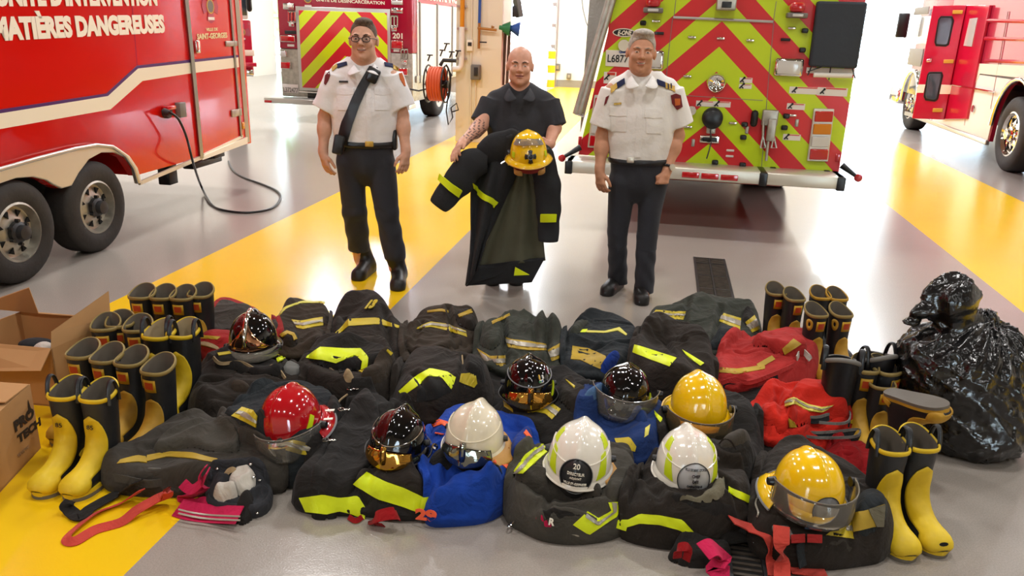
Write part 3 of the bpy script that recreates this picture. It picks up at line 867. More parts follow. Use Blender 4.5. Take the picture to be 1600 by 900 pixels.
# ================================================================== fire engine glimpsed behind the trailer
Y0 = 12.8; R0_ = math.radians(-19)
root = thing('fire_engine', 'red cab of another fire engine, glimpsed just beyond the trailer', 'fire truck', PY(385, 100, Y0 + .3)); iv = inv_of(root)
hB = Vector((math.sin(R0_), math.cos(R0_), 0)); B = Plane(PY(385, 100, Y0), -hB, Vector((hB.y, -hB.x, 0)))
def slab(name, pl, x0, y0, x1, y1, mt, root, dep, off=0.0): return pbox(name, pl, x0, y0, x1, y1, mt, root, off - dep, dep, .02)
slab('cab', B, 330, 30, 397, 118, 'crimson', root, 1.2)
pbox('white_stripe', B, 340, 77, 397.5, 87.5, 'white_vinyl', root, 0, .01)
slab('windscreen_frame', B, 330, -60, 388, 30, 'white_paint', root, 1.4)
pbox('window', B, 340, -50, 386, 24, 'dark_glass', root, 0, .01)
pbox('mirror', B, 383, -20, 394, 19, 'black_plastic', root, .1, .12, .04)
pbox('step', B, 376, 108, 396, 119, 'chrome', root, .0, .1)
pbox('bumper', B, 365, 96, 400, 102, 'crimson', root, .1, .3)
emblem(B, 377, 50, .13, root)
u, z = B.uz(388, 100); 
wheel(root, B.pt(u - .1, .5, -.5), B.x, .5, .3, .3, 'chrome', 'truck')

# ================================================================== rescue truck
R2 = Plane(Vector((-4.47, 15.2, 0)), -DIR, PERP)
root = thing('rescue_truck', 'burgundy and silver rescue truck with a chevron roller door', 'fire truck', R2(540, 155)); IV = inv_of(root)
# local x runs along the rear, local z is up
root.rotation_euler = (0, 0, -PSI); IV = inv_of(root)
u0, zlo = R2.uz(441, 150); u1, _ = R2.uz(645, 150); zmid = R2.uz(450, 76)[1]; LEN = 7.0
mb = MB(); mb.box(R2.pt((u0 + u1) / 2, (zmid + 2.9) / 2, -LEN / 2), (u1 - u0, LEN, 2.9 - zmid), R2.rot(), .02); mb.build('body', 'burgundy', root, IV)
mb = MB(); mb.box(R2.pt((u0 + u1) / 2, (zmid + zlo) / 2, -.45), (u1 - u0, .9, zmid - zlo), R2.rot(), .02); mb.build('lower_body', 'galvanised', root, IV)
mb = MB(); mb.box(R2.pt((u0 + u1) / 2, (zmid + .72) / 2, -LEN / 2 - .4), (u1 - u0, LEN - .9, zmid - .72), R2.rot(), .01)
mb.box(R2.pt((u0 + u1) / 2, .55, -LEN / 2 - 1.4), ((u1 - u0) * .98, LEN - 4.4, .4), R2.rot(), .01); mb.build('side_body', 'white_paint', root, IV)
mb = MB(); mb.box(R2.pt((u0 + u1) / 2 , .5, -LEN / 2), ((u1 - u0) * .6, LEN, .35), R2.rot()); mb.build('chassis', 'black_plastic', root, IV)
# side lockers: pale roller shutters with dark posts, red header with lettering
SD = Plane(R2.pt(u1, 1.0, 0), PERP, DIR)
mb = MB(); mb.box(SD.pt(LEN / 2, 1.45, .012), (LEN - .5, .02, 1.36), SD.rot()); mb.build('roller_shutter', 'white_paint', root, IV)
for k in range(6):
    mb = MB(); mb.box(SD.pt(.35 + k * 1.15, 1.45, .03), (.05, .03, 1.4), SD.rot()); mb.build('shutter_post', 'grey_box', root, IV)
mb = MB(); mb.box(SD.pt(LEN / 2, .82, .02), (LEN - .3, .03, .12), SD.rot()); mb.build('side_rail', 'aluminium', root, IV)
text('side_lettering', 'SÉCURITÉ INCENDIE', 'letter_white', root, SD.pt(.6, 2.2, .004), DIR, UP, 3.6, .24, .004, IV, .03)
mb = MB(); mb.tube([SD.pt(.12, 2.4, .05), SD.pt(.12, 1.75, .05)], .02, 8); mb.build('grab_rail', 'chrome', root, IV)
# rear door
u2, z2 = R2.uz(467, 145); u3, z3 = R2.uz(607, 16)
M['chev_rescue'] = chevron_mat('chev_rescue', 0, 0, .47)
pbox('door_frame', R2, 462.5, 10, 612, 148, 'aluminium', root, 0, .03, .005)
o = pbox('roller_door', R2, 468, 16, 607.5, 143, 'chev_rescue', root, .012, .03, .004)
c = IV @ R2(538.5, 19); M['chev_rescue'] = chevron_mat('chev_rescue', c.x, c.z, .495, .98, '#d6ec14', '#d32430'); o.data.materials[0] = M['chev_rescue']
pbox('door_handle', R2, 470, 144, 556, 146, 'chrome', root, .03, .05)
ptext('lettering', R2, 'UNITÉ DE DÉSINCARCÉRATION', 494, 2, 601, 7.5, -4.5, 'letter_white', root, off=.004, bold=.03)
emblem(R2, 481, -2, .16, root)
ptext('unit_number', R2, '201', 613.5, 60, 629, 61, 51, 'letter_white', root, off=.004, bold=.03)
pbox('number_plate', R2, 441, 131, 467, 146, 'sticker', root, 0, .01)
ptext('plate_lettering', R2, 'L372477', 443, 143.5, 466, 145, 136, 'grey_base', root, off=.012, bold=.02)
for x0, y0, x1, y1, mt in ((444, 6, 459, 14, 'chrome'), (613, 1, 629, 7, 'lens_clear'), (613, 13, 629, 20, 'chrome'), (440, 56, 461, 65, 'lens_red'), (613, 64, 629, 76, 'lens_red'), (440, 97, 454, 107, 'lens_red'), (623, 107, 637, 117, 'lens_red'), (440, 80, 448, 88, 'lens_clear')):
    pbox('lamp_bezel', R2, x0 - 1, y0 - 1, x1 + 1, y1 + 1, 'chrome', root, 0, .03, .006); pbox('tail_lamp', R2, x0, y0, x1, y1, mt, root, .02, .03, .008)
for x, y in ((456, 26), (616, 33), (632, 85)):
    mb = MB()
    for dx in (-5, 0, 5): mb.tube([R2(x + dx, y - 8, .02), R2(x + dx, y - 7, .06), R2(x + dx, y + 7, .06), R2(x + dx, y + 8, .02)], .015, 6)
    mb.tube([R2(x - 6, y - 8, .03), R2(x + 6, y - 8, .03)], .018, 6); mb.tube([R2(x - 6, y + 8, .03), R2(x + 6, y + 8, .03)], .018, 6); mb.box(R2(x, y + 12, .03), (.1, .05, .08), R2.rot(), .01)
    mb.build('folding_step', 'chrome', root, IV)
pbox('warning_plate', R2, 445, 47.5, 463, 53.5, 'dark_metal', root, 0, .01); pbox('sticker', R2, 449, 69, 460, 73, 'sticker', root, 0, .006); pbox('sticker', R2, 615, 76, 624, 81, 'sticker', root, 0, .006)
# bumper tread and reflectors
mb = MB(); ub0 = R2.uz(427, 156)[0]; zb2 = R2.uz(440, 153)[1]
mb.box(R2.pt((ub0 + u1 + .05) / 2, zb2 - .02, .16), (u1 + .05 - ub0, .42, .09), R2.rot(), .01); mb.build('rear_bumper', 'aluminium', root, IV)
pbox('bumper_reflector', R2, 428, 154, 439, 158, 'lens_red', root, .37, .01)
for s_, nn in ((u0 + .32, -PERP), (u1 - .02, PERP)):
    wheel(root, R2.pt(s_, .48, -1.9), nn, .48, .32, .3, 'white_paint', 'truck')
wheel(root, R2.pt(u1 - .02, .48, -5.6), PERP, .48, .32, .3, 'chrome', 'truck')
wheel(root, R2.pt(u0 + 1.0, .45, -1.9), PERP, .45, .3, .3, 'dark_metal', 'truck')

# ================================================================== pumper with the chevron rear
E1 = Plane(PY(905, 235, 7.73), -DIR, PERP)
root = thing('pumper_truck', 'fire pumper seen from behind, its whole rear in lime and red chevrons', 'fire truck', E1(1105, 300), -PSI); IV = inv_of(root)
ul, zl = E1.uz(904, 238); ur, zr = E1.uz(1310, 272); LEN = 7.5; ZB = .62
ult, zlt = E1.uz(962, 0); urt, zrt = E1.uz(1352, 4)
k_ = (2.75 - zl) / (zlt - zl); ZTOP = 2.75
tl = (ul + (ult - ul) * k_, ZTOP); tr = (ur + (urt - ur) * k_, ZTOP)
mb = MB(); mb.prism([E1.pt(ul, zl - .02), E1.pt(ur, zr - .02), E1.pt(tr[0], ZTOP), E1.pt(tl[0], ZTOP)], E1.n * -.08)
o = mb.build('rear_panel', 'grey_base', root, IV)
c = IV @ E1(1127, 33); c2 = IV @ E1(1107, 240)
M['chev_pumper'] = chevron_mat('chev_pumper', (c.x + c2.x) / 2, c.z, .435, .93, '#c9e516', '#d6202b'); o.data.materials[0] = M['chev_pumper']
mb = MB(); w_ = (max(tr[0], ur) - .05) - (ul + .2)
mb.box(E1.pt(ul + .2 + w_ / 2, 1.6, -LEN / 2 - .09), (w_, LEN, 2.3), E1.rot(), .02); mb.box(E1.pt(ul + .2 + w_ / 2, .5, -LEN / 2 - .6), (w_ * .75, LEN - 1, .5), E1.rot(), .02)
mb.build('body', 'red_paint', root, IV)
# panel seams and the hinged middle hatch
def bar(name, pl, pts, r, mt, root, off=.01):
    mb = MB(); mb.tube([pl(x, y, off) for x, y in pts], r, 6); return mb.build(name, mt, root, inv_of(root))
bar('hatch_hinge', E1, [(1052, 27), (1208, 34)], .012, 'aluminium', root)
for pts in ([(1051, 28), (1045, 80), (1037, 165)], [(1209, 36), (1202, 110), (1190, 260)], [(1065, 149), (1192, 157)], [(1056, 0), (1053, 27)], [(1213, 2), (1208, 36)]):
    bar('panel_seam', E1, pts, .003, 'grey_base', root, .002)
# upper beacons
for x, y in ((1021, 12), (1243, 20)):
    pbox('beacon_base', E1, x - 15, y, x + 15, y + 9, 'grey_box', root, 0, .14, .01); pbox('beacon_plate', E1, x - 8, y + 2, x + 8, y + 7, 'lens_clear', root, .14, .01)
    pbox('beacon', E1, x - 11, y - 16, x + 11, y, 'lens_red', root, .0, .15, .03)
pbox('camera_housing', E1, 1120, -4, 1148, 17, 'galvanised', root, 0, .12, .01); pbox('camera_lens', E1, 1127, 3, 1141, 13, 'black_plastic', root, .12, .02)
# badge and plate
defmat('badge_black', '#202326', .25)
def ellipse_badge(pl, px, py, rw, rh, mt, root, off, th, name):
    c = pl(px, py, off); iv = inv_of(root); mb = MB()
    mb.prism([c + pl.x * math.cos(t) * rw + UP * math.sin(t) * rh for t in np.linspace(0, 2 * math.pi, 28, endpoint=False)], pl.n * th); return mb.build(name, mt, root, iv)
ellipse_badge(E1, 975, 51, .104, .038, 'chrome', root, .0, .008, 'badge_rim'); ellipse_badge(E1, 975, 51, .094, .029, 'badge_black', root, .004, .008, 'badge')
ptext('badge_lettering', E1, 'E-ONE', 965, 55, 987, 55, 47.5, 'letter_white', root, off=.013, bold=.03, shear=.2)
poly('number_plate', E1, [(947, 78), (1014, 80), (1013, 107), (946, 103)], 'sticker', root, 0, .012, bevel=.003)
ptext('plate_lettering', E1, 'L6877', 949, 97, 981, 98, 85, 'badge_black', root, off=.014, bold=.01)
ptext('plate_lettering', E1, 'Québec', 967, 83.5, 984, 83.8, 79.5, 'blue_paint', root, off=.014)
pdisc('plate_lamp', E1, 975, 71, .055, 'chrome', root, 0, .03)
# scene lights
for x0, y0, x1, y1 in ((1012, 78, 1036, 109), (1211, 90, 1252, 120)):
    pbox('scene_light_bezel', E1, x0, y0, x1, y1, 'chrome', root, 0, .06, .02); pbox('scene_light', E1, x0 + 4, y0 + 4, x1 - 4, y1 - 4, 'lens_clear', root, .055, .012, .004)
pdisc('round_light', E1, 1119, 130, 0, 'chrome', root, 0, prof=[(0, 0), (.088, 0), (.088, .02), (.075, .035), (.065, .02), (.03, .012), (0, .04)])
# pump intake cap and its chain
pdisc('intake_flange', E1, 1113, 184, .095, 'dark_metal', root, 0, .05)
pdisc('intake_cap', E1, 1113, 185, 0, 'black_plastic', root, .04, prof=[(0, 0), (.082, 0), (.088, .02), (.088, .05), (.07, .065), (0, .07)])
for a in (0, math.pi / 2): 
    pass
bar('cap_chain', E1, [(1113, 192), (1110, 205), (1112, 220), (1108, 235), (1104, 248)], .006, 'dark_metal', root, .08)
pbox('drain_bracket', E1, 1104, 198, 1117, 208, 'galvanised', root, 0, .06); pbox('drain_recess', E1, 1094, 211, 1123, 224, 'chrome', root, 0, .02); pbox('drain_opening', E1, 1098, 213.5, 1120, 221.5, 'black_plastic', root, .02, .006)
pdisc('discharge_valve', E1, 1080, 172, .045, 'chrome', root, 0, .07)
pbox('latch_handle', E1, 1174, 171, 1182, 198, 'black_plastic', root, 0, .07, .03)
# hydrant tool hung on the panel
mb = MB(); mb.box(E1(1203, 184, .03), (.14, .05, .14), E1.rot(), .01); mb.box(E1(1205, 203, .05), (.075, .07, .2), E1.rot(), .01); mb.tube([E1(1202, 205, .06), E1(1197, 251, .06)], .014, 8)
for x in (1193, 1210): mb.tube([E1(x, 190, .05), E1(x - 1, 212, .05)], .012, 8); mb.tube([E1(x - 1, 212, .05), E1(x - 5, 231, .05), E1(x + 3, 231, .05), E1(x - 1, 212, .05)], .009, 6)
mb.build('folding_tool', 'galvanised', root, IV)
# warning labels
def label_(x0, y0, x1, y1, band=True):
    s_ = pbox('warning_label', E1, x0, y0, x1, y1, 'sticker', root, 0, .004, 0)
    if band:
        h = (y1 - y0) * .3; q = pbox('label_band', E1, x0 + (x1 - x0) * .28, y0 + 1, x1 - 1, y0 + h, 'sticker_red', root, .004, .002, 0)
    x = x0 + (x1 - x0) * .12; y = (y0 + y1) / 2
    mb = MB(); mb.tube([E1(x - 2, y + 3, .005), E1(x + 1, y, .005), E1(x + 4, y - 3, .005)], .008, 5); mb.tube([E1(x + 1, y, .005), E1(x + 4, y + 3, .005)], .006, 5); mb.sphere(E1(x + 5, y - 4, .005), .011, seg=8, rings=6)
    mb.build('label_pictogram', 'badge_black', root, IV)
for q in ((1234, 135, 1278, 148), (1278, 136, 1323, 151), (1230, 161, 1257, 172), (1224, 209, 1250, 220), (1156, 121, 1175, 130), (1155, 131, 1174, 139), (1088, 157, 1115, 167), (1115, 158, 1141, 168), (944, 112, 962, 131), (962, 119, 985, 131)): label_(*q)
# small handles and rubber stops
for x, y in ((1081, 58), (1126, 60), (1172, 63), (1074, 119), (1145, 192), (1237, 44), (1025, 33), (1075, 198), (1238, 180)):
    pbox('hatch_latch', E1, x - 6, y - 2, x + 6, y + 2, 'chrome', root, 0, .02, .004)
for x, y in ((1005, 36), (1257, 48), (1253, 78), (1163, 194), (1161, 214), (1228, 181), (1225, 199), (1117, 253), (1160, 257), (1207, 264), (1291, 269)):
    pbox('rubber_stop', E1, x - 4.5, y - 4, x + 4.5, y + 4, 'black_plastic', root, 0, .05, .012)
for x, y in ((1030, 52), (1227, 62)): pbox('black_marker', E1, x - 7, y - 2.5, x + 7, y + 2.5, 'black_plastic', root, 0, .03, .004)
for x, y in ((1245, 192), (1167, 203), (1083, 223)): pbox('small_plate', E1, x - 2, y - 6, x + 2, y + 6, 'galvanised', root, 0, .01)
for x, y in ((1141, 235), (1140, 244)): pbox('small_plate', E1, x - 6, y - 2, x + 6, y + 2, 'sticker', root, 0, .008)
# tail light stacks
for dx, dy, clip in ((0, 0, 0), (-342, -21, 1)):
    xs = lambda x: x + dx
    poly('tail_light_frame', E1, [(1271 + dx, 169 + dy), (1303 + dx, 170 + dy), (1293 + dx, 252 + dy), (1260 + dx, 251 + dy)], 'pale_metal', root, 0, .03, bevel=.008)
    for i, mt in enumerate(('lens_red', 'lens_amber', 'lens_clear', 'lens_red')):
        y = 173 + i * 19.6 + dy; x = 1273 + dx - i * 2.6
        poly('tail_lamp', E1, [(x, y), (x + 28, y + .5), (x + 26, y + 17), (x - 2, y + 16.5)], mt, root, .03, .022, bevel=.008)
pbox('side_reflector', E1, 1306, 240, 1312, 253, 'lens_red', root, 0, .012); pbox('side_reflector', E1, 904, 213, 909, 228, 'lens_red', root, 0, .012)
# dark tarpaulin cover with elastic cords and white tube
defmat('tarp', '#343a42', .75, bump=.3, bscale=12, bdist=.02)
mb = MB(); cs_ = [(1275, 2), (1353, 4), (1336, 107), (1262, 103)]
mb.prism([E1(x, y, .0) for x, y in cs_], E1.n * .09); mb.build('tarp_cover', 'tarp', root, IV, bevel=.02)
for x, y, x2, y2 in ((1268, 104, 1262, 118), (1298, 105, 1295, 125), (1332, 107, 1336, 122), (1285, 104, 1262, 112)): bar('elastic_cord', E1, [(x, y), (x2, y2)], .006, 'black_plastic', root, .06)
mb = MB(); mb.tube([E1(1271, 117, .06), E1(1331, 118.5, .06)], .022, 10); mb.build('white_tube', 'white_paint', root, IV)
poly('tarp_strip', E1, [(1260, 105), (1335, 108), (1334, 117), (1259, 114)], 'sticker', root, .0, .02)
# bumper
ub0 = E1.uz(890, 252)[0]; ub1 = E1.uz(1307, 283)[0]; zbp = E1.uz(1200, 268)[1]
for a, b_, nm in ((ub0, E1.uz(1184, 265)[0], 'bumper_step'), (E1.uz(1190, 270)[0], ub1, 'bumper_step')):
    mb = MB(); mb.box(E1.pt((a + b_) / 2, zbp - .015, .16), (b_ - a, .36, .11), E1.rot(), .012); mb.build(nm, 'pale_metal', root, IV)
for x in (1070, 1099, 1128):
    pbox('bumper_light', E1, x - 5, 259 + (x - 1070) * .07, x + 20, 269 + (x - 1070) * .07, 'lens_red', root, .33, .02, .006)
for a in (ub0 + .03, ub1 - .03, E1.uz(1187, 265)[0]):
    mb = MB(); mb.box(E1.pt(a, zbp - .02, .17), (.07, .37, .12), E1.rot(), .01); mb.build('bumper_cap', 'black_plastic', root, IV)
# ball-ended kerb feelers
for p0, p1 in (((907, 230), (878, 247)), ((1315, 258), (1341, 278))):
    mb = MB(); mb.tube([E1(*p0, .05), E1(*p1, .1)], [.03, .014], 8); mb.build('feeler_arm', 'black_plastic', root, IV)
    mb = MB(); mb.sphere(E1(*p1, .1), .036); mb.build('feeler_ball', 'lens_red', root, IV)
# slanting tread-plate panel and rails beside the rear
defmat('tread_plate', '#9b968e', .35, metal=.85, bump=.5, bscale=70, bdist=.01)
poly('side_tread_plate', E1, [(922, -60), (972, -60), (903, 210), (908, 130)], 'tread_plate', root, -.25, .04)
for x0, x1 in ((955, 899), (962, 905)):
    mb = MB(); mb.tube([E1(x0 + 14, -60, .03), E1(x1, 178, .03)], .028, 8); mb.build('side_rail', 'galvanised', root, IV)
mb = MB(); mb.tube([E1(899, 176, .03), E1(912, 180, .03)], .02, 8); mb.build('rail_foot', 'chrome', root, IV)
# wheels
for u in (ul + .32, ur - .05):
    for sx in (0,): wheel(root, E1.pt(u, .52, -2.6), PERP if u > ul + 1 else -PERP, .52, .55, .3, 'chrome', 'truck')

# ================================================================== fire truck with its cab door open
th = math.radians(11); dS = Vector((math.sin(th), math.cos(th), 0)); nS = Vector((-math.cos(th), math.sin(th), 0))
S = Plane(P(1572, 268) + nS * .03, nS, -dS)
root = thing('fire_truck', 'red and chrome fire truck parked at the side with a cab door standing open', 'fire truck', S.pt(0, 0)); IV = inv_of(root)
uf = S.uz(1418, 100)[0]; ub = uf + 9.0
# u grows towards the camera (x axis = -dS)
ua = S.uz(1577, 215)[0]; 
zs = S.uz(1500, 205)[1]; ztop = 2.75
defmat('mirror_side', '#b7264b', .12, metal=.35, coat=.8)
mb = MB()
ar = [(ua + .72 * math.cos(t), .58 + .72 * math.sin(t)) for t in np.linspace(math.pi, 0, 16)]
side = [(uf + 2.4, zs), (ua - .74, zs)] + ar + [(ua + .74, zs), (ub, zs), (ub, ztop), (uf + 2.4, ztop)]
mb.prism([S.pt(u, z) for u, z in side], -nS * .06)
mb.box(S.pt((uf + 2.4 + ub) / 2, 2.0, -1.25), (ub - uf - 2.4, 2.3, 1.5), S.rot()); mb.build('body', 'mirror_side', root, IV)
mb = MB(); mb.box(S.pt((uf + ub) / 2, .75, -1.3), (ub - uf - 1, 1.4, .6), S.rot()); mb.build('chassis', 'black_plastic', root, IV)
mb = MB(); mb.box(S.pt(uf + 1.25, 1.65, -1.25), (2.4, 2.4, 2.3), S.rot(), .12); mb.build('cab', 'crimson', root, IV)
mb = MB(); mb.tube([S.pt(u, z, .03) for u, z in ar], .035, 8); mb.build('wheel_arch_trim', 'chrome', root, IV)
# lower silver side below the belt stripe
mb = MB(); ar2 = [(ua + .76 * math.cos(t), .58 + .76 * math.sin(t)) for t in np.linspace(math.pi * .985, math.pi * .52, 8)]
zbelt = 1.28
mb.prism([S.pt(u, z, .002) for u, z in [(uf + 2.5, zs + .02), (ua - .78, zs + .02)] + ar2 + [(ua - .03, zbelt), (uf + 2.5, zbelt)]], nS * .012); mb.build('lower_side', 'white_paint', root, IV)
mb = MB(); mb.box(S.pt((uf + .6 + ua - .76) / 2, zs - .02, .01), (ua - .76 - uf - .6, .06, .08), S.rot(), .01); mb.build('running_board', 'aluminium', root, IV)
poly('white_stripe', S, [(1503, 150), (1524, 99), (1610, 103), (1610, 123), (1533, 115), (1516, 152)], 'white_vinyl', root, .016, .004)
poly('lower_flash', S, [(1492, 132), (1515, 120), (1510, 158), (1490, 160)], 'white_paint', root, .016, .004)
for a, b_ in (((1531, 24), (1507, 196)), ((1575, 18), (1548, 170))): bar('locker_seam', S, [a, b_], .008, 'aluminium', root, .014)
for y in (32, 60, 95): bar('locker_rail', S, [(1540, y), (1612, y + 2)], .03, 'crimson', root, .02)
pdisc('round_gauge', S, 1524, 170, .06, 'chrome', root, .014, .03)
bar('grab_rail', S, [(1487, 132), (1555, 144)], .014, 'chrome', root, .05)
# front corner: mirror, window, bumper
F1 = Plane(S.pt(uf, 1, .02), nS, -dS)
mb = MB()
pbox('cab_window', S, 1438, 26, 1453, 69, 'pane_bright' if 'pane_bright' in M else 'lens_clear', root, .01, .02, .01)
pbox('grey_panel', S, 1424, 75, 1440, 104, 'grey_base', root, .01, .02); pbox('grey_panel', S, 1432, 12, 1452, 22, 'grey_base', root, .01, .02)
pbox('cab_window', S, 1420, 108, 1436, 150, 'dark_glass', root, .01, .02, .01)
mb = MB(); mb.box(S.pt(S.uz(1424, 40)[0] - .1, S.uz(1424, 40)[1], .15), (.12, .22, .5), S.rot(), .03); mb.build('mirror', 'black_plastic', root, IV)
mb = MB(); mb.box(S.pt(uf - .35, .62, -1.1), (.7, 2.4, .34), S.rot(), .06); mb.build('front_bumper', 'chrome', root, IV)
mb = MB(); mb.tube([S.pt(uf + .75 + .62 * math.cos(t), .55 + .62 * math.sin(t), .03) for t in np.linspace(math.pi, 0, 12)], .05, 8); mb.build('front_wheel_arch', 'chrome', root, IV)
# cab side door panel and the open door
poly('rear_cab_door', S, [(1510, 8), (1551, 8), (1515, 186), (1475, 187)], 'crimson', root, .0, .05, bevel=.01)
poly('rear_cab_window', S, [(1521, 29), (1533, 28), (1524, 73), (1511, 72)], 'lens_clear', root, .05, .01, bevel=.004)
hp = S(1475, 187, .06); Yh = hp.y
dn_ = (PY(1425, 185, Yh + .28) - PY(1475, 187, Yh)).normalized(); dn_.z = 0; dn_.normalize()
DR = Plane(hp, dn_.cross(UP), dn_)
if DR.n.y > 0: DR.n = -DR.n
d = poly('open_door', DR, [(1510, 8), (1475, 187), (1425, 185), (1458, 9)], 'crimson', root, -.05, .06, bevel=.01)
def rpoly(name, pts, mt, off, th_): 
    o = poly(name, DR, pts, mt, root, off, th_, bevel=.008); o.parent = d
rpoly('door_window_frame', [(1470, 25), (1488, 25), (1491, 32), (1483, 70), (1478, 73), (1462, 72), (1460, 66), (1466, 30)], 'black_plastic', .012, .012)
rpoly('door_window', [(1471, 28), (1486, 28), (1488, 34), (1481, 68), (1477, 70), (1464, 69), (1463, 64), (1468, 32)], 'dark_glass', .02, .012)
rpoly('door_window_frame', [(1452, 112), (1472, 112), (1474, 118), (1466, 155), (1461, 159), (1446, 157), (1443, 151), (1449, 116)], 'black_plastic', .012, .012)
rpoly('door_window', [(1454, 115), (1470, 115), (1471, 119), (1464, 153), (1460, 156), (1448, 154), (1446, 149), (1451, 118)], 'dark_glass', .02, .012)
rpoly('door_stripe', [(1434, 132), (1446, 132), (1443, 145), (1432, 145)], 'white_vinyl', .012, .004)
rpoly('door_stripe', [(1471, 132), (1488, 133), (1485, 147), (1468, 147)], 'white_vinyl', .012, .004)
for x, y in ((1497, 19), (1483, 96), (1466, 172)): rpoly('door_hinge', [(x - 8, y - 3), (x + 8, y - 3), (x + 7, y + 3), (x - 9, y + 3)], 'gold_paint', .012, .02)
rpoly('door_handle', [(1449, 92), (1457, 91), (1456, 97), (1448, 97)], 'chrome', .012, .04)
for u in (ua, uf + .75):
    wheel(root, S.pt(u, .53, .02), nS, .53, .33, .32, 'chrome', 'truck')
mb = MB(); mb.box(S.pt(uf + 1.4, 2.85, -1.1), (1.2, 1.4, .16), S.rot(), .03); mb.build('light_bar', 'lens_red', root, IV)
# ------------------------------------------------------------------ surfaces that things can be laid on
from mathutils.bvhtree import BVHTree
class Surf:
    def __init__(s, objs):
        s.t = []
        for o in objs:
            mw = o.matrix_world if o.parent is None else (Matrix.Translation(o.parent.location) @ o.parent.rotation_euler.to_matrix().to_4x4())
            vs = [mw @ v.co for v in o.data.vertices]; s.t.append(BVHTree.FromPolygons(vs, [tuple(p.vertices) for p in o.data.polygons]))
    def __call__(s, px, py):
        d = Vector(ray(px, py)).normalized(); best = None
        for t in s.t:
            h = t.ray_cast(Vector(_C), d)
            if h[0] is not None and (best is None or h[3] < best[1]): best = (h[0], h[3], h[1])
        return None if best is None else (best[0], -best[2] if best[2].dot(d) > 0 else best[2])
def resample(pl, n):
    pl = [np.array(p, float) for p in pl]
    if len(pl) == 1: return [pl[0]] * n
    L = [0]
    for a, b in zip(pl, pl[1:]): L.append(L[-1] + np.linalg.norm(b - a))
    out = []
    for k in range(n):
        t = L[-1] * k / (n - 1); i = 0
        while i < len(pl) - 2 and L[i + 1] < t: i += 1
        f = (t - L[i]) / max(L[i + 1] - L[i], 1e-9); out.append(pl[i] * (1 - f) + pl[i + 1] * f)
    return out
def strip(name, hit, A, B, mt, root, off=.005, nu=16, nv=4, th=.006, jig=0.0):
    "cloth strip between two photo polylines, lying on the surface hit(px,py)"
    A = resample(A, nu); B = resample(B, nu); top = []; last = None; miss = []
    for i in range(nu):
        row = []
        for j in range(nv):
            f = j / (nv - 1); q = A[i] * (1 - f) + B[i] * f; h = hit(q[0], q[1])
            row.append(h)
        top.append(row)
    flat = [h for r in top for h in r if h]
    if not flat: return None
    my = sum(h[0].y for h in flat) / len(flat)
    V = []; 
    for i in range(nu):
        for j in range(nv):
            h = top[i][j]
            if h is None:
                f = j / (nv - 1); q = A[i] * (1 - f) + B[i] * f
                best = min(((abs(a - i) + abs(b - j), top[a][b]) for a in range(nu) for b in range(nv) if top[a][b]), key=lambda z: z[0])[1]
                h = (PY(q[0], q[1], best[0].y), best[1])
            V.append(h[0] + h[1] * off)
    nn = [ (top[i][j][1] if top[i][j] else Vector((0, -1, .3)).normalized()) for i in range(nu) for j in range(nv)]
    base = [v - n_ * th for v, n_ in zip(V, nn)]
    Q = []; N = nu * nv; ix = lambda i, j: i * nv + j
    for i in range(nu - 1):
        for j in range(nv - 1):
            Q.append((ix(i, j), ix(i + 1, j), ix(i + 1, j + 1), ix(i, j + 1))); Q.append((N + ix(i, j), N + ix(i, j + 1), N + ix(i + 1, j + 1), N + ix(i + 1, j)))
    for i in range(nu - 1):
        Q.append((ix(i, 0), N + ix(i, 0), N + ix(i + 1, 0), ix(i + 1, 0))); Q.append((ix(i, nv - 1), ix(i + 1, nv - 1), N + ix(i + 1, nv - 1), N + ix(i, nv - 1)))
    for j in range(nv - 1):
        Q.append((ix(0, j), ix(0, j + 1), N + ix(0, j + 1), N + ix(0, j))); Q.append((ix(nu - 1, j), N + ix(nu - 1, j), N + ix(nu - 1, j + 1), ix(nu - 1, j + 1)))
    mb = MB(); mb.raw(V + base, Q, True)
    return mb.build(name, mt, root, inv_of(root) if root else None)

# ------------------------------------------------------------------ people
defmat('skin', '#d8a68d', .5, spec=.35, var=.08, vscale=30); defmat('skin_tan', '#c99274', .5, spec=.35, var=.08, vscale=30); defmat('skin_bald', '#d9a188', .42, spec=.4, var=.07, vscale=25)
defmat('lips', '#b9786c', .45); defmat('eye_white', '#c4b6ac', .3); defmat('iris', '#3b2c24', .25); defmat('teeth', '#e9e2d8', .3)
defmat('shirt_white', '#f3f1f3', .75, bump=.35, bscale=16, bdist=.02); defmat('shirt_cream', '#efece8', .75, bump=.35, bscale=16, bdist=.02)
defmat('polo_black', '#2b2b30', .8, bump=.3, bscale=15, bdist=.015); defmat('navy_trousers', '#23242b', .8, bump=.3, bscale=12, bdist=.015, sheen=.1)
defmat('boot_leather', '#1a1817', .42, bump=.2, bscale=30); defmat('hair_dark', '#66574b', .75, bump=.8, bscale=120, var=.3, vscale=60); defmat('hair_grey', '#b5aba0', .75, bump=.8, bscale=110, var=.25, vscale=60)
defmat('brow', '#5a463b', .8); defmat('brow_grey', '#9a8b7e', .8); defmat('leather_strap', '#1c1a1a', .45); defmat('navy_cloth', '#20254a', .8); defmat('gold_braid', '#c6a14a', .5, metal=.3); defmat('patch_maroon', '#6f1d22', .7); defmat('patch_orange', '#c9652c', .7)

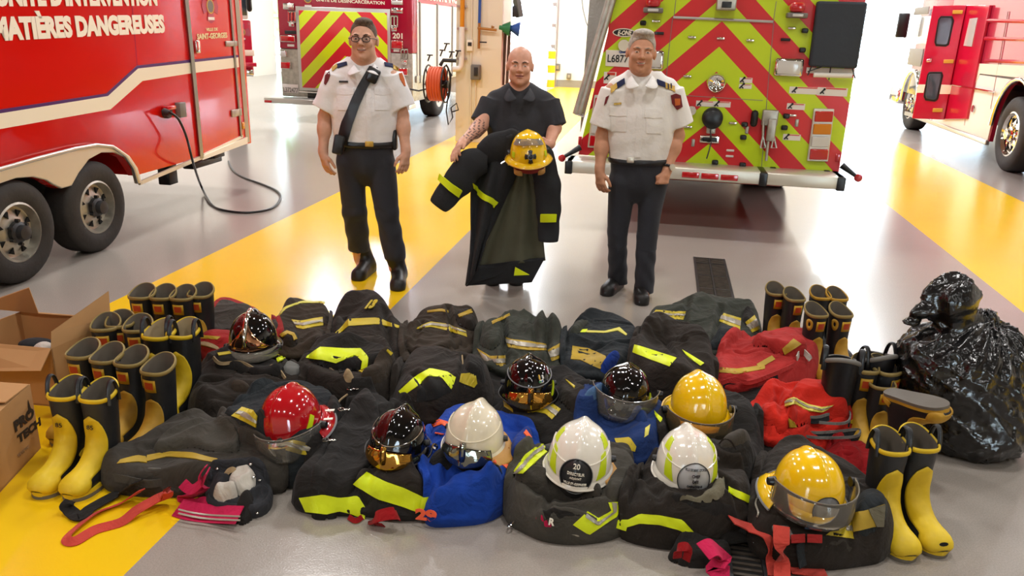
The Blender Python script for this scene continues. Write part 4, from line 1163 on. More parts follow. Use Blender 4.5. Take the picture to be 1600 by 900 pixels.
def head(s, c, sc, yaw=0.0, tilt=0.0, roll=0.0):
    Rm = Matrix.Rotation(yaw, 3, 'Z') @ Matrix.Rotation(roll, 3, 'Y') @ Matrix.Rotation(tilt, 3, 'X')
    L = lambda x, y, z: np.array(c) + np.array(Rm @ Vector((x, y, z))) * sc
    e = lambda p, r, k=.012, op='add': s.ell(L(*p), np.array(r) * sc, k * sc, Rm, op)
    e((0, .014, .032), (.077, .096, .090), .02); e((0, -.018, -.03), (.064, .074, .088), .03); e((0, -.044, -.088), (.038, .040, .029), .02); e((0, -.072, -.098), (.018, .016, .016), .015)
    for q in (-1, 1):
        e((q * .036, -.070, -.022), (.026, .020, .022), .02); e((q * .032, -.079, .026), (.028, .013, .009), .012)
        e((q * .043, -.02, -.068), (.020, .04, .028), .03)
        e((q * .031, -.101, .005), (.018, .014, .0095), .010, 'sub'); e((q * .031, -.0785, .005), (.0135, .0125, .0125), .002)
        e((q * .081, .012, -.004), (.011, .020, .031), .008); e((q * .012, -.097, -.026), (.0085, .010, .008), .006)
    s.cone(L(0, -.086, .014), L(0, -.111, -.022), .0075 * sc, .0125 * sc, .008 * sc)
    e((0, -.0905, -.0525), (.024, .009, .006), .008); e((0, -.089, -.0635), (.020, .010, .006), .008); e((0, -.085, -.058), (.027, .0135, .0018), .004, 'sub')
    return L, Rm
def face_mis(c, sc, Rm, smile=0.0, teeth=False, extra=None):
    A = np.array(Rm).T
    def f(X):
        q = (X - np.array(c)) @ A.T / sc
        mi = np.zeros(len(X), int); ax = np.abs(q[:, 0])
        front = q[:, 1] < -.06
        zc = -.058 + smile * q[:, 0] ** 2 * 14
        lip = front & (ax < .027) & (np.abs(q[:, 2] - zc) < .0105 * (1 - (ax / .03) ** 2)) & (q[:, 1] < -.072); mi[lip] = 1
        if teeth: mi[front & (ax < .021) & (np.abs(q[:, 2] - zc - .0005) < .0035) & (q[:, 1] < -.068)] = 4
        ew = front & (((ax - .031) / .0125) ** 2 + ((q[:, 2] - .005) / .0036) ** 2 < 1); mi[ew] = 2
        ir = front & ((ax - .031) ** 2 + (q[:, 2] - .005) ** 2 < .0042 ** 2); mi[ir] = 3
        if extra: mi = extra(X, mi)
        return mi
    return f
def brows(L, mt, root, w=.004):
    mb = MB()
    for q in (-1, 1): mb.tube([L(q * x, y, z) for x, y, z in ((.014, -.0945, .0245), (.028, -.0945, .030), (.042, -.085, .0285), (.050, -.076, .023))], [w * .8, w * 1.2, w, w * .5], 6)
    return mb.build('eyebrows', mt, root, inv_of(root))
def hand2(s, w, d, side, n, sc=1.0, curl=.35, fist=False):
    d = np.array(Vector(d).normalized()); n = np.array(Vector(n).normalized()); side = np.array(Vector(side).normalized()); w = np.array(w, float)
    s.cone(w - d * .02 * sc, w + d * .04 * sc, .027 * sc, .029 * sc, .02)
    for q in (-.026, -.009, .009, .026): s.cone(w + d * .025 * sc + side * q * .6 * sc, w + d * .088 * sc + side * q * sc, .0165 * sc, .0125 * sc, .012)
    for i, q in enumerate((-.032, -.0108, .0108, .031)):
        ln = (.062, .078, .084, .074)[i] * sc; p = w + d * .088 * sc + side * q * sc; ang = 0.0; r = .0095 * sc
        for k, seg in enumerate((.45, .32, .23)):
            ang += (curl * (.8 + .15 * i) if not fist else (1.25, 1.45, .9)[k])
            p2 = p + (d * math.cos(ang) + n * math.sin(ang)) * ln * seg; s.cone(p, p2, r, r * .93, .003); p = p2; r *= .93
    t0 = w + d * .028 * sc + side * .022 * sc; t1 = t0 + (d * .6 + side * .75 + n * .3) * .036 * sc; t2 = t1 + (d * .95 + side * (.2 if not fist else -.5) + n * .35) * .032 * sc; t3 = t2 + (d * .9 + n * .4 - side * (.05 if not fist else .7)) * .024 * sc
    s.cone(t0, t1, .015 * sc, .0125 * sc, .01); s.cone(t1, t2, .0118 * sc, .0105 * sc, .003); s.cone(t2, t3, .0105 * sc, .009 * sc, .003)
def shoe(name, heel, toe, mt, root, high=0.0, shaft=None, sole=True, fat=1.0):
    heel = np.array(heel, float); toe = np.array(toe, float); heel[2] = toe[2] = 0; L = np.linalg.norm(toe - heel); d = (toe - heel) / L; sd = np.array([-d[1], d[0], 0])
    lo = np.minimum(heel, toe) - .12; hi = np.maximum(heel, toe) + .12; lo[2] = -.03; hi[2] = max(.2, high + .06)
    s = SDF(lo, hi, .0045); U_ = np.array([0, 0, 1.0])
    s.cone(heel + d * .035 + U_ * .04, toe - d * .05 + U_ * .035, .042 * fat, .047 * fat, .02); s.ell(toe - d * .05 + U_ * .035, (.05 * fat, .05 * fat, .042), .02)
    s.cone(toe - d * .09 + U_ * .05, heel + d * .08 + U_ * .085, .036 * fat, .045 * fat, .03)
    if shaft is not None: s.cone(heel + d * .055 + U_ * .06, shaft, .05 * fat, .062 * fat, .03)
    s.cone(heel + d * .02 + U_ * .014, toe - d * .04 + U_ * .014, .043 * fat, .051 * fat, .006)
    s.cut((0, 0, 0.001), (0, 0, -1))
    iv = inv_of(root)
    return s.build(name, mt, root, iv)
def lens_ring(c, L, x, z, r, y, mb):
    pass

def legs_sdf(s, hips, knees, hems, r, k=.03):
    for i in (0, 1):
        s.cone(hips[i], knees[i], r[0], r[1], k); s.cone(knees[i], hems[i], r[1], r[2], k)
V3 = lambda v: np.array(v, float)

# ---- person with glasses and radio strap
Y1 = 5.52
J = lambda px, py, dy=0.0: V3(PY(px, py, Y1 + dy))
root = thing('person', 'person in glasses and white short-sleeved uniform shirt, black radio strap across the chest', 'person', (J(590, 440)[0], Y1, 0)); IV = inv_of(root)
hc = J(568, 63); hs = 1.10
s = SDF(J(478, 470, -.3) * [1, 1, 0] + [0, -.3, -.02], J(662, 20, .32), .0045)
L, Rm = head(s, hc, hs, yaw=.03, tilt=-.05)
s.cone(L(0, .028, -.07), J(569, 108, .05), .050, .060, .014)
s.cone(J(569, 112, .04), J(569, 200, .04), .13, .14, .05, flat=.7); s.cone(J(535, 120, .03), J(603, 120, .03), .055, .055, .04)
for a, b_, c_, rr in (((527, 120, .03), (508, 182, .05), (505, 238, -.02), 1), ((611, 120, .03), (628, 180, .05), (634, 236, -.02), 1)):
    s.chain([J(*a), J(*b_), J(*c_)], [.055, .046, .031], .02); m_ = J(*b_) * .65 + J(*c_) * .35; s.ell(m_, (.047, .047, .06), .03)
hand2(s, J(505, 238, -.02), J(512, 272, -.06) - J(505, 238, -.02), (.75, -.65, 0), (.6, .55, 0), 1.0, .28)
hand2(s, J(634, 236, -.02), J(631, 270, -.06) - J(634, 236, -.02), (-.75, -.65, 0), (-.6, .55, 0), 1.0, .28)
s.ell(J(571, 235, .04), (.15, .1, .1), .04); legs_sdf(s, [J(548, 252, .03), J(595, 252, .03)], [J(554, 330, .05), J(605, 336, .0)], [J(562, 402, .17), J(617, 416, -.02)], (.078, .06, .045))
for a, t in (((563, 405, .18), P(558, 438)), ((618, 420, -.02), P(620, 454))): s.cone(J(*a), V3(t) + [0, .15, .06], .04, .03, .02); s.cone(V3(t) + [0, .14, .06], V3(t) + [0, .07, .04], .03, .025, .01)
s.build('body', ['skin', 'lips', 'eye_white', 'iris', 'teeth'], root, IV, 1, face_mis(hc, hs, Rm, .5, True))
brows(L, 'brow', root)
h = SDF(hc - .2, hc + .2, .004); h.ell(L(0, .017, .036), np.array((.0798, .098, .0928)) * hs, .0, Rm); h.ell(L(.01, -.035, .106), np.array((.05, .05, .022)) * hs, .03, Rm)
h.ell(L(0, -.13, -.02), np.array((.16, .118, .116)) * hs, .004, Rm, 'sub'); h.cut(L(0, .03, -.035), tuple(Rm @ Vector((0, -.1, -1)))); h.build('hair', 'hair_dark', root, IV)
# glasses
g = thing('glasses', None, None); g.parent = root
def ivp(o): return (Matrix.Translation(root.location)).inverted()
mb = MB()
for q in (-1, 1):
    mb.tube([L(q * .032 + .0225 * math.cos(t), -.108, .003 + .0155 * math.copysign(abs(math.sin(t)) ** .7, math.sin(t))) for t in np.linspace(0, 2 * math.pi, 20, endpoint=False)], .0026, 6, closed=True)
    mb.tube([L(q * .057, -.106, .008), L(q * .078, -.07, .008), L(q * .084, .01, .004)], .0026, 6)
mb.tube([L(-.010, -.109, .006), L(0, -.112, .008), L(.010, -.109, .006)], .003, 6); mb.build('spectacle_frame', 'black_plastic', g, IV)
mb = MB()
for q in (-1, 1): mb.prism([L(q * .032 + .022 * math.cos(t), -.108, .003 + .015 * math.copysign(abs(math.sin(t)) ** .7, math.sin(t))) for t in np.linspace(0, 2 * math.pi, 20, endpoint=False)], Vector((0, -.001, 0)))
defmat('spectacle_glass', '#eef2f5', .02, trans=1.0, ior=1.02, spec=.4); mb.build('spectacle_lens', 'spectacle_glass', g, IV)

def make_shirt(mt, root, IV, spec, Jf, wr=1.0, seed=3):
    lo = Jf(spec['x0'], spec['y1'], -.32); hi = Jf(spec['x1'], spec['y0'], .34)
    s = SDF(np.minimum(lo, hi), np.maximum(lo, hi), .0055)
    for a, b_, ra, rb, fl in spec['torso']: s.cone(Jf(*a), Jf(*b_), ra, rb, .06, flat=fl)
    for a, b_, ra, rb in spec['yoke']: s.cone(Jf(*a), Jf(*b_), ra, rb, .05)
    for a, b_, ra, rb in spec['sleeve']: s.cone(Jf(*a), Jf(*b_), ra, rb, .035, capped=True)
    def fn(X, Y, Z):
        w_ = np.sin(Z * 38 + 7 * np.sin(X * 6 + seed) + 4 * np.sin(Y * 9)) * np.sin(X * 13 + Z * 9 + seed) * .0018
        w_ = w_ + np.sin(Z * 12 + X * 26 + 4 * np.sin(X * 9 + seed * 2)) * .0022
        return w_ * wr
    s.disp(fn); s.cut(spec['hem'], (0, 0, -1))
    return s.build('shirt', mt, root, IV)
spec = dict(x0=470, x1=670, y0=90, y1=240, hem=J(570, 226), torso=[((569, 128, .05), (570, 175, .04), .198, .205, .62), ((570, 172, .04), (571, 216, .03), .205, .205, .66)],
            yoke=[((532, 118, .05), (606, 118, .05), .068, .068), ((560, 108, .05), (578, 108, .05), .062, .062)], sleeve=[((527, 118, .04), (508, 170, .04), .082, .088), ((611, 118, .04), (629, 168, .04), .082, .088)])
sh = make_shirt('shirt_white', root, IV, spec, J)
hit = Surf([sh])
def collar(Jf, L, cx, cy, mt, root, IV, w=30, drop=20):
    mb = MB()
    for q in (-1, 1):
        rows = []
        for (x0, y0, d0), (x1, y1, d1) in (((cx + q * 4, cy + drop, -.125), (cx + q * 6, cy + drop + 3, -.13)), ((cx + q * 8, cy + 6, -.105), (cx + q * w * .5, cy + drop + 6, -.135)), ((cx + q * 15, cy - 6, -.06), (cx + q * w * .72, cy + 14, -.10)), ((cx + q * 17, cy - 10, .05), (cx + q * w * .75, cy + 4, .03))):
            rows.append([Jf(x0, y0, d0), (Jf(x0, y0, d0) + Jf(x1, y1, d1)) / 2 + [0, -.008, .004], Jf(x1, y1, d1)])
        V_ = [p for r in rows for p in r]; Q_ = [(i * 3 + j, i * 3 + j + 1, i * 3 + j + 4, i * 3 + j + 3) for i in range(3) for j in range(2)]
        mb.raw(V_, Q_, True)
    o = mb.build('collar', mt, root, IV); md = o.modifiers.new('thick', 'SOLIDIFY'); md.thickness = .006; md.offset = 0; sm = o.modifiers.new('sub', 'SUBSURF'); sm.levels = 2; sm.render_levels = 2
    return o
collar(J, L, 569, 106, 'shirt_white', root, IV, 36, 4)
strip('placket', hit, [(571, 120), (573, 222)], [(579, 120), (581, 222)], 'shirt_white', root, .004)
for q in ([(527, 140), (526, 147)], ), ([(585, 139), (584, 147)], ):
    x = q[0][0][0]; strip('pocket_flap', hit, [(x, 138), (x + 26, 138)], [(x, 147), (x + 13, 149), (x + 26, 147)], 'shirt_white', root, .006); strip('pocket', hit, [(x, 146), (x + 26, 146)], [(x + 1, 172), (x + 25, 172)], 'shirt_white', root, .004)
strip('name_tag', hit, [(530, 126), (544, 126.5)], [(530, 128.8), (544, 129.3)], 'black_plastic', root, .008)
for x0, x1, y0, y1, m_ in ((527, 542, 99, 96, 'navy_cloth'), (519, 527, 104, 99, 'gold_braid'), (600, 613, 96, 100, 'navy_cloth'), (613, 622, 100, 106, 'gold_braid')):
    strip('shoulder_board', hit, [(x0, y0 + 2), (x1, y1 + 1)], [(x0 + 1, y0 + 8), (x1 + 1, y1 + 6)], m_, root, .008)
strip('sleeve_patch', hit, [(509, 118), (515, 112), (516, 118)], [(507, 131), (509, 133), (513, 126)], 'patch_maroon', root, .006); strip('sleeve_patch', hit, [(623, 115), (627, 114), (631, 124)], [(625, 124), (631, 134), (633, 135)], 'patch_orange', root, .006)
# trousers, belt, boots
s = SDF(J(500, 420, -.32), J(650, 205, .34), .0055)
s.cone(J(571, 226, .035), J(571, 248, .035), .195, .195, .05, flat=.66); legs_sdf(s, [J(548, 255, .03), J(595, 255, .03)], [J(554, 330, .05), J(605, 336, .0)], [J(561, 384, .16), J(617, 398, -.02)], (.102, .083, .082), .014)
s.disp(lambda X, Y, Z: np.sin(Z * 40 + 6 * np.sin(X * 13)) * .003 * (Z < .55) + np.sin(X * 40 + Z * 14) * .003)
s.cut(J(571, 222, 0), (0, 0, 1)); 
tr1 = s.build('trousers', 'navy_trousers', root, IV)
mb = MB(); c0 = J(571, 223, .035); mb.tube([c0 + [math.cos(t) * .207, math.sin(t) * .14, 0] for t in np.linspace(0, 2 * math.pi, 40, endpoint=False)], .02, 8, closed=True, flat=(.45, 1)); b = mb.build('belt', 'leather_strap', root, IV)
mb = MB(); mb.box(J(577, 225, -.115), (.055, .02, .035), None, .004); b2 = mb.build('belt_buckle', 'gold_braid', root, IV); b2.parent = b
shoe('boot', V3(P(557, 439)) + [.06, .28, 0], V3(P(557, 439)), 'boot_leather', root, .36, J(563, 386, .17), fat=1.08)
shoe('boot', V3(P(621, 455)) + [-.02, .28, 0], V3(P(621, 455)), 'boot_leather', root, .36, J(617, 401, -.02), fat=1.08)
# leather radio strap with microphone
sh2 = Surf([sh, tr1])
st = strip('radio_strap', sh2, [(577, 104), (560, 133), (548, 160), (535, 192), (526, 232)], [(590, 107), (575, 136), (562, 165), (551, 196), (540, 236)], 'leather_strap', root, .016, 20, 4, .012)
p, n_ = hit(583, 119); mb = MB(); mb.box(p + n_ * .03, (.075, .04, .095), Matrix.Rotation(.45, 3, 'Y'), .012); b2 = mb.build('microphone', 'black_plastic', root, IV)
mb = MB(); mb.box(J(529, 226, -.13), (.07, .045, .13), Matrix.Rotation(.2, 3, 'Y'), .012); mb.build('radio_pouch', 'leather_strap', root, IV)
mb = MB(); mb.box(J(617, 218, .02), (.03, .08, .14), None, .012); mb.build('belt_holster', 'leather_strap', root, IV)

# ---- bald person holding the coat and helmet
Y2 = 5.5
J2 = lambda px, py, dy=0.0: V3(PY(px, py, Y2 + dy))
root = thing('person', 'bald person in a black polo shirt, holding up a coat and a yellow helmet', 'person', (J2(800, 440)[0], Y2, 0)); IV = inv_of(root)
hc = J2(812.5, 104); hs = 1.02
s = SDF(J2(690, 460, -.4) * [1, 1, 0] + [0, 0, -.02], J2(905, 60, .32), .0045)
L, Rm = head(s, hc, hs, yaw=.0, tilt=-.02)
s.ell(L(0, .012, .036), np.array((.079, .097, .089)) * hs, .01, Rm)
s.cone(L(0, .03, -.07), J2(812, 150, .05), .054, .066, .014)
s.cone(J2(812, 160, .04), J2(812, 235, .04), .13, .14, .05, flat=.7); s.cone(J2(778, 160, .03), J2(848, 160, .03), .055, .055, .04)
s.chain([J2(768, 162, .03), J2(751, 196, -.06), J2(724, 222, -.26)], [.056, .048, .03], .02); s.ell(J2(742, 206, -.06), (.05, .05, .05), .03)
s.chain([J2(856, 162, .03), J2(866, 200, -.02), J2(858, 226, -.16)], [.056, .048, .032], .02)
hand2(s, J2(724, 222, -.26), J2(710, 236, -.36) - J2(724, 222, -.26), (.6, .2, .6), (.3, .1, -1), 1.0, .5)
hand2(s, J2(858, 226, -.16), (-.5, -.6, -.1), (0, 0, 1), (-.8, .4, 0), 1.0, .5)
s.ell(J2(812, 245, .04), (.15, .1, .1), .04); legs_sdf(s, [J2(788, 262, .03), J2(832, 262, .03)], [J2(780, 345, .0), J2(826, 345, .0)], [J2(773, 425, .04), J2(810, 425, .04)], (.08, .06, .045))
for t in (P(770, 443), P(806, 443)): s.cone(V3(t) + [0, .09, .12], V3(t) + [0, .06, .04], .045, .04, .02)
TA = [J2(740, 207, -.15), J2(745, 202, -.11), J2(734, 213, -.2)]
def tattoo(X, mi):
    for k, c in enumerate(TA):
        d_ = np.linalg.norm(X - c, axis=1); w_ = np.sin(X[:, 0] * 210 + 2 * np.sin(X[:, 2] * 160)) * np.sin(X[:, 2] * 190); mi[(d_ < .075) & (w_ > .25) & (X[:, 1] < c[1] + .02)] = 5
    return mi
s.build('body', ['skin_bald', 'lips', 'eye_white', 'iris', 'teeth', mat('tattoo', '#7d5d52', .55)], root, IV, 1, face_mis(hc, hs, Rm, .15, False, tattoo))
brows(L, 'brow', root, .0042)
spec = dict(x0=720, x1=900, y0=125, y1=270, hem=J2(812, 262), torso=[((812, 172, .05), (812, 220, .04), .195, .205, .62), ((812, 215, .04), (812, 255, .03), .2, .2, .66)],
            yoke=[((775, 160, .05), (850, 160, .05), .07, .07), ((803, 149, .05), (821, 149, .05), .06, .06)], sleeve=[((768, 160, .04), (752, 192, -.01), .08, .078), ((857, 160, .04), (869, 198, .0), .08, .078)])
sh = make_shirt('polo_black', root, IV, spec, J2, .9, 8); hit = Surf([sh])
def polo_collar(Jf, cx, cy, mt):
    return collar(Jf, None, cx, cy, mt, root, IV, 34, 10)
polo_collar(J2, 812, 144, 'polo_black')
strip('placket', hit, [(808, 162), (808, 178)], [(815, 162), (815, 178)], 'polo_black', root, .005)
s = SDF(J2(740, 448, -.25), J2(880, 235, .3), .0065)
s.cone(J2(812, 248, .035), J2(812, 262, .035), .19, .19, .05, flat=.66); legs_sdf(s, [J2(788, 266, .03), J2(832, 266, .03)], [J2(780, 340, .02), J2(826, 340, .02)], [J2(773, 428, .05), J2(811, 428, .05)], (.1, .085, .08), .05)
s.build('trousers', 'navy_trousers', root, IV)
shoe('shoe', V3(P(772, 432)) + [0, .06, 0], V3(P(769, 447)), 'boot_leather', root, .1); shoe('shoe', V3(P(803, 432)) + [0, .06, 0], V3(P(807, 447)), 'boot_leather', root, .1)

# ---- grey-haired person with epaulettes
Y3 = 5.34
J3 = lambda px, py, dy=0.0: V3(PY(px, py, Y3 + dy))
root = thing('person', 'grey-haired person in a white uniform shirt with striped epaulettes and a wristwatch', 'person', (J3(985, 460)[0], Y3, 0)); IV = inv_of(root)
hc = J3(1002, 83); hs = 1.08
s = SDF(J3(905, 490, -.3) * [1, 1, 0] + [0, -.1, -.02], J3(1098, 35, .32), .0045)
L, Rm = head(s, hc, hs, yaw=-.08, tilt=-.02, roll=.04)
s.cone(L(0, .028, -.07), J3(1003, 130, .05), .050, .060, .014)
s.cone(J3(1003, 140, .04), J3(1000, 230, .04), .13, .14, .05, flat=.7); s.cone(J3(966, 142, .03), J3(1042, 142, .03), .055, .055, .04)
for a, b_, c_ in (((958, 142, .03), (942, 212, .05), (937, 266, -.02)), ((1048, 142, .03), (1058, 212, .05), (1042, 266, -.05))):
    s.chain([J3(*a), J3(*b_), J3(*c_)], [.056, .048, .031], .02); s.ell(J3(*b_) * .65 + J3(*c_) * .35, (.049, .049, .06), .03)
hand2(s, J3(937, 266, -.02), J3(939, 298, -.05) - J3(937, 266, -.02), (.75, -.65, 0), (.6, .55, 0), 1.0, .36)
hand2(s, J3(1042, 266, -.05), J3(1034, 292, -.10) - J3(1042, 266, -.05), (-.9, -.3, 0), (-.25, .8, 0), 1.0, .3, True)
s.ell(J3(998, 262, .04), (.15, .1, .1), .04); legs_sdf(s, [J3(974, 284, .03), J3(1020, 284, .03)], [J3(965, 362, .06), J3(1011, 368, .0)], [J3(965, 432, .16), J3(1006, 445, -.02)], (.075, .052, .042))
for a, t in (((965, 434, .17), P(955, 460)), ((1006, 446, -.02), P(1004, 474))): s.cone(J3(*a), V3(t) + [.02, .09, .05], .045, .04, .02); s.cone(V3(t) + [.02, .08, .05], V3(t) + [0, .0, .04], .035, .03, .01)
s.build('body', ['skin_tan', 'lips', 'eye_white', 'iris', 'teeth'], root, IV, 1, face_mis(hc, hs, Rm, .45, True))
brows(L, 'brow_grey', root)
h = SDF(hc - .2, hc + .2, .004); h.ell(L(0, .018, .040), np.array((.082, .0995, .095)) * hs, .0, Rm); h.ell(L(0, -.03, .112), np.array((.06, .06, .024)) * hs, .03, Rm)
h.ell(L(0, -.13, -.02), np.array((.16, .118, .116)) * hs, .004, Rm, 'sub'); h.cut(L(0, .03, -.03), tuple(Rm @ Vector((0, -.1, -1)))); h.build('hair', 'hair_grey', root, IV)
spec = dict(x0=900, x1=1110, y0=110, y1=270, hem=J3(1000, 252), torso=[((1003, 152, .05), (1001, 200, .04), .20, .205, .62), ((1001, 195, .04), (999, 242, .03), .205, .20, .66)],
            yoke=[((965, 141, .05), (1042, 141, .05), .07, .07), ((994, 130, .05), (1012, 130, .05), .06, .06)], sleeve=[((958, 141, .04), (941, 198, .04), .08, .09), ((1049, 141, .04), (1063, 196, .04), .082, .092)])
sh = make_shirt('shirt_cream', root, IV, spec, J3, 1.0, 5); hit = Surf([sh])
collar(J3, L, 1003, 124, 'shirt_cream', root, IV, 36, 10)
strip('placket', hit, [(997, 146), (992, 246)], [(1005, 146), (1001, 246)], 'shirt_cream', root, .004)
for x, y in ((953, 167), (1008, 170)):
    strip('pocket_flap', hit, [(x, y), (x + 27, y + 2)], [(x - 1, y + 13), (x + 13, y + 15), (x + 26, y + 14)], 'shirt_cream', root, .007); strip('pocket', hit, [(x + 1, y + 12), (x + 26, y + 13)], [(x + 2, y + 38), (x + 25, y + 39)], 'shirt_cream', root, .004)
strip('name_tag', hit, [(959, 161), (971, 160)], [(959, 164), (971, 163)], 'gold_braid', root, .008)
for x0, y0, x1, y1, m_ in ((964, 130, 976, 123, 'navy_cloth'), (954, 137, 964, 130, 'gold_braid'), (1026, 124, 1038, 129, 'navy_cloth'), (1038, 129, 1054, 136, 'gold_braid')):
    strip('shoulder_board', hit, [(x0, y0), (x1, y1)], [(x0 + 1, y0 + 9), (x1 + 1, y1 + 8)], m_, root, .009)
for x in (1042, 1047): strip('board_stripe', hit, [(x, 131), (x + 1.6, 132)], [(x + .5, 139), (x + 2, 140)], 'navy_cloth', root, .012, 4, 4)
strip('sleeve_patch', hit, [(1048, 149), (1056, 146), (1063, 149)], [(1050, 162), (1058, 172), (1066, 167)], 'patch_maroon', root, .006); strip('patch_emblem', hit, [(1054, 154), (1062, 154)], [(1055, 165), (1062, 164)], 'patch_orange', root, .009, 6)
strip('sleeve_patch', hit, [(947, 152), (952, 149)], [(944, 165), (948, 161)], 'patch_maroon', root, .006, 6)
s = SDF(J3(930, 475, -.32), J3(1070, 232, .34), .0055)
s.cone(J3(999, 254, .035), J3(999, 275, .035), .19, .192, .05, flat=.66); legs_sdf(s, [J3(973, 284, .03), J3(1020, 284, .03)], [J3(965, 362, .06), J3(1011, 368, .0)], [J3(965, 440, .16), J3(1006, 452, -.02)], (.1, .068, .07), .014)
s.disp(lambda X, Y, Z: np.sin(Z * 44 + 6 * np.sin(X * 13)) * .003 * (Z < .35) + np.sin(X * 40 + Z * 14) * .0025)
s.cut(J3(999, 249, 0), (0, 0, 1)); s.build('trousers', 'navy_trousers', root, IV)
mb = MB(); c0 = J3(999, 250, .035); mb.tube([c0 + [math.cos(t) * .203, math.sin(t) * .137, 0] for t in np.linspace(0, 2 * math.pi, 40, endpoint=False)], .02, 8, closed=True, flat=(.45, 1)); b = mb.build('belt', 'leather_strap', root, IV)
mb = MB(); mb.box(J3(985, 250, -.112), (.045, .02, .035), None, .004); b2 = mb.build('belt_buckle', 'pale_metal', root, IV); b2.parent = b
shoe('shoe', V3(P(945, 463)) + [.13, .25, 0], V3(P(945, 463)), 'boot_leather', root, .1); shoe('shoe', V3(P(1003, 478)) + [.02, .28, 0], V3(P(1003, 478)), 'boot_leather', root, .1)
a = J3(1044, 261, -.045); d_ = Vector(J3(1042, 266, -.05) - J3(1058, 212, .05)).normalized()
mb = MB(); x_ = d_.orthogonal().normalized(); y_ = d_.cross(x_); mb.tube([Vector(a) + (x_ * math.cos(t) + y_ * math.sin(t)) * .036 for t in np.linspace(0, 2 * math.pi, 20, endpoint=False)], .009, 6, closed=True); wt = mb.build('wristwatch', 'black_plastic', root, IV)
f_ = Vector((.5, -.85, .1)).normalized(); mb = MB(); mb.lathe([(0, 0), (.022, 0), (.022, .01), (0, .012)], Vector(a) + f_ * .036, Vector(a) + f_ * 1.036, 20); b2 = mb.build('watch_face', 'pale_metal', root, IV); b2.parent = wt
# ------------------------------------------------------------------ the clothes on the floor
GX0, GX1, GY0, GY1, GR = -2.3, 2.3, 2.0, 5.0, .006
gx = np.arange(GX0, GX1, GR); gy = np.arange(GY0, GY1, GR)
HM = np.zeros((len(gx), len(gy)))                       # height of what lies on the floor so far
def hq(x, y, Hm=None):
    Hm = HM if Hm is None else Hm
    u = np.clip((np.asarray(x) - GX0) / GR, 0, len(gx) - 1.001); v = np.clip((np.asarray(y) - GY0) / GR, 0, len(gy) - 1.001)
    i = u.astype(int); j = v.astype(int); a = u - i; b = v - j
    return Hm[i, j] * (1 - a) * (1 - b) + Hm[i + 1, j] * a * (1 - b) + Hm[i, j + 1] * (1 - a) * b + Hm[i + 1, j + 1] * a * b
def ghit(px, py):
    "where the line of sight through a photo point meets the heap"
    d = ray(px, py); t0 = (1.0 - CAMH) / d[2]; t1 = (-0.001 - CAMH) / d[2]
    ts = np.linspace(t0, t1, 400); X = _C[:, None] + d[:, None] * ts
    hz = hq(X[0], X[1]); k = np.argmax(X[2] < hz + 1e-4)
    if X[2][k] >= hz[k] + 1e-4: k = 399
    p = X[:, k]; e = .012
    n = Vector((hq(p[0] - e, p[1]) - hq(p[0] + e, p[1]), hq(p[0], p[1] - e) - hq(p[0], p[1] + e), 2 * e)).normalized()
    n = (n * 1.0 + Vector((0, -.15, .35))).normalized()
    return Vector(p), n
def blur(A, r):
    for ax in (0, 1):
        c = np.cumsum(np.concatenate([np.repeat(A.take([0], ax), r + 1, ax), A, np.repeat(A.take([-1], ax), r, ax)], ax), ax)
        n = A.shape[ax]
        A = (c.take(np.arange(2 * r + 1, 2 * r + 1 + n), ax) - c.take(np.arange(0, n), ax)) / (2 * r + 1)
    return A
def chaikin(p, k=2):
    p = [np.array(q, float) for q in p]
    for _ in range(k):
        o = []
        for i in range(len(p)):
            a, b = p[i], p[(i + 1) % len(p)]; o += [a * .75 + b * .25, a * .25 + b * .75]
        p = o
    return p
def poly_sd(X, Y, poly):
    "signed distance (positive inside) and nearest boundary point"
    P_ = np.array(poly); Q_ = np.roll(P_, -1, 0)
    best = np.full(X.shape, 1e9); bx = np.zeros_like(X); by = np.zeros_like(X); ins = np.zeros(X.shape, bool)
    for (ax, ay), (cx, cy) in zip(P_, Q_):
        dx, dy = cx - ax, cy - ay; t = np.clip(((X - ax) * dx + (Y - ay) * dy) / (dx * dx + dy * dy + 1e-12), 0, 1)
        qx, qy = ax + t * dx, ay + t * dy; d = np.hypot(X - qx, Y - qy); m_ = d < best
        best = np.where(m_, d, best); bx = np.where(m_, qx, bx); by = np.where(m_, qy, by)
        cr = ((ay > Y) != (cy > Y)) & (X < (cx - ax) * (Y - ay) / (cy - ay + 1e-15) + ax); ins ^= cr
    return np.where(ins, best, -best), bx, by
CLOTH = {}
def cloth(key, col, var=.18, rough=.88, **k):
    if any(w in key for w in ('black', 'brown', 'olive', 'grey', 'ash', 'dark_knit')) and 'lining' not in key: col = tuple(c * .80 for c in [int(col[1:][i:i + 2], 16) / 255 for i in (0, 2, 4)])
    mt = M[key] = mat(key, col, rough, bump=.35, bscale=420, bdist=.0015, var=var, vscale=7, sheen=.05, spec=.25, **k)
    nt = mt.node_tree; bp = [n for n in nt.nodes if n.type == 'BUMP'][0]; tc = [n for n in nt.nodes if n.type == 'TEX_COORD'][0]
    n = nt.nodes.new('ShaderNodeTexNoise'); n.inputs['Scale'].default_value = 9; n.inputs['Detail'].default_value = 5; n.inputs['Distortion'].default_value = 1.6
    nt.links.new(tc.outputs['Object'], n.inputs['Vector']); b2 = nt.nodes.new('ShaderNodeBump'); b2.inputs['Strength'].default_value = .55; b2.inputs['Distance'].default_value = .03
    nt.links.new(n.outputs['Fac'], b2.inputs['Height']); nt.links.new(bp.outputs['Normal'], b2.inputs['Normal']); nt.links.new(b2.outputs['Normal'], nt.nodes['Principled BSDF'].inputs['Normal'])
